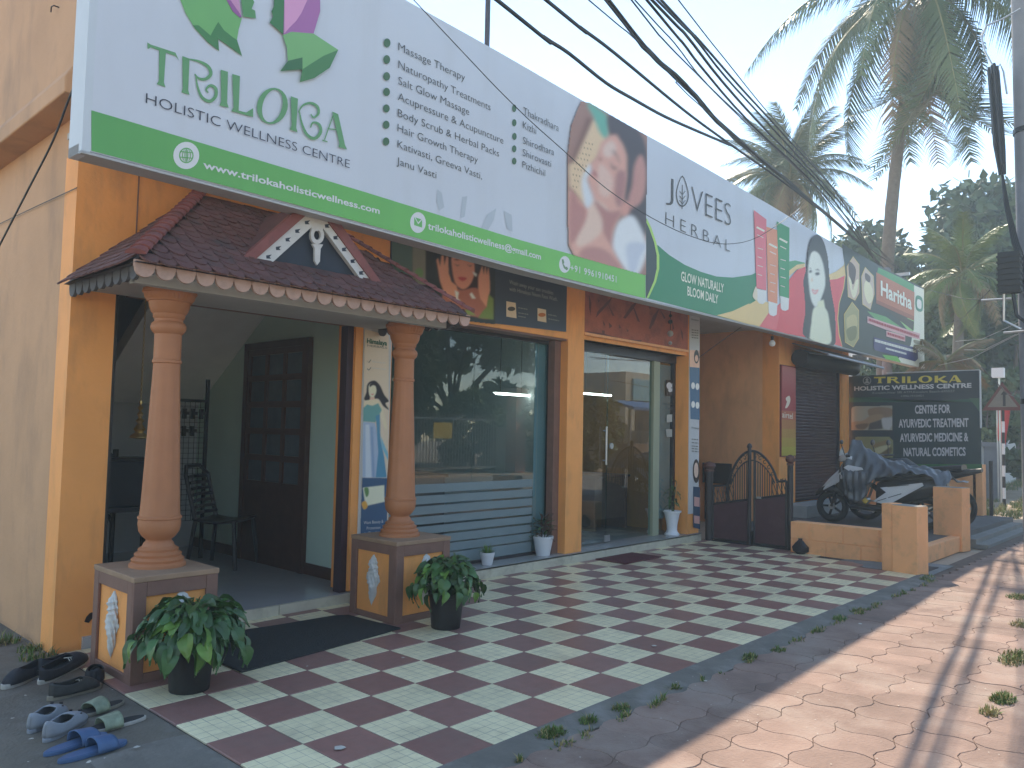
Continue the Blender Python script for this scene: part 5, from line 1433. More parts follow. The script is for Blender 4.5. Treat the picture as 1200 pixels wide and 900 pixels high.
# ------------------------------------------------------------------ dark notice board on the orange wall
bw = thing("board_wall", (12.3, 1.8, 0), "orange wall with two piers carrying the dark wellness centre board", "wall")
mb = MB(); mb.box((12.18, .98, -.05), (12.32, 2.82, 1.0), ORANGE_B); mb.build("wall_panel", bw)
mb = MB(); mb.box((12.14, .70, -.05), (12.40, .98, .99), ORANGE_B); mb.build("pier", bw, bevel=.008)
mb = MB(); mb.box((12.14, 1.25, -.05), (12.19, 1.28, .98), BROWNTRIM); mb.build("joint", bw)
BX = 12.1
SBD = Surf((BX, 0, 0), (0, -1, 0), (0, 0, 1))
bd = thing("dark_board", (BX, 1.8, .93), "large blackish green board listing ayurvedic treatments behind the covered scooter", "sign")
mb = MB(); mb.prism([(BX, 2.87, .93), (BX, .71, .925), (BX, .722, 2.575), (BX, 2.87, 2.535)], (.04, 0, 0), M("dark_board_vinyl", (.030, .042, .052), .35, .1, 2.5)); mb.build("board_panel", bd)
mb = MB()
for yy in (.8, 1.8, 2.75): mb.box((BX + .04, yy, -.05), (BX + .08, yy + .04, 2.53), FRAME)
mb.box((BX + .04, .72, 2.48), (BX + .075, 2.86, 2.52), FRAME); mb.build("board_frame", bd)
mb = MB(); mb.box((BX - .012, .700, 1.6), (BX + .05, .716, 2.57), M("pale_edge_strip", (.5, .5, .5), .5, .1, 4)); mb.box((BX - .01, .715, 2.571), (BX + .05, 2.2, 2.585), MATS["pale_edge_strip"]); mb.build("edge_strip", bd)
z7 = lambda x, y: (980 + x / 6.43, 420 + y / 6.43)
BPL = [
    ((48, 80, 78), ZZ(z7, [(92, 296), (300, 290), (600, 330), (1075, 300), (1080, 330), (92, 330)])), ((44, 60, 72), ZZ(z7, [(435, 335), (1090, 335), (1095, 790), (435, 790)])),
    ((52, 96, 72), ZZ(z7, [(92, 796), (1098, 796), (1099, 832), (92, 832)])), ((60, 90, 84), ZZ(z7, [(1000, 300), (1080, 300), (1090, 420), (1050, 360)])),
    ((120, 126, 128), ZZ(z7, [(130, 362), (425, 356), (425, 540), (115, 540), (115, 380)])),
    ((104, 94, 88), ZZ(z7, [(250, 380), (330, 366), (420, 380), (424, 430), (340, 450), (260, 440), (240, 410)]), True),
    ((118, 108, 98), ZZ(z7, [(120, 480), (200, 470), (260, 430), (340, 420), (350, 450), (260, 500), (200, 540), (118, 538)]), True),
    ((84, 76, 72), ZZ(z7, [(150, 500), (240, 490), (220, 530), (160, 530)]), True), ((140, 150, 168), ZZ(z7, [(345, 450), (425, 446), (424, 500), (400, 540), (360, 530), (340, 490)])), ((62, 64, 72), ZZ(z7, [(250, 490), (340, 460), (350, 530), (240, 540)])),
    ((100, 108, 88), ZZ(z7, [(145, 592), (400, 590), (430, 620), (430, 750), (200, 750), (140, 700)])),
    ((106, 98, 80), ZZ(z7, [(270, 650), (380, 615), (404, 624), (390, 645), (280, 672)]), True), ((84, 78, 66), ZZ(z7, [(330, 720), (400, 670), (422, 690), (380, 745)]), True), ((140, 146, 130), ZZ(z7, [(290, 680), (400, 650), (400, 670), (320, 720)]), True),
    ((130, 140, 160), disc(*z7(232, 168), 4.9, 4.7, 18)), ((44, 58, 70), disc(*z7(232, 168), 4.1, 3.9, 18)), ((130, 140, 160), disc(*z7(232, 160), 1.6, 1.6)), ((130, 140, 160), ZZ(z7, [(212, 180), (232, 168), (252, 180), (244, 186), (220, 186)])),
]
shapes("board_print", bd, SBD, BPL[:4] + BPL[14:], base=.0015, step=.0004)
soft("board_photo", bd, SBD, BPL[4:10], base=.0055, blur=.5, step=.6)
soft("board_photo", bd, SBD, BPL[10:14], base=.0055, blur=.5, step=.6)

YL_ = (168, 164, 84)
TR_ = []
def tq(x0_, y0_, x1_, y1_): TR_.append((YL_, ZZ(z7, [(x0_, y0_), (x1_, y0_ - .0 * x1_), (x1_, y1_), (x0_, y1_)])))
sl_ = -.028
def Tq(pts): TR_.append((YL_, [z7(x, y + (x - 285) * sl_) for x, y in pts]))
Tq([(285, 140), (372, 140), (372, 152), (285, 150)]); Tq([(318, 150), (340, 150), (340, 182), (350, 188), (308, 188), (318, 182)])
Tq([(385, 142), (412, 142), (412, 190), (385, 190)]); Tq([(412, 142), (452, 144), (466, 154), (454, 166), (412, 168), (412, 161), (440, 158), (444, 153), (436, 149), (412, 149)]); Tq([(424, 166), (444, 166), (482, 192), (456, 192)])
Tq([(496, 143), (520, 143), (520, 192), (496, 192)]); Tq([(536, 143), (560, 143), (560, 184), (606, 178), (606, 194), (536, 194)])
oo = disc(672, 168, 52, 27, 22); oi2 = disc(672, 168, 26, 20, 22)
for i in range(22): Tq([oo[i], oo[(i + 1) % 22], oi2[(i + 1) % 22], oi2[i]])
Tq([(742, 144), (768, 144), (768, 196), (742, 196)]); Tq([(768, 168), (812, 146), (832, 150), (790, 172), (838, 190), (838, 198), (806, 198), (768, 176)])
Tq([(886, 144), (906, 144), (945, 198), (910, 198)]); Tq([(886, 144), (892, 152), (860, 198), (850, 198)]); Tq([(868, 178), (922, 178), (924, 184), (866, 184)])
shapes("emblem_lettering", bd, SBD, TR_, base=.0062, step=.00001)
letters(bd, SBD, "HOLISTIC WELLNESS CENTRE", z7(136, 243), z7(1020, 219), 4.7, (160, 170, 190), .035, d=.0075)
letters_multi(bd, SBD, [("Kovalam,Near SBI ATM,Kovalam Beach-695527", z7(275, 268), z7(893, 254), 2.4), ("+9961910451", z7(486, 292), z7(657, 288), 2.3)], (118, 128, 144), .0, .0065)
letters_multi(bd, SBD, [("CENTRE FOR", z7(594, 415), z7(861, 409), 9.3), ("AYURVEDIC TREATMENT", z7(471, 520), z7(998, 514), 9.3), ("AYURVEDIC MEDICINE &", z7(481, 627), z7(997, 622), 9.2), ("NATURAL COSMETICS", z7(508, 735), z7(976, 732), 9.2)], (158, 168, 192), .03, .0075)
t = thing("dark_post", (12.5, .62, 0), "slim dark steel post just right of the dark board", "post")
mb = MB(); mb.tube([(12.45, .64, -.05), (12.45, .64, 1.05)], .03, BLACK, 8); mb.build("shaft", t)

# ------------------------------------------------------------------ scooter and cover
SW_ = M("white_scooter_panel", (.62, .63, .64), .25, .04, 5, coat=.4)
SB_ = M("black_scooter_plastic", (.025, .025, .028), .35, .1, 8)
RUB = M("tyre_rubber", (.02, .02, .02), .85, .1, 10)
sct = thing("motor_scooter", (9.06, 1.35, .14), "black and white motor scooter parked sideways under a grey cover by the shutter", "scooter", rz=R_(93))
def LL_(name, mb, par=sct, **k): return mb.build(name, par, local=True, **k)
def wheel(x, par=sct):
    mb = MB(); pr = []
    for i in range(13):
        a = 2 * math.pi * i / 12; pr.append((.19 + .045 * math.cos(a), .045 * math.sin(a)))
    m1 = MB(); k = len(pr); n = 28; vs = []
    for j in range(n):
        b_ = 2 * math.pi * j / n
        for r, yy in pr[:-1]: vs.append((x + r * math.cos(b_), yy, .235 + r * math.sin(b_)))
    k -= 1
    m1.add(vs, [(j * k + i, j * k + (i + 1) % k, ((j + 1) % n) * k + (i + 1) % k, ((j + 1) % n) * k + i) for j in range(n) for i in range(k)], RUB)
    w_ = LL_("wheel", m1, par, smooth=True)
    m1 = MB(); m1.tube([(x, -.05, .235), (x, .05, .235)], .045, STEEL, 12)
    for q in range(5):
        a = 2 * math.pi * q / 5; m1.obox((x + .1 * math.cos(a), 0, .235 + .1 * math.sin(a)), (.06 * math.cos(a), 0, .06 * math.sin(a)), (0, .015, 0), (-.014 * math.sin(a), 0, .014 * math.cos(a)), M("dark_rim", (.03, .03, .033), .5, .1, 8, metal=.5))
    pts = [(x + .152 * math.cos(2 * math.pi * i / 24), 0, .235 + .152 * math.sin(2 * math.pi * i / 24)) for i in range(25)]
    m1.tube(pts, .014, MATS["dark_rim"], 6); LL_("rim", m1, w_)
wheel(.66); wheel(-.60)
def loft(secs, mat, n=12):
    """secs: (x, zc, half width, half height, power)"""
    m1 = MB(); vs = []
    for x, zc, hw, hh, *dx in secs:
        for j in range(n):
            a = 2 * math.pi * j / n; c_, s_ = math.cos(a), math.sin(a)
            vs.append((x + (dx[0] * s_ if dx else 0), hw * math.copysign(abs(c_) ** .7, c_), zc + hh * math.copysign(abs(s_) ** .7, s_)))
    k = len(secs)
    m1.add(vs, [(i * n + j, i * n + (j + 1) % n, (i + 1) * n + (j + 1) % n, (i + 1) * n + j) for i in range(k - 1) for j in range(n)] + [tuple(range(n))[::-1], tuple((k - 1) * n + j for j in range(n))], mat)
    return m1
LL_("front_fender", loft([(.90, .40, .03, .03), (.84, .45, .07, .05), (.72, .50, .085, .05), (.58, .49, .08, .06), (.50, .44, .06, .06)], SB_), smooth=True)
m1 = MB()
for s_ in (-1, 1): m1.tube([(.66, s_ * .06, .235), (.56, s_ * .06, .6), (.46, s_ * .04, .86)], .018, SB_, 8)
m1.tube([(.46, 0, .80), (.40, 0, 1.0)], .03, SB_, 8); LL_("front_fork", m1)
# leg shield and nose
LL_("leg_shield", loft([(.56, .62, .12, .12), (.50, .66, .19, .22), (.42, .62, .2, .34), (.36, .55, .2, .32), (.30, .34, .16, .10)], SB_, 14), smooth=True)
m1 = MB()
for s_ in (-1, 1):
    m1.prism([(.76, s_ * .085, .50), (.78, s_ * .06, .46), (.52, s_ * .16, .60), (.40, s_ * .215, .72), (.44, s_ * .205, .78), (.60, s_ * .12, .68)], (0, s_ * .012, 0), SW_)
LL_("nose_panel", m1, bevel=.004)
m1 = loft([(.80, .50, .03, .02), (.70, .58, .09, .06), (.58, .68, .12, .08), (.50, .76, .13, .07), (.44, .80, .1, .05)], SW_); LL_("nose_cowl", m1, smooth=True)
m1 = MB(); m1.box((.74, -.05, .44), (.80, .05, .48), WHITE); LL_("number_plate", m1)
LL_("handlebar_cowl", loft([(.56, .93, .05, .03), (.50, .95, .14, .06), (.42, .97, .17, .07), (.34, .95, .14, .05)], SW_), smooth=True)
m1 = MB(); m1.prism([(.38, .18, .86), (.18, .21, .83), (.16, .21, .80), (.34, .21, .76), (.44, .19, .82)], (0, .02, 0), SW_); LL_("side_cowl", m1, bevel=.004)
m1 = MB(); m1.prism([(.54, .06, .98), (.52, .10, 1.05), (.48, .10, 1.13), (.46, .07, 1.02)], (0, .015, 0), SW_); LL_("mirror_back", m1)
m1 = MB()
for s_ in (-1, 1): m1.tube([(.42, s_ * .1, .97), (.38, s_ * .25, 1.0), (.32, s_ * .34, .99)], .018, RUB, 8)
LL_("handlebar", m1)
for s_ in (-1, 1):
    m1 = MB(); m1.tube([(.42, s_ * .2, 1.0), (.45, s_ * .26, 1.15)], .006, SB_, 6); m1.lathe([(.003, -.02), (.04, -.015), (.05, 0), (.04, .012), (.003, .014)], (.45, s_ * .26, 1.19), SB_, 12, axis='x', sy=.7); LL_("mirror", m1)
LL_("floorboard", loft([(.36, .27, .17, .05), (.1, .25, .19, .04), (-.16, .27, .19, .06)], SB_), smooth=True)
LL_("body", loft([(.02, .42, .12, .2), (-.1, .47, .18, .22), (-.35, .52, .2, .18), (-.65, .58, .17, .14), (-.88, .64, .08, .07)], SB_, 14), smooth=True)
m1 = MB()
for s_ in (-1, 1):
    m1.prism([(.04, s_ * .195, .36), (-.16, s_ * .215, .32), (-.62, s_ * .20, .62), (-.60, s_ * .19, .66), (-.06, s_ * .205, .56), (-.14, s_ * .212, .50)][::s_], (0, s_ * .012, 0), SW_)
    LL_("side_fin", m1, bevel=.003); m1 = MB()
m1 = MB(); m1.prism([(-.01, .222, .36), (-.02, .222, .372), (-.34, .219, .50), (-.34, .219, .488)], (0, .004, 0), SB_); m1.prism([(-.16, .225, .575), (-.17, .225, .585), (-.44, .216, .625), (-.43, .216, .615)], (0, .004, 0), SB_); LL_("fin_stripe", m1)
LL_("seat", loft([(.04, .66, .1, .03), (-.05, .69, .15, .05), (-.4, .70, .16, .05), (-.7, .74, .14, .05), (-.80, .74, .08, .04)], M("black_seat_vinyl", (.02, .02, .022), .5, .1, 20)), smooth=True)
m1 = MB(); m1.tube([(-.55, .15, .66), (-.85, .12, .74), (-.92, 0, .76), (-.85, -.12, .74), (-.55, -.15, .66)], .013, SB_, 8); LL_("grab_rail", m1)
m1 = MB(); m1.tube([(-.2, -.16, .2), (-.75, -.18, .32)], .045, STEEL, 12); LL_("exhaust", m1)
m1 = MB(); m1.tube([(-.15, .06, .2), (-.2, .14, .012)], .012, STEEL, 6); m1.tube([(-.15, -.06, .2), (-.2, -.14, .012)], .012, STEEL, 6); LL_("centre_stand", m1)
m1 = MB(); m1.lathe([(.003, -.01), (.045, -.008), (.045, .008), (.003, .01)], (.14, .20, .36), M("yellow_sticker", (.6, .4, .06), .5, .05, 4), 4, axis='y'); LL_("yellow_badge", m1)
# second two-wheeler behind
mo = thing("dark_motorcycle", (9.75, 1.15, .14), "dark motorcycle mostly hidden behind the covered scooter", "motorcycle", rz=R_(84))
def wheel2(x):
    m1 = MB(); n = 26; pr = [(.255 + .04 * math.cos(2 * math.pi * i / 10), .04 * math.sin(2 * math.pi * i / 10)) for i in range(10)]; vs = [(x + r * math.cos(2 * math.pi * j / n), yy, .295 + r * math.sin(2 * math.pi * j / n)) for j in range(n) for r, yy in pr]
    m1.add(vs, [(j * 10 + i, j * 10 + (i + 1) % 10, ((j + 1) % n) * 10 + (i + 1) % 10, ((j + 1) % n) * 10 + i) for j in range(n) for i in range(10)], RUB)
    w_ = m1.build("wheel", mo, local=True, smooth=True)
    m1 = MB(); m1.tube([(x, -.06, .295), (x, .06, .295)], .05, STEEL, 12)
    for q in range(6): a = q * math.pi / 3; m1.tube([(x, 0, .295), (x + .22 * math.cos(a), 0, .295 + .22 * math.sin(a))], .012, STEEL, 6)
    m1.build("rim", w_, local=True)
wheel2(.65); wheel2(-.62)
for nm, l_ in (("fuel_tank", loft([(.38, .78, .06, .06), (.28, .84, .13, .11), (.05, .86, .14, .11), (-.12, .80, .1, .06)], SB_)), ("engine", loft([(.22, .42, .1, .12), (0, .42, .13, .16), (-.2, .42, .1, .1)], M("engine_grey", (.12, .12, .13), .5, .1, 9, metal=.5))),
               ("seat", loft([(-.05, .80, .1, .04), (-.4, .82, .13, .05), (-.75, .86, .11, .05)], SB_)), ("tail", loft([(-.5, .72, .09, .06), (-.8, .80, .07, .05), (-.98, .84, .04, .03)], SB_)), ("headlamp", loft([(.52, .92, .08, .08), (.62, .92, .1, .1), (.66, .92, .07, .07)], SB_))):
    l_.build(nm, mo, local=True, smooth=True)
m1 = MB(); m1.tube([(.65, .07, .295), (.42, .07, .95)], .02, STEEL, 8); m1.tube([(.65, -.07, .295), (.42, -.07, .95)], .02, STEEL, 8); m1.tube([(.36, -.34, 1.0), (.44, -.15, 1.0), (.44, .15, 1.0), (.36, .34, 1.0)], .014, SB_, 8); m1.tube([(.3, 0, .6), (-.2, 0, .35), (-.62, .08, .295)], .025, SB_, 8); m1.tube([(-.2, 0, .25), (-.25, .2, .01)], .012, STEEL, 6)
m1.build("frame", mo, local=True)
for s_ in (-1, 1):
    m1 = MB(); m1.tube([(.4, s_ * .22, 1.0), (.42, s_ * .26, 1.14)], .006, SB_, 6); m1.lathe([(.003, -.02), (.05, -.015), (.06, 0), (.05, .012), (.003, .014)], (.42, s_ * .27, 1.19), SB_, 14, axis='x', sy=.8); m1.build("mirror", mo, local=True)
# grey cover
TP = M("grey_tarpaulin", (.085, .095, .108), .30, .12, 9, .3, 25, spec=.5)
tp = thing("grey_cover", (9.3, 1.3, .9), "grey plastic cover draped over the scooter handlebars and seat", "cover")
random.seed(21)
# stations along the vehicles (world y), crest height, left (street-west) hem height, right hem height
ST = [(1.80, 1.12, .86, .9), (1.74, 1.38, .66, .8), (1.62, 1.33, .60, .8), (1.50, 1.24, .68, .8), (1.36, 1.15, .80, .8), (1.20, 1.10, .86, .8), (1.05, 1.07, .90, .8), (.90, 1.03, .94, .8), (.72, 1.00, .93, .8), (.58, .98, .86, .8), (.47, .95, .74, .8), (.42, .90, .72, .8)]
def cover(a, c_):
    f = a * (len(ST) - 1); i = min(int(f), len(ST) - 2); t_ = f - i
    y, zt, zl, zr = [ST[i][k] + (ST[i + 1][k] - ST[i][k]) * t_ for k in range(4)]
    # c_ 0: left hem, .45 crest ... 1 right hem
    fold = .028 * math.sin(a * 34 + c_ * 5) * (1 - abs(c_ - .45)) + .016 * math.sin(a * 71 - c_ * 11)
    if c_ < .5:
        q = c_ / .5; x = 8.80 + .28 * q + fold * (1 - q * .6); z = zl + (zt - zl) * math.sin(q * math.pi / 2) ** .8
    else:
        q = (c_ - .5) / .5; x = 9.08 + .85 * q; z = zt - (zt - zr) * q ** 1.6 - .05 * math.sin(q * math.pi)
    return (x, y + .02 * math.sin(c_ * 9 + a * 8), z + fold * .6 + .01 * math.sin(a * 50 + c_ * 25))
m1 = MB(); m1.grid(cover, 88, 30, TP)
o = m1.build("cover_sheet", tp, smooth=True); o.modifiers.new("s", 'SOLIDIFY').thickness = .004
m1 = MB(); m1.grid(lambda a, c_: (8.79 - .02 * math.sin(6 * c_) + .012 * math.sin(a * 22), 1.42 + a * .36 - .06 * c_ * (a - .5), .92 - c_ * (.34 + .1 * math.sin(a * 3.1)) + .01 * math.sin(a * 30)), 16, 12, TP)
o = m1.build("hanging_flap", tp, smooth=True); o.modifiers.new("s", 'SOLIDIFY').thickness = .004

# ------------------------------------------------------------------ potted plants
LEAFM = M("dark_green_leaf", (.045, .11, .03), .38, .25, 16, .1, 50, rnd=.35, spec=.5)
LEAFL = M("light_green_leaf", (.12, .23, .035), .38, .2, 16, rnd=.2, spec=.5)
SOIL = M("potting_soil", (.05, .035, .025), .95, .2, 30)
PBLK = M("black_flower_pot", (.018, .018, .02), .5, .1, 12)
def leaf_mesh(mat, L=.15, Wd=.055, droop=.6, nm="leaf"):
    m1 = MB(); n = 7; vs = []
    for i in range(n + 1):
        t = i / n; x = L * (t - .1 * droop * t * t); z = -L * .55 * droop * t * t
        w_ = Wd * (math.sin(math.pi * min(1, t ** .75 * 1.0)) ** .8 if t < 1 else 0) + .0006
        if t < .1: w_ = Wd * .35 * t / .1 + .001
        for s_ in (-1, -.5, 0, .5, 1): vs.append((x - .012 * abs(s_) * t, s_ * w_ * .5 * 1.0, z + abs(s_) * w_ * .28 + .0025 * math.sin(i * 2.2 + s_ * 2)))
    m1.add(vs, [(i * 5 + j, (i + 1) * 5 + j, (i + 1) * 5 + j + 1, i * 5 + j + 1) for i in range(n) for j in range(4)], mat)
    return m1.mesh(nm, smooth=True)
def pot(t, c, r, h, mat, taper=.8, rim=.008, n=28):
    m1 = MB(); x, y, z = c
    m1.lathe([(r * taper, 0), (r * taper * 1.02, .004), (r * .985, h - .03), (r + rim * .4, h - .028), (r + rim, h), (r - .004, h), (r - .012, h - .03), (.002, h - .032)], c, mat, n); m1.build("pot", t, smooth=True)
    m1 = MB(); m1.lathe([(r - .013, h - .04), (r - .013, h - .025), (.002, h - .02)], c, SOIL, 16); m1.build("soil", t)
def bush(c, lab, n, R0, zt, L, W_, seed, r, h, taper):
    rr = random.Random(seed)
    t = thing("potted_plant", c, lab, "potted plant", None); pot(t, c, r, h, PBLK, taper)
    ms = [leaf_mesh(LEAFM, L * k, W_ * k, d) for k, d in ((1, .9), (.85, .6), (1.1, 1.1))]; ml = [leaf_mesh(LEAFL, L * .95, W_, .8)]
    st = MB()
    for i in range(n):
        a = 2 * math.pi * i * .618 + rr.uniform(-.3, .3); lv = (i + .5) / n
        rad = R0 * (.15 + .62 * lv ** .6) * rr.uniform(.8, 1.1); z = zt - (zt - h) * .92 * (lv ** 1.6) + rr.uniform(-.035, .03)
        rad = max(.02, rad - L * .25)
        p = Vector((c[0] + rad * math.cos(a), c[1] + rad * math.sin(a), c[2] + z))
        pitch = -.35 + 1.35 * lv + rr.uniform(-.25, .25)
        me = ml[0] if rr.random() < .16 else rr.choice(ms); k_ = rr.uniform(.7, 1.15)
        inst(me, "leaf", t, p, (rr.uniform(-.6, .6), pitch, a + rr.uniform(-.5, .5)), (k_, k_ * rr.uniform(.9, 1.25), k_))
        q0 = Vector((c[0] + .25 * rad * math.cos(a), c[1] + .25 * rad * math.sin(a), c[2] + h - .03)); st.tube([q0, (q0 + p) / 2 + Vector((0, 0, .04)), p], .0022, LEAFM, 4)
    st.build("stem", t)
    return t
bush((-.93, 1.64, 0), "leafy green plant in a black pot at the foot of the left porch column", 165, .40, .44, .14, .066, 3, .118, .24, .84)
bush((.95, 1.69, 0), "leafy green plant in a black pot at the foot of the right porch column", 150, .35, .46, .115, .068, 8, .125, .25, .8)
PW = M("white_glazed_pot", (.75, .76, .78), .3, .03, 4)
c = (2.60, 2.905, .1); t = thing("potted_plant", c, "tiny spiky green plant in the smallest white pot on the window step", "potted plant"); pot(t, c, .068, .12, PW, .72, .004, 24)
rr = random.Random(2); blade = MB()
for i in range(60):
    a = rr.uniform(0, 6.28); l = rr.uniform(.06, .12); tl = rr.uniform(.1, 1.1)
    p0 = Vector((c[0] + .02 * math.cos(a), c[1] + .02 * math.sin(a), c[2] + .10)); d = Vector((math.cos(a) * math.sin(tl), math.sin(a) * math.sin(tl), math.cos(tl)))
    s_ = d.cross(Vector((0, 0, 1))).normalized() * .005; m_ = p0 + d * l * .6; e_ = p0 + d * l + Vector((0, 0, -.03 * tl))
    blade.add([p0 - s_, p0 + s_, m_ + s_, m_ - s_, e_], [(0, 1, 2, 3), (3, 2, 4)], LEAFL)
blade.build("spiky_leaves", t)
c = (3.46, 2.93, .1); t = thing("potted_plant", c, "brownish leafy plant in a white pot at the right end of the window step", "potted plant"); pot(t, c, .105, .20, PW, .68, .005, 26)
cro = M("croton_leaf", (.10, .07, .045), .5, .4, 20, rnd=.4); lm = [leaf_mesh(cro, .12, .026, .5), leaf_mesh(LEAFM, .11, .026, .4)]; st = MB()
for i in range(46):
    a = i * 2.4; hh = .18 + .20 * (i / 46) ; r_ = .015 + .035 * (1 - i / 46)
    inst(lm[i % 2 if i % 3 else 0], "leaf", t, (c[0] + r_ * math.cos(a), c[1] + r_ * math.sin(a), c[2] + hh), (rr.uniform(-.4, .4), rr.uniform(-1.1, .1), a))
for i in range(4): st.tube([(c[0] + .02 * math.cos(i * 1.6), c[1] + .02 * math.sin(i * 1.6), .28), (c[0] + .03 * math.cos(i * 1.6), c[1] + .03 * math.sin(i * 1.6), .5)], .004, DWOOD, 5)
st.build("stem", t)
c = (6.02, 2.93, .1); t = thing("potted_plant", c, "thin sparse plant in a flared white urn beside the glass doors", "potted plant")
mb = MB(); mb.lathe([(.095, 0), (.098, .012), (.075, .04), (.066, .07), (.07, .13), (.09, .24), (.10, .285), (.118, .29), (.12, .31), (.105, .31), (.09, .28), (.002, .275)], c, PW, 28); mb.build("urn", t, smooth=True)
st = MB(); lm = leaf_mesh(LEAFM, .13, .03, .7)
for k, (dx, dy, hh) in enumerate(((-.06, .0, .62), (.02, .02, .75), (.10, .0, .66))):
    st.tube([(c[0], c[1], .38), (c[0] + dx * .4, c[1] + dy, .1 + hh * .6), (c[0] + dx, c[1] + dy, .1 + hh)], .004, LEAFM, 5)
    for q in range(6):
        f = .55 + .45 * q / 6; a = q * 2.3 + k
        inst(lm, "leaf", t, (c[0] + dx * f, c[1] + dy, .1 + hh * f), (0, rr.uniform(-.4, .6), a))
st.build("stem", t)

# ------------------------------------------------------------------ mats
MATD = M("dark_rubber_mat", (.030, .034, .034), .9, .2, 30, .5, 120)
t = thing("door_mat", (0, 2.1, 0), "large dark rubber mat lying between the porch columns", "mat")
mb = MB(); mb.prism([(-.60, 1.70, .002), (.0, 1.765, .002), (.68, 1.86, .002), (.655, 2.15, .002), (.64, 2.42, .002), (.55, 2.47, .002), (.1, 2.50, .002), (-.6, 2.60, .002)], (0, 0, .009), MATD); mb.build("mat_sheet", t)
t = thing("door_mat", (4.5, 2.6, 0), "small maroon mat before the glass doors", "mat")
mb = MB(); mb.box((4.15, 2.36, .001), (4.86, 2.76, .014), M("maroon_mat", (.10, .025, .03), .95, .2, 30, .5, 120)); mb.build("mat_sheet", t, bevel=.003)

# ------------------------------------------------------------------ footwear
def outline(L=.28, w=.05, n=24):
    P = []
    for i in range(n):
        t = i / n * 2 * math.pi; x = math.cos(t) * L / 2; y = math.sin(t)
        f = .82 + .22 * (x / L * 2) if x > 0 else .80 + .02 * x
        P.append((x, y * w * f * (1 - .28 * math.exp(-((x + .01) / .05) ** 2) * 0.5)))
    return P
def upper(L, w, h, open0, open1, mat, solid=.004, par=None, nm="upper", toe=.4):
    """half-shell over the foot with the opening between open0..open1 (fractions heel->toe)"""
    m1 = MB(); n = 16; k = 12; vs = []
    for i in range(n + 1):
        t = i / n; x = -L / 2 + .008 + (L - .016) * t
        hw = w * (1 - abs(2 * t - 1) ** 3.2) ** .5 * (.82 + .22 * t) + .002
        hh = h * ((1 - .55 * max(0, t - .35) / .65)) * (1 - max(0, (t - .75) / .25) ** 2 * .75) * (1 if t > .08 else .75 + 3 * t)
        o = 0
        if open0 <= t <= open1: o = .95 * math.sin(math.pi * min(1, (t - open0) / max(.01, open1 - open0) * .9 + .08)) ** .5
        for j in range(k + 1):
            s_ = -1 + 2 * j / k
            a = (math.pi / 2) * (1 - abs(s_) * 1) if o == 0 else (math.pi / 2 - o * .9) * (1 - abs(s_)) * 1
            a = (math.pi / 2) * (1 - abs(s_)) * (1 - o * .62)
            vs.append((x, math.copysign(hw * math.cos(a) ** .8, s_) if s_ else 0, .018 + hh * math.sin(a) ** .8 if a > 0 else .018))
    fs = []
    for i in range(n):
        for j in range(k):
            t = (i + .5) / n
            if open0 < t < open1 and j in (k // 2 - 1, k // 2): continue
            fs.append((i * (k + 1) + j, (i + 1) * (k + 1) + j, (i + 1) * (k + 1) + j + 1, i * (k + 1) + j + 1))
    m1.add(vs, fs, mat); o_ = m1.build(nm, par, smooth=True, local=True); q = o_.modifiers.new("s", 'SOLIDIFY'); q.thickness = solid; return o_
def shoe(kind, x, y, ang, lab, cols, z=0, tilt=0., roll=0., L=.28, name="shoe"):
    t = thing(name, (x, y, -.012 + z), lab, {"sneaker": "shoe", "clog": "clog", "slide": "sandal"}[kind], "footwear left by the side of the porch", rz=ang)
    t.rotation_euler = (roll, tilt, ang)
    up, sole, inn = cols
    ol = outline(L, .052)
    hs = .026 if kind == "sneaker" else .018
    m1 = MB(); m1.prism([(a, b_, 0) for a, b_ in ol], (0, 0, hs), sole); m1.build("sole", t, local=True, bevel=.004)
    m1 = MB(); m1.prism([(a * .93, b_ * .88, hs) for a, b_ in ol], (0, 0, .002), inn); m1.build("insole", t, local=True)
    if kind == "sneaker":
        upper(L, .048, .085, .06, .62, up, par=t); 
        for k in range(4):
            m1 = MB(); xx = L * (.05 + .05 * k); m1.tube([(xx, -.022, .062 - k * .006), (xx + .004, 0, .072 - k * .006), (xx, .022, .062 - k * .006)], .0025, sole, 5); m1.build("lace", t, local=True)
    elif kind == "clog":
        upper(L, .052, .075, .10, .58, up, solid=.006, par=t)
        m1 = MB()
        for k, (xx, yy, zz) in enumerate(((.06, .018, .069), (.085, -.012, .063), (.06, -.03, .056))): m1.tube([(xx, yy, zz - .004), (xx + .001, yy, zz + .0065)], .008, BLACK, 10)
        m1.build("vent_hole", t, local=True)
    else:
        m1 = MB(); n = 10
        m1.grid(lambda a, b_: (L * (-.02 + .30 * b_) , .054 * math.cos(math.pi * (1 - a)) * 1.04, .012 + .052 * math.sin(math.pi * a) ** .7 * (1 - .25 * b_)), 16, 6, up)
        o_ = m1.build("strap", t, local=True, smooth=True); o_.modifiers.new("s", 'SOLIDIFY').thickness = .005
    return t
NB = M("navy_black_canvas", (.028, .03, .036), .85, .2, 30, .3, 90); OFFW = M("dirty_white_rubber", (.42, .40, .36), .8, .15, 20); DIN = M("dark_insole", (.03, .03, .03), .9, .1, 20)
GCL = M("grey_blue_rubber", (.25, .27, .30), .6, .1, 15); BLU = M("blue_rubber", (.07, .13, .25), .55, .12, 12, .1, 60); GRNS = M("mottled_green_rubber", (.24, .28, .19), .6, .35, 25); DGR = M("dark_grey_canvas", (.05, .05, .048), .9, .2, 30)
pi = math.pi
shoe("sneaker", -1.50, 2.40, R_(215), "black canvas shoe farthest left against the beige wall", (NB, OFFW, DIN), 0)
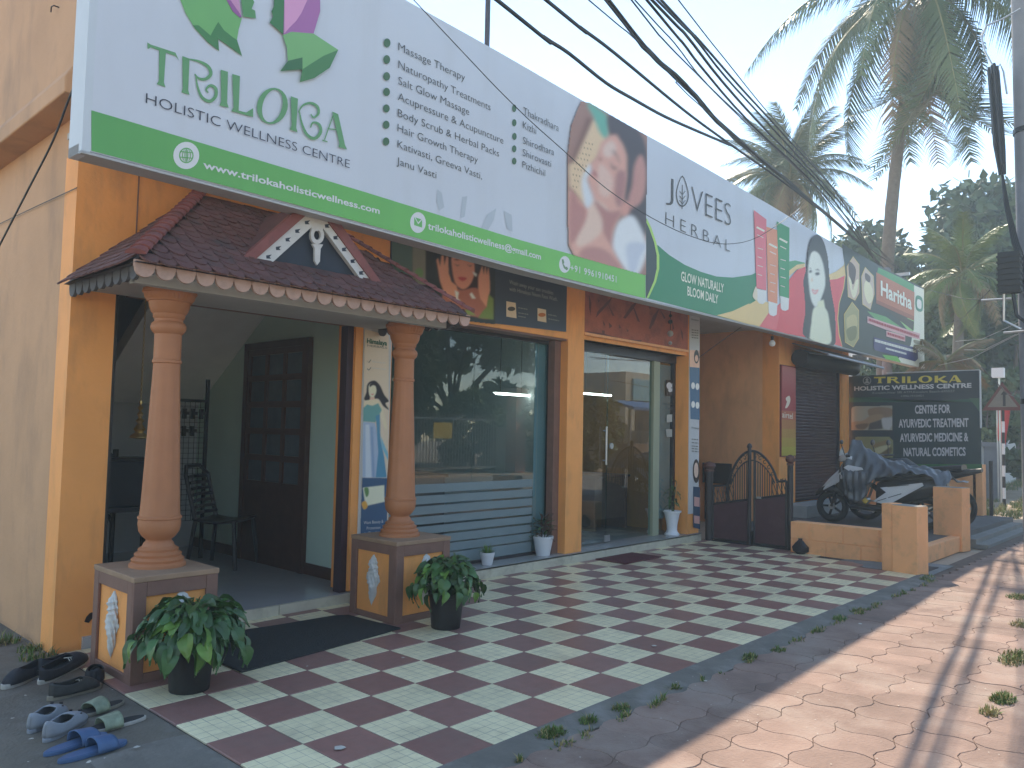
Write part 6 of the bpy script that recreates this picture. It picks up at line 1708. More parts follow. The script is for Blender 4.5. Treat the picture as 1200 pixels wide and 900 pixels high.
shoe("sneaker", -1.365, 2.19, R_(22), "black shoe with a thick dirty white sole, tilted on the pile", (NB, OFFW, DIN), .075, -.20, .25, .31)
shoe("sneaker", -1.37, 2.00, R_(10), "dark grey worn shoe lying under the tilted white soled shoe", (DGR, M("tan_rubber", (.25, .22, .17), .8, .1, 12), DIN), 0)
shoe("sneaker", -1.30, 2.43, R_(15), "black shoe pushed back into the corner behind the tilted shoe", (NB, BLACK, DIN), 0.02)
shoe("sneaker", -1.215, 2.16, R_(75), "small black shoe pressed against the left pedestal", (NB, DGR, DIN), 0, L=.22)
shoe("clog", -1.60, 1.66, R_(42), "grey clog on the left of its pair", (GCL, GCL, DIN), 0)
shoe("clog", -1.575, 1.50, R_(38), "grey clog with round vent holes on the right of its pair", (GCL, GCL, DIN), 0, L=.29)
shoe("slide", -1.36, 1.66, R_(195), "dark sandal with mottled strap seen end on behind the pair of clogs", (GRNS, M("tan_rubber", (.25, .22, .17)), DIN), 0, L=.24, name="sandal")
shoe("slide", -1.385, 1.40, R_(182), "mottled green strapped sandal with a pale curved sole", (GRNS, OFFW, DIN), 0, L=.27, name="sandal")
shoe("slide", -1.60, 1.285, R_(12), "worn blue rubber sandal lying behind its twin", (BLU, BLU, BLU), 0, L=.28, name="sandal")
shoe("slide", -1.575, 1.155, R_(6), "worn blue rubber sandal nearest the bottom edge of the yard", (BLU, BLU, BLU), 0, L=.29, name="sandal")

# litter flecks and a leaf on the tiles
lit = MB(); rr = random.Random(31)
for (u, v, s_) in ((399, 876, .03), (160, 876, .016), (36, 866, .012), (15, 842, .01), (116, 866, .008), (105, 893, .012), (30, 815, .008), (767, 757, .02), (827, 798, .012), (360, 781, .01), (472, 771, .012), (1008, 731, .014)):
    p = at(u, v, 'z', .006); lit.poly([p + Vector((rr.uniform(.6, 1.2) * s_ * math.cos(a), rr.uniform(.6, 1.2) * s_ * math.sin(a), rr.uniform(0, .004))) for a in [k * 1.05 for k in range(6)]], M("pale_litter", (.55, .52, .45), .8, .1, 9))
for k in range(260):
    x = rr.uniform(-1.9, 5); y = rr.uniform(-1.9, -.1) if x > -1.2 else rr.uniform(-.3, 2.4); s_ = rr.uniform(.002, .006)
    lit.poly([Vector((x, y, .004)) + Vector((s_ * math.cos(a), s_ * math.sin(a), 0)) for a in (0, 2.1, 4.2)], M("pale_litter", (.55, .52, .45)))
o = lit.build("litter", None); tag(o, "scattered pale litter flecks and dry leaf bits on tiles and pavement", "litter", kind="stuff")

# ------------------------------------------------------------------ weeds
GRS = M("weed_green", (.10, .16, .035), .7, .35, 8); GRD_ = M("dry_grass", (.35, .28, .12), .8, .3, 8)
def tufts(name, spots, lab, seed, hmul=1.):
    rr = random.Random(seed); m1 = MB()
    for (x, y, r, n, dry) in spots:
        for i in range(n):
            a = rr.uniform(0, 6.28); q = r * rr.random() ** .6; px_, py_ = x + q * math.cos(a), y + q * .6 * math.sin(a)
            l = rr.uniform(.02, .06) * hmul * (1.2 - q / r * .6); tl = rr.uniform(0, .9); b_ = rr.uniform(0, 6.28)
            d = Vector((math.cos(b_) * math.sin(tl), math.sin(b_) * math.sin(tl), math.cos(tl))); s_ = Vector((-d.y, d.x, 0)).normalized() * .0028 * (1 + hmul * .3) if abs(d.x) + abs(d.y) > 1e-4 else Vector((.002, 0, 0))
            p0 = Vector((px_, py_, -.01)); m_ = p0 + d * l * .6; e_ = p0 + d * l * 1.05 + Vector((d.x, d.y, 0)) * l * .3 - Vector((0, 0, l * .15))
            m1.add([p0 - s_, p0 + s_, m_ + s_ * .8, m_ - s_ * .8, e_], [(0, 1, 2, 3), (3, 2, 4)], GRD_ if rr.random() < dry else GRS)
    return tag(m1.build(name, None), lab, "weeds", kind="stuff")
def wz(u, v): p = at(u, v, 'z', 0); return p.x, p.y
sp = []
for (u, v, r, n, dry) in ((646, 860, .085, 420, .2), (690, 845, .06, 150, .2), (728, 830, .06, 130, .25), (790, 806, .05, 60, .3), (880, 770, .07, 150, .15), (912, 762, .07, 90, .2), (984, 725, .09, 160, .15), (1004, 716, .08, 90, .2), (960, 740, .05, 60, .3), (1083, 679, .08, 120, .1), (1090, 676, .1, 80, .1), (1135, 636, .2, 260, .1)):
    sp.append((*wz(u, v), r, n, dry))
rq = random.Random(19)
for k in range(46): sp.append((rq.uniform(-.6, 5.9), -.2 + rq.uniform(-.03, .02), rq.uniform(.02, .07), rq.randint(6, 34), .35))
tufts("edge_weeds", sp, "short green weed tufts growing along the tile and pavement joint", 3)
sp = [(*wz(u, v), r, n, d) for (u, v, r, n, d) in ((1175, 820, .10, 380, .35), (1192, 700, .14, 260, .5), (1195, 770, .16, 420, .5), (1185, 776, .12, 200, .7), (1160, 836, .08, 120, .7), (1196, 732, .12, 160, .8))]
tufts("roadside_weeds", sp, "dry and green weed clumps on the roadside margin of the pavement", 4, 1.2)
tufts("wall_weeds", [(-1.34, 2.80, .07, 50, .4), (-1.29, 3.0, .07, 60, .4), (-1.38, 3.3, .12, 110, .4), (-1.25, 2.80, .05, 24, .4), (-1.5, 3.9, .2, 160, .4)], "straggling weeds at the foot of the beige side wall", 6, 1.7)
rr = random.Random(8); sp = []
for k in range(130): sp.append((rr.uniform(12.8, 30), rr.uniform(.55, 1.3) + 0, rr.uniform(.1, .3), 60, .3))
for k in range(80): x = rr.uniform(14, 34); sp.append((x, 1.3 + (x - 14) * .09 + rr.uniform(0, .9), .3, 60, .3))
tufts("verge_grass", sp, "green verge grass between pavement and gardens beyond the dark board", 9, 3.)

# ------------------------------------------------------------------ poles and cables
CONP = M("cast_concrete_pole", (.22, .23, .25), .85, .1, 6, .2, 40)
CBL = M("black_cable", (.015, .016, .02), .5, .1, 5)
t = thing("utility_pole", (8, -.78, 0), "pale concrete utility pole at the right edge wound with black cables", "pole")
a, b_ = at(1183, 0, 'x', 8), at(1197, 500, 'x', 8)
d = (a - b_); base = b_ - d * (b_.z / d.z); top = a + d * .25
off = Vector((0, -.15, 0))
mb = MB(); mb.tube([base + off - Vector((0, 0, .1)), top + off], [.16, .13], CONP, 20); mb.build("shaft", t, smooth=True)
t.location = (base.x, base.y - .15, 0)
for ch in t.children: ch.location = Vector((8, -.78, 0)) - Vector(t.location)
ORG[t] = Vector((8, -.78, 0))
def addp(mb, nm, par=t, **k):
    o = mb.build(nm, par, **k); o.location = Vector((8, -.78, 0)) - Vector(t.location); return o
pz = lambda u, v, x=7.8: at(u, v, 'x', x)
mb = MB()
for v in (150, 330, 470): q = base + off + (top - base) * ((pz(1190, v).z - 0) / top.z); mb.tube([q - Vector((0, 0, .03)), q + Vector((0, 0, .03))], .155, CBL, 16)
addp(mb, "cable_band")
m1 = MB(); rr = random.Random(5)
for k in range(16):
    du, dv = rr.uniform(-6, 6), rr.uniform(-8, 8); x = 7.75 + rr.uniform(-.12, .12)
    m1.tube([pz(1164 + du, 82 + dv, x), pz(1168 + du, 130 + dv, x), pz(1171 + du, 170 + dv, x), pz(1174 + du * .6, 198 + dv, x)], .016, CBL, 6)
addp(m1, "hanging_cable_coil")
m1 = MB()
for k in range(4):
    x = 7.75 + .03 * k
    m1.tube([pz(1174, 200, x), pz(1178 + k, 240, x), pz(1187 + k * 2, 285, x), pz(1201 + 3 * k, 330, x), pz(1206, 420, x)], .014, CBL, 6)
m1.tube([pz(1166, 82), pz(1154, 60), pz(1150, 42), pz(1156, 30), pz(1175, 22), pz(1196, 10)], .012, MATS["galvanised_steel"], 6)
m1.tube([pz(1166, 85), pz(1172, 75), pz(1176, 84), pz(1180, 110)], .01, STEEL, 6)
addp(m1, "drop_cable")
m1 = MB(); q = pz(1181, 320, 7.6); m1.box((q.x - .06, q.y - .13, q.z - .24), (q.x + .06, q.y + .09, q.z + .24), CBL)
for k in range(7): m1.box((q.x - .075, q.y - .14, q.z - .22 + k * .066), (q.x + .07, q.y + .10, q.z - .195 + k * .066), BLACK)
m1.tube([q + Vector((0, -.05, -.24)), q + Vector((0, -.08, -.5)), q + Vector((0, -.2, -.62))], .02, CBL, 6)
m1.tube([q + Vector((0, .04, -.24)), q + Vector((.02, .05, -.55)), q + Vector((.02, -.12, -.66))], .015, STEEL, 6)
addp(m1, "junction_box")
m1 = MB(); m1.tube([pz(1150, 352), pz(1185, 350)], .014, STEEL, 6); m1.tube([pz(1176, 390), pz(1200, 388)], .014, STEEL, 6); addp(m1, "bracket")
# far pole behind the sign end
PE = at(1043, 317, 'x', 14.2)
t2 = thing("utility_pole", (14.3, PE.y + .1, 0), "distant concrete utility pole behind the far end of the signboard", "pole")
mb = MB(); mb.tube([(14.3, PE.y + .1, -.05), (14.3, PE.y + .1, PE.z + .08)], [.12, .08], CONP, 14); mb.build("shaft", t2, smooth=True)
mb = MB(); mb.box((14.27, PE.y - .35, PE.z - .12), (14.33, PE.y + .5, PE.z - .06), STEEL); mb.build("cross_arm", t2)
def vpt(u, v, b0, m_):
    n = np.array([-m_, 1., 0.]); r = ray(u, v); t_ = ((np.array([0, b0, 0.]) - CAM) @ n) / (r @ n); return Vector(CAM + t_ * r)
def cable(name, pts, r, lab, b0=0., m_=.196, endpole=True, strands=1, cat="cable", grp="overhead cables above the signboard", ext=True, jit=.0, mat=None):
    P = [vpt(u, v, b0, m_) for u, v in pts]
    if ext:
        d = (P[0] - P[1]).normalized(); P = [P[0] + d * 14 + Vector((0, 0, .6)), P[0] + d * 5 + Vector((0, 0, .05))] + P
    if endpole: P.append(PE + Vector((0, rrc.uniform(-.2, .2), rrc.uniform(-.02, .04))))
    Q = catmull([tuple(p) for p in P], 4, closed=False)
    mb = MB()
    for s_ in range(strands):
        o_ = Vector((0, rrc.uniform(-1, 1) * jit, rrc.uniform(-1, 1) * jit)); ph = rrc.uniform(0, 6)
        mb.tube([q + o_ + Vector((0, jit * .6 * math.sin(i * 1.3 + ph), jit * .6 * math.cos(i * 1.1 + ph))) for i, q in enumerate(Q)], r, mat or CBL, 6)
    o = mb.build(name, None); tag(o, lab, cat, grp); return o
rrc = random.Random(77)
cable("overhead_cable", [(712, 0), (760, 60), (803, 100), (860, 160), (950, 235), (1015, 292)], .009, "thick twisted black cable bundle, boldest of those crossing the sky", .40, strands=6, jit=.011)
cable("overhead_cable", [(640, 0), (680, 32), (720, 62), (800, 128), (850, 165), (930, 222), (1010, 285)], .0115, "single black cable crossing between the low sagging cable and the boldest bundle", .15)
cable("overhead_cable", [(585, 2), (637, 43), (666, 62), (710, 97), (742, 116), (780, 137), (825, 157), (856, 170)], .0115, "lowest sagging black cable joining the next one above the signboard", .15, endpole=False)
for k, (pts, r, lab) in enumerate((([(690, 0), (738, 40), (790, 90), (850, 150)], .005, "thin faint wire running just left of the boldest bundle"),
        ([(740, 0), (776, 45), (815, 85), (870, 140), (950, 215)], .007, "thin dark wire just right of the boldest bundle"), ([(744, 0), (790, 50), (830, 100), (900, 165), (960, 222)], .006, "very thin wire crossing the dark wires right of the bundle"),
        ([(758, 0), (800, 50), (823, 80), (880, 145), (965, 228)], .009, "leftmost dark strand of the steep cable group near the palms"), ([(764, 0), (803, 40), (846, 95), (900, 155), (975, 232)], .010, "second dark strand of the steep cable group near the palms"),
        ([(770, 0), (812, 42), (850, 90), (905, 150), (985, 238)], .008, "third dark strand of the steep cable group near the palms"), ([(775, 0), (820, 48), (870, 105), (925, 165), (990, 240)], .009, "rightmost strand of the steep cable group near the palms"))):
    cable("overhead_cable", pts, r, lab, (.3, .45, .4, -.12, -.15, -.17, -.14)[k])
cable("overhead_cable", [(795, 0), (850, 70), (900, 132), (960, 200), (1030, 288)], .005, "thin lone wire far right passing over the second palm")
# wire sagging in front of the sign
o = cable("sagging_wire", [(485, 0), (600, 121), (660, 176), (712, 222), (765, 256), (810, 277), (850, 286), (890, 277), (938, 244)], .004, "thin black wire sagging across the face of the signboard", 1.62, .045, False, grp="thin wires hung on the buildings", ext=True)
def wire(pts, lab, r=.005, mat=CBL):
    mb = MB(); mb.tube([p for p in catmull([tuple(q) for q in pts], 5, closed=False)], r, mat, 6); return tag(mb.build("wire", None), lab, "wire", "thin wires hung on the buildings")
wire([at(102, 76, 'x', -1.45), at(84, 108, 'x', -1.45), at(62, 165, 'x', -1.45), at(30, 228, 'x', -1.45), at(-30, 345, 'x', -1.45)], "thicker black wire hanging steeply across the beige side wall", .006)
wire([at(90, 220, 'x', -1.235), at(40, 243, 'x', -1.235), at(0, 262, 'x', -1.235), at(-60, 290, 'x', -1.235)], "thin wire running low along the beige side wall", .003)
wire([at(819, 419, 'y', 2.80), at(845, 400, 'y', 2.80), at(869, 383, 'y', 2.80)], "thin wire slanting up across the passage opening", .004)
rw = random.Random(3)
for k, (p_, q_) in enumerate((((1200, 388), (1100, 428)), ((1200, 375), (1120, 400)), ((1190, 392), (1130, 410)), ((1160, 340), (1110, 380)), ((1198, 350), (1090, 340)), ((1150, 430), (1200, 470)))):
    mb = MB(); a = at(*p_, 'x', 9); c_ = at(*q_, 'x', 15); mb.tube([a, (a + c_) / 2 + Vector((0, 0, -.1)), c_], .006, STEEL if k < 3 else CBL, 5)
    tag(mb.build("service_wire", None), ["pale service wire slanting left from the pole at mid height", "short pale wire above the longer service wire", "lowest pale service wire of the three", "dark wire before the small palm crown", "long dark wire ending at the signboard corner", "dark wire sloping down right beside the warning sign"][k], "wire", "service wires by the right hand pole")
# pipe and stub on the roof edge
p = at(580, 60, 'y', 2.2)
t = thing("roof_pipe", (p.x, 2.3, 3.24), "dark upright pipe rising behind the signboard", "pipe"); mb = MB(); mb.tube([(p.x, 2.3, 3.24), (p.x, 2.3, 6.5)], .024, M("dark_pipe", (.06, .06, .08), .5, .1, 5), 10); mb.build("pipe_shaft", t)
p = at(555, 42, 'y', 2.2)
t = thing("roof_stub", (p.x, 2.3, 3.24), "short stub of pipe just left of the tall roof pipe", "pipe"); mb = MB(); mb.tube([(p.x, 2.3, 3.24), (p.x, 2.3, p.z + .02)], .014, MATS["dark_pipe"], 8); mb.build("pipe_shaft", t)

# ------------------------------------------------------------------ warning sign
p = at(1177, 591, 'x', 16.3)
wx, wy = 16.3, p.y
t = thing("warning_sign", (wx, wy, 0), "triangular red bordered road warning sign on a black and white pole", "road sign")
zt = at(1177, 452, 'x', wx).z; zb_ = at(1177, 481, 'x', wx).z
mb = MB(); nseg = 9
for k in range(nseg):
    z_a = -.05 + k * (zb_ + .05) / nseg; mb.tube([(wx, wy, z_a), (wx, wy, z_a + (zb_ + .05) / nseg)], .03, BLACK if k % 2 == 0 else WHITE, 10)
mb.build("striped_pole", t)
wS_ = Surf((wx - .035, wy, 0), (-.05, -1, 0), (0, 0, 1))
yl = .38
mb = MB(); mb.prism([wS_.P(-yl, zb_, 0), wS_.P(yl, zb_, 0), wS_.P(0, zt + .08, 0)], wS_.N * -.006, M("sign_red", (.13, .045, .04), .5, .1, 5)); mb.build("plate", t)
mb = MB(); mb.poly([wS_.P(-yl * .74, zb_ + .07, .002), wS_.P(yl * .74, zb_ + .07, .002), wS_.P(0, zt - .03, .002)], M("weathered_sign_face", (.20, .20, .17), .6, .12, 6)); mb.build("sign_face", t)
mb = MB(); mb.poly([wS_.P(x, zb_ + z, .004) for x, z in ((.01, .09), (.06, .09), (.06, .33), (.10, .33), (.035, .42), (-.03, .33), (.01, .33))], BLACK); mb.build("arrow_mark", t)

# ------------------------------------------------------------------ palms and trees
def palm_leaf_mesh(L, seed, mat, nl=0, ll=.62, curve=1.2):
    rr = random.Random(seed); vs = []; fs = []; nl = nl or int(30 + 7.5 * L)
    def P(t):   # in xz-plane, starts horizontal, droops
        a = curve * t ** 1.3
        return Vector((L * (t - .18 * curve * t * t), 0, -L * .36 * curve * t ** 2.2 + .04 * L * math.sin(math.pi * t)))
    m1 = MB(); m1.tube([P(i / 12) for i in range(13)], [.035 * (1 - i / 13.5) for i in range(13)], mat[1], 5)
    for i in range(nl):
        t = .14 + .86 * (i + rr.random() * .6) / nl; p = P(min(t, 1)); tan = (P(min(1, t + .02)) - P(max(0, t - .02))).normalized()
        l = ll * (math.sin(math.pi * (.15 + .8 * t)) ** .6) * rr.uniform(.8, 1.1)
        for s_ in (-1, 1):
            d = (tan * .55 + Vector((0, s_, 0)) * .85 + Vector((0, 0, -.28 - .3 * rr.random()))).normalized()
            wv = tan * (.012 + .004 * L); a = p; b_ = p + d * l * .55; e_ = p + d * l * .95 + Vector((0, 0, -l * .33))
            m1.add([a - wv, a + wv, b_ + wv * .62, b_ - wv * .62, e_], [(0, 1, 2, 3), (3, 2, 4)], mat[0])
    return m1.mesh("frond")
def palm(name, base, crown, nf, L, lab, seed, tr=.17, ll=.62, dead=0., elr=(-55, 75), cat="palm tree", mats=None):
    rr = random.Random(seed); t = thing(name, base, lab, cat)
    b_ = Vector(base); c_ = Vector(crown); P = []
    for i in range(17):
        f = i / 16; q = b_ + (c_ - b_) * f + Vector((0, 0, 0)) + (Vector((-.35, .5, 0)) * math.sin(math.pi * f) * ((c_ - b_).length * .045)); P.append(q)
    m1 = MB(); PP = []; RR = []
    for i in range(16):
        for k in range(5): f = k / 5; PP.append(P[i] + (P[i + 1] - P[i]) * f); RR.append(tr * (1.12 - .42 * (i + f) / 16) * (1.05 if k == 0 else 1))
    m1.tube(PP, RR, TRK, 12); m1.build("trunk", t, smooth=True)
    m_ = mats or (FRD, FRS)
    ms = [palm_leaf_mesh(L, seed + k, m_, ll=ll, curve=cv) for k, cv in enumerate((.7, 1.2, 1.7))]; md = palm_leaf_mesh(L * .9, seed + 9, (FRB, FRS), ll=ll, curve=1.9)
    for i in range(nf):
        a = i * 2.39996 + rr.uniform(-.2, .2); f = (i + .5) / nf; el = R_(elr[0] + (elr[1] - elr[0]) * f)
        me = ms[0] if f > .66 else (ms[1] if f > .3 else ms[2])
        if rr.random() < dead and f < .3: me = md
        inst(me, "frond", t, c_, (rr.uniform(-.5, .5), -el, a), (1, 1, 1) if True else 0)
    m1 = MB()
    for k in range(9):
        a = k * .7; m1.lathe([(.01, -.13), (.09, -.07), (.11, 0), (.08, .09), (.01, .13)], c_ + Vector((.22 * math.cos(a), .22 * math.sin(a), -.25 - .12 * (k % 2))), FRB, 8)
    m1.build("coconuts", t, smooth=True)
    return t
TRK = M("grey_palm_trunk", (.15, .13, .11), .9, .2, 9, .5, 20)
FRD = M("palm_frond_green", (.075, .11, .035), .5, .3, 1.2, spec=.5); FRS = M("palm_rachis", (.20, .19, .08), .6, .2, 2); FRB = M("dry_frond_brown", (.22, .16, .09), .8, .2, 2)
for m_ in (FRD,):   # thin leaves let some sunlight through
    n_ = m_.node_tree; b_ = n_.nodes["Principled BSDF"]; b_.inputs["Transmission Weight"].default_value = 0
cr = at(1082, -22, 'x', 18); ba = at(1038, 440, 'x', 18)
palm("coconut_palm", (18, ba.y + .05, -.05), cr, 38, 5.3, "tall coconut palm with hanging fronds rising behind the sign at upper right", 5, .165, .95, .3, (-84, 60))
cr = at(925, 212, 'x', 20); palm("coconut_palm", (20.4, cr.y + .6, -.05), cr, 50, 2.6, "smaller bushy palm seen above the middle of the signboard", 15, .15, .6, .35, (-45, 85))
FR2 = M("pale_palm_frond", (.13, .18, .05), .5, .3, 1.2); 
cr = at(1128, 322, 'x', 22); palm("young_palm", (22, cr.y, -.05), cr, 26, 2.0, "young pale green palm before the dense trees at right", 25, .16, .5, .6, (-65, 80), mats=(FR2, FRS))
cr = at(1108, 425, 'x', 15.5); palm("young_palm", (15.5, cr.y, -.05), cr, 12, 1.1, "small drooping dry palm just above the dark board", 35, .11, .3, .9, (-60, 60), mats=(FRB, FRS))

TL1 = M("dark_tree_leaf", (.065, .105, .04), .55, .35, .9, spec=.4); TL2 = M("mid_tree_leaf", (.11, .155, .05), .55, .35, .9, spec=.4); BARK = M("tree_bark", (.13, .10, .08), .9, .2, 8, .4, 20)
def crown_mesh(clumps, n, size, mat, seed):
    g = np.random.default_rng(seed); cl = np.array(clumps, float); wts = cl[:, 3] ** 2; k = g.choice(len(cl), n, p=wts / wts.sum())
    d = g.normal(size=(n, 3)); d /= np.linalg.norm(d, axis=1)[:, None]
    rad = cl[k, 3][:, None] * (g.random((n, 1)) ** .38) * (1 + .18 * np.sin(7 * d[:, :1] * 3 + k[:, None]))
    c_ = cl[k, :3] + d * rad * np.array([1, 1, .78])
    a = g.normal(size=(n, 3)); a /= np.linalg.norm(a, axis=1)[:, None]; b_ = np.cross(a, g.normal(size=(n, 3))); b_ /= np.linalg.norm(b_, axis=1)[:, None]
    s_ = size * g.uniform(.6, 1.3, (n, 1)); a *= s_; b_ *= s_ * .5
    v = np.stack([c_ - a, c_ - b_ * .9 + a * .1, c_ + a, c_ + b_ * .9 + a * .1], 1).reshape(-1, 3)
    me = bpy.data.meshes.new("crown"); me.vertices.add(len(v)); me.vertices.foreach_set("co", v.ravel())
    me.loops.add(4 * n); me.loops.foreach_set("vertex_index", np.arange(4 * n)); me.polygons.add(n); me.polygons.foreach_set("loop_start", np.arange(n) * 4); me.polygons.foreach_set("loop_total", np.full(n, 4))
    me.materials.append(mat); me.update(); me.validate(); return me
def tree(base, h, r, lab, seed, mat, n=9000, size=.16, cat="tree", name="broadleaf_tree", nc=26, squash=.75, low=.35):
    rr = random.Random(seed); t = thing(name, base, lab, cat); cl = []; b_ = Vector(base)
    for k in range(nc):
        a = rr.uniform(0, 6.28); q = r * rr.random() ** .55; z = h * (low + (1 - low) * rr.random() ** .8); sh = 1 - .55 * abs((z / h - (low + .55 * (1 - low))) / (1 - low)) 
        cl.append((q * math.cos(a) * sh, q * math.sin(a) * sh, z, r * rr.uniform(.16, .34)))
    m1 = MB(); m1.tube([(b_.x, b_.y, b_.z), (b_.x + .1, b_.y, b_.z + h * .25), (b_.x, b_.y + .1, b_.z + h * .5)], [r * .07, r * .055, r * .04], BARK, 9)
    for c_ in cl[:12]:
        m1.tube([(b_.x, b_.y, b_.z + h * .3), (b_.x + c_[0] * .5, b_.y + c_[1] * .5, b_.z + (h * .35 + c_[2]) / 2), (b_.x + c_[0], b_.y + c_[1], b_.z + c_[2])], [r * .03, r * .02, r * .008], BARK, 5)
    m1.build("trunk", t)
    o = bpy.data.objects.new("crown", crown_mesh(cl, n, size, mat, seed)); COL.objects.link(o); o.parent = t
    return t
tree((33, at(1135, 300, "x", 33).y, -.05), at(1135, 262, "x", 33).z, 5.2, "tall dense dark tree filling the sky gap right of the sign", 41, TL1, 30000, .27, nc=46)
tree((30, at(1185, 300, "x", 30).y, -.05), at(1185, 290, "x", 30).z, 3.6, "dark leafy tree behind the utility pole at the right edge", 42, TL1, 16000, .24, nc=30)
tree((26, at(1075, 360, "x", 26).y, -.05), at(1075, 335, "x", 26).z, 2.0, "mid green tree between the sign corner and the young palm", 43, TL2, 12000, .2)
tree((24, 4.4, -.05), 5.0, 2.2, "low bushy tree directly behind the dark board", 44, TL1, 9000, .17, low=.1)
tree((21.5, 2.6, -.05), 3.4, 1.4, "small garden tree behind the warning sign", 45, TL1, 5000, .13, low=.12)
tree((40, 13, -.05), 11, 5, "far tree glimpsed low behind the signboard end", 46, TL2, 9000, .3, low=.1)
tree((45, 2.4, -.05), 10, 6, "far dark tree closing the end of the street", 47, TL1, 11000, .34, low=.06)
tree((58, -3.5, -.05), 12, 7, "farthest tree hanging over the road", 48, TL1, 9000, .4, low=.1)
# garden wall, white houses
t = thing("garden_wall", (19, 2.3, 0), "white compound wall beyond the warning sign", "wall"); mb = MB(); mb.prism([(17.2, 2.15, -.05), (30, 3.4, -.05), (30, 3.4, 1.5), (17.2, 2.15, 1.35)], (0, .15, 0), M("white_wall_paint", (.62, .62, .60), .7, .1, 2, dirt=((.3, .3, .28), .5, 2))); mb.build("wall_panel", t)
mb = MB(); mb.box((17.0, 2.05, -.05), (17.3, 2.4, 1.75), MATS["white_wall_paint"]); mb.box((16.95, 2.0, 1.75), (17.35, 2.45, 1.83), MATS["white_wall_paint"]); mb.build("gate_pier", t)
def house(name, x0, x1, y0, y1, h, lab, wall, wins, roof=None):
    t = thing(name, ((x0 + x1) / 2, (y0 + y1) / 2, 0), lab, "house"); mb = MB(); mb.box((x0, y0, -.05), (x1, y1, h), wall); w_ = mb.build("wall", t)
    for (a, z, ww, hh) in wins:
        mb = MB(); mb.box((x0 - .03, a, z), (x0 + .02, a + ww, z + hh), WHITE); o = mb.build("window", t)
        mb = MB(); mb.box((x0 - .034, a + .06, z + .06), (x0 - .03, a + ww / 2 - .03, z + hh - .06), BLACK); mb.build("pane", o)
        mb = MB(); mb.box((x0 - .034, a + ww / 2 + .03, z + .06), (x0 - .03, a + ww - .06, z + hh - .06), BLACK); mb.build("pane", o)
    mb = MB()
    if roof: mb.prism([(x0 - .3, y0 - .3, h), (x0 - .3, y1 + .3, h), (x0 - .3, (y0 + y1) / 2, h + roof)], (x1 - x0 + .6, 0, 0), M("clay_roof", (.25, .1, .07), .8, .2, 4))
    else: mb.box((x0 - .15, y0 - .15, h), (x1 + .15, y1 + .15, h + .12), wall)
    mb.build("roof", t)
    return t
hp = at(990, 425, 'x', 24)
house("white_house", 24, 31, hp.y - 1.6, hp.y + 4, hp.z + .9, "white house with windows glimpsed under the end of the signboard", M("house_white", (.62, .64, .66), .7, .05, 2), [(hp.y - .4 - .9, hp.z - 1.0, 1.1, 1.3), (hp.y + 1.1, hp.z - 1, 1.1, 1.3)])
hp = at(1190, 475, 'x', 36)
house("gabled_house", 36, 43, hp.y - .6, hp.y + 3.6, 2.9, "small white gabled house far beyond the warning sign", MATS["house_white"], [(hp.y + .3, 1.1, .9, 1.1)], 1.5)
t = thing("gate_pillar", (19.0, 1.95, 0), "grey gate pillar standing left of the striped pole", "pillar"); mb = MB(); mb.box((18.85, 1.72, -.05), (19.25, 2.08, 1.25), CONP); mb.build("shaft", t); mb = MB(); mb.box((18.8, 1.67, 1.25), (19.3, 2.13, 1.35), CONP); mb.build("cap", t)
t = thing("red_flag", (18.5, 1.72, 0), "small red flag hanging behind the striped pole", "flag"); mb = MB(); mb.tube([(18.5, 1.72, -.05), (18.5, 1.72, 2.3)], .015, STEEL, 6); mb.build("flag_pole", t)
mb = MB(); mb.grid(lambda a, c_: (18.5 + .03 * math.sin(6 * c_), 1.71 - .26 * a * (1 - .4 * c_), 2.25 - .85 * c_ - .1 * a), 5, 8, M("red_cloth", (.5, .04, .04), .8, .1, 5)); o = mb.build("cloth", t, smooth=True); o.modifiers.new("s", 'SOLIDIFY').thickness = .003
t = thing("meter_box", (17.6, 1.6, 0), "small white box on a thin post right of the dark board top", "box"); p = at(1170, 437, 'x', 17.6)
mb = MB(); mb.box((17.5, p.y - .12, p.z - .11), (17.65, p.y + .12, p.z + .11), WHITE); mb.build("box_case", t); mb = MB(); mb.tube([(17.67, p.y, -.05), (17.67, p.y, p.z + .1)], .02, STEEL, 6); mb.build("mount_post", t)

# ------------------------------------------------------------------ across the road (seen mirrored in the shop glass)
ow = thing("compound_wall", (4, -10.2, 0), "long compound wall across the road mirrored in the shop window", "wall")
OW = M("weathered_wall", (.34, .31, .25), .9, .25, 1.2, dirt=((.16, .15, .10), .6, 1.5))
mb = MB(); mb.box((-30, -10.3, -.05), (12.2, -10.1, 1.5), OW); mb.box((16.5, -10.3, -.05), (40, -10.1, 1.5), OW); mb.build("wall_panel", ow)
for xx in range(-28, 40, 4):
    if 12 <= xx <= 16.5: continue
    mb = MB(); mb.box((xx, -10.36, -.05), (xx + .35, -10.02, 1.75), OW); mb.build("pier", ow)
t = thing("roadside_gate", (14.3, -10.1, 0), "grey barred gate with a yellow plate across the road", "gate"); mb = MB()
for k in range(34): mb.tube([(12.25 + k * .125, -10.1, .1), (12.25 + k * .125, -10.1, 1.9)], .018, STEEL, 6)
mb.box((12.2, -10.12, .12), (16.5, -10.08, .18), STEEL); mb.box((12.2, -10.12, 1.7), (16.5, -10.08, 1.76), STEEL); mb.build("gate_bars", t); mb = MB(); mb.box((13.6, -10.06, 1.1), (14.4, -10.04, 1.6), M("yellow_plate", (.6, .42, .06), .5, .05, 4)); mb.build("plate", t)
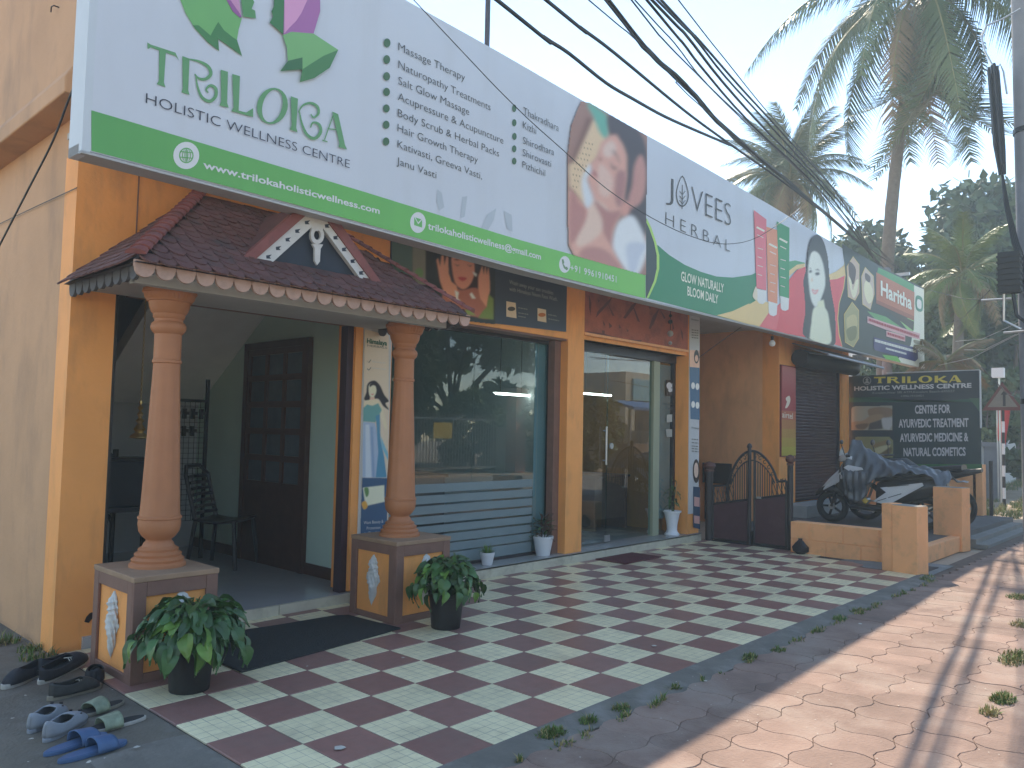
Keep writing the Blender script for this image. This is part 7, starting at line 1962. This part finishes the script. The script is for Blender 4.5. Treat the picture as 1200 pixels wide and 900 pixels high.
def kiosk(x, lab, col_, nm):
    t = thing(nm, (x, -9.4, 0), lab, "kiosk"); mb = MB()
    for dx in (-1.6, 1.6):
        for dy in (-1, 0): mb.box((x + dx - .05, -9.3 + dy - .05, -.05), (x + dx + .05, -9.3 + dy + .05, 2.4), STEEL)
    mb.build("post", t); mb = MB(); mb.prism([(x - 1.9, -8.9, 2.3), (x - 1.9, -10.05, 2.65), (x - 1.9, -10.05, 2.72), (x - 1.9, -8.9, 2.42)], (3.8, 0, 0), col_); mb.build("awning", t)
    mb = MB(); mb.box((x - 1.6, -10.0, -.05), (x + 1.6, -9.2, .95), M("kiosk_wood", (.25, .17, .12), .7, .1, 4)); mb.build("counter", t)
kiosk(25, "kiosk with a blue awning across the road", M("blue_awning", (.06, .2, .42), .5, .05, 3), "roadside_kiosk")
for k, (x, y) in enumerate(((10.2, -9.6), (18.6, -9.5), (21.0, -9.7), (8.2, -9.7), (16.8, -11.6))):
    tree((x, y, -.05), 2.6, 1.5, "%s leafy bush across the road, mirrored in the glass" % ["second from left", "third from left", "rightmost", "leftmost", "set back fourth"][k], 80 + k, TL2, 4500, .13, low=.06, name="roadside_bush")
for xx in (11.6, 17.0):
    t = thing("gate_column", (xx, -9.9, 0), "red brown column %s of the barred gate across the road" % ("left" if xx < 12 else "right"), "column"); mb = MB(); mb.box((xx, -10.1, -.05), (xx + .5, -9.65, 2.6), M("red_brown_column", (.34, .13, .08), .7, .1, 5)); mb.build("shaft", t); mb = MB(); mb.box((xx - .1, -10.2, 2.6), (xx + .6, -9.55, 2.85), M("pale_yellow_wall", (.6, .54, .42), .8, .1, 2)); mb.build("capital", t)
t = thing("roadside_shop", (31, -13, 0), "pale shop building with a light blue banner across the road", "building"); mb = MB(); mb.box((27, -16, -.05), (38, -12, 4.2), M("pale_yellow_wall", (.6, .54, .42), .8, .1, 2)); mb.build("wall", t)
mb = MB(); mb.box((27.5, -11.99, 2.9), (34, -11.9, 3.9), M("light_blue_banner", (.25, .5, .58), .5, .05, 3)); mb.build("banner", t)
for k in range(3): mb = MB(); mb.box((27.8 + k * 3.2, -12.02, .1), (30.3 + k * 3.2, -11.96, 2.5), M("dark_opening", (.03, .03, .035), .6, .1, 3)); mb.build("shop_opening", t)
for k, (x, y, h, r) in enumerate(((-14, -19, 5, 2.6), (-5, -20, 5.2, 2.6), (2, -18, 4.8, 2.4), (8, -16, 5.5, 2.8), (13, -14.5, 6.2, 3.2), (18.5, -14.5, 6.5, 3.4), (-22, -19, 5, 3))):
    tree((x, y, -.05), h, r, "%s roadside tree across the road" % ["leftmost", "second from left", "central low", "tall central", "broad right", "dense far right", "very far left"][k], 60 + k, TL2 if k % 2 else TL1, 11000, .24, low=.08, name="roadside_tree")

# ------------------------------------------------------------------ haze in the air
hm = bpy.data.materials.new("hazy_air"); hm.use_nodes = True; n_ = hm.node_tree; n_.nodes.clear()
vo = n_.nodes.new("ShaderNodeVolumePrincipled"); vo.inputs["Density"].default_value = .0035; vo.inputs["Color"].default_value = (.70, .88, 1, 1); vo.inputs["Anisotropy"].default_value = .35
oo_ = n_.nodes.new("ShaderNodeOutputMaterial"); n_.links.new(vo.outputs[0], oo_.inputs["Volume"])
mb = MB(); mb.box((-65, -65, -2.3), (205, 105, 18), hm); o = mb.build("haze", None); tag(o, "thin pale daylight haze filling the street air", "haze", kind="stuff")
try: sc.cycles.volume_bounces = 1
except Exception: pass
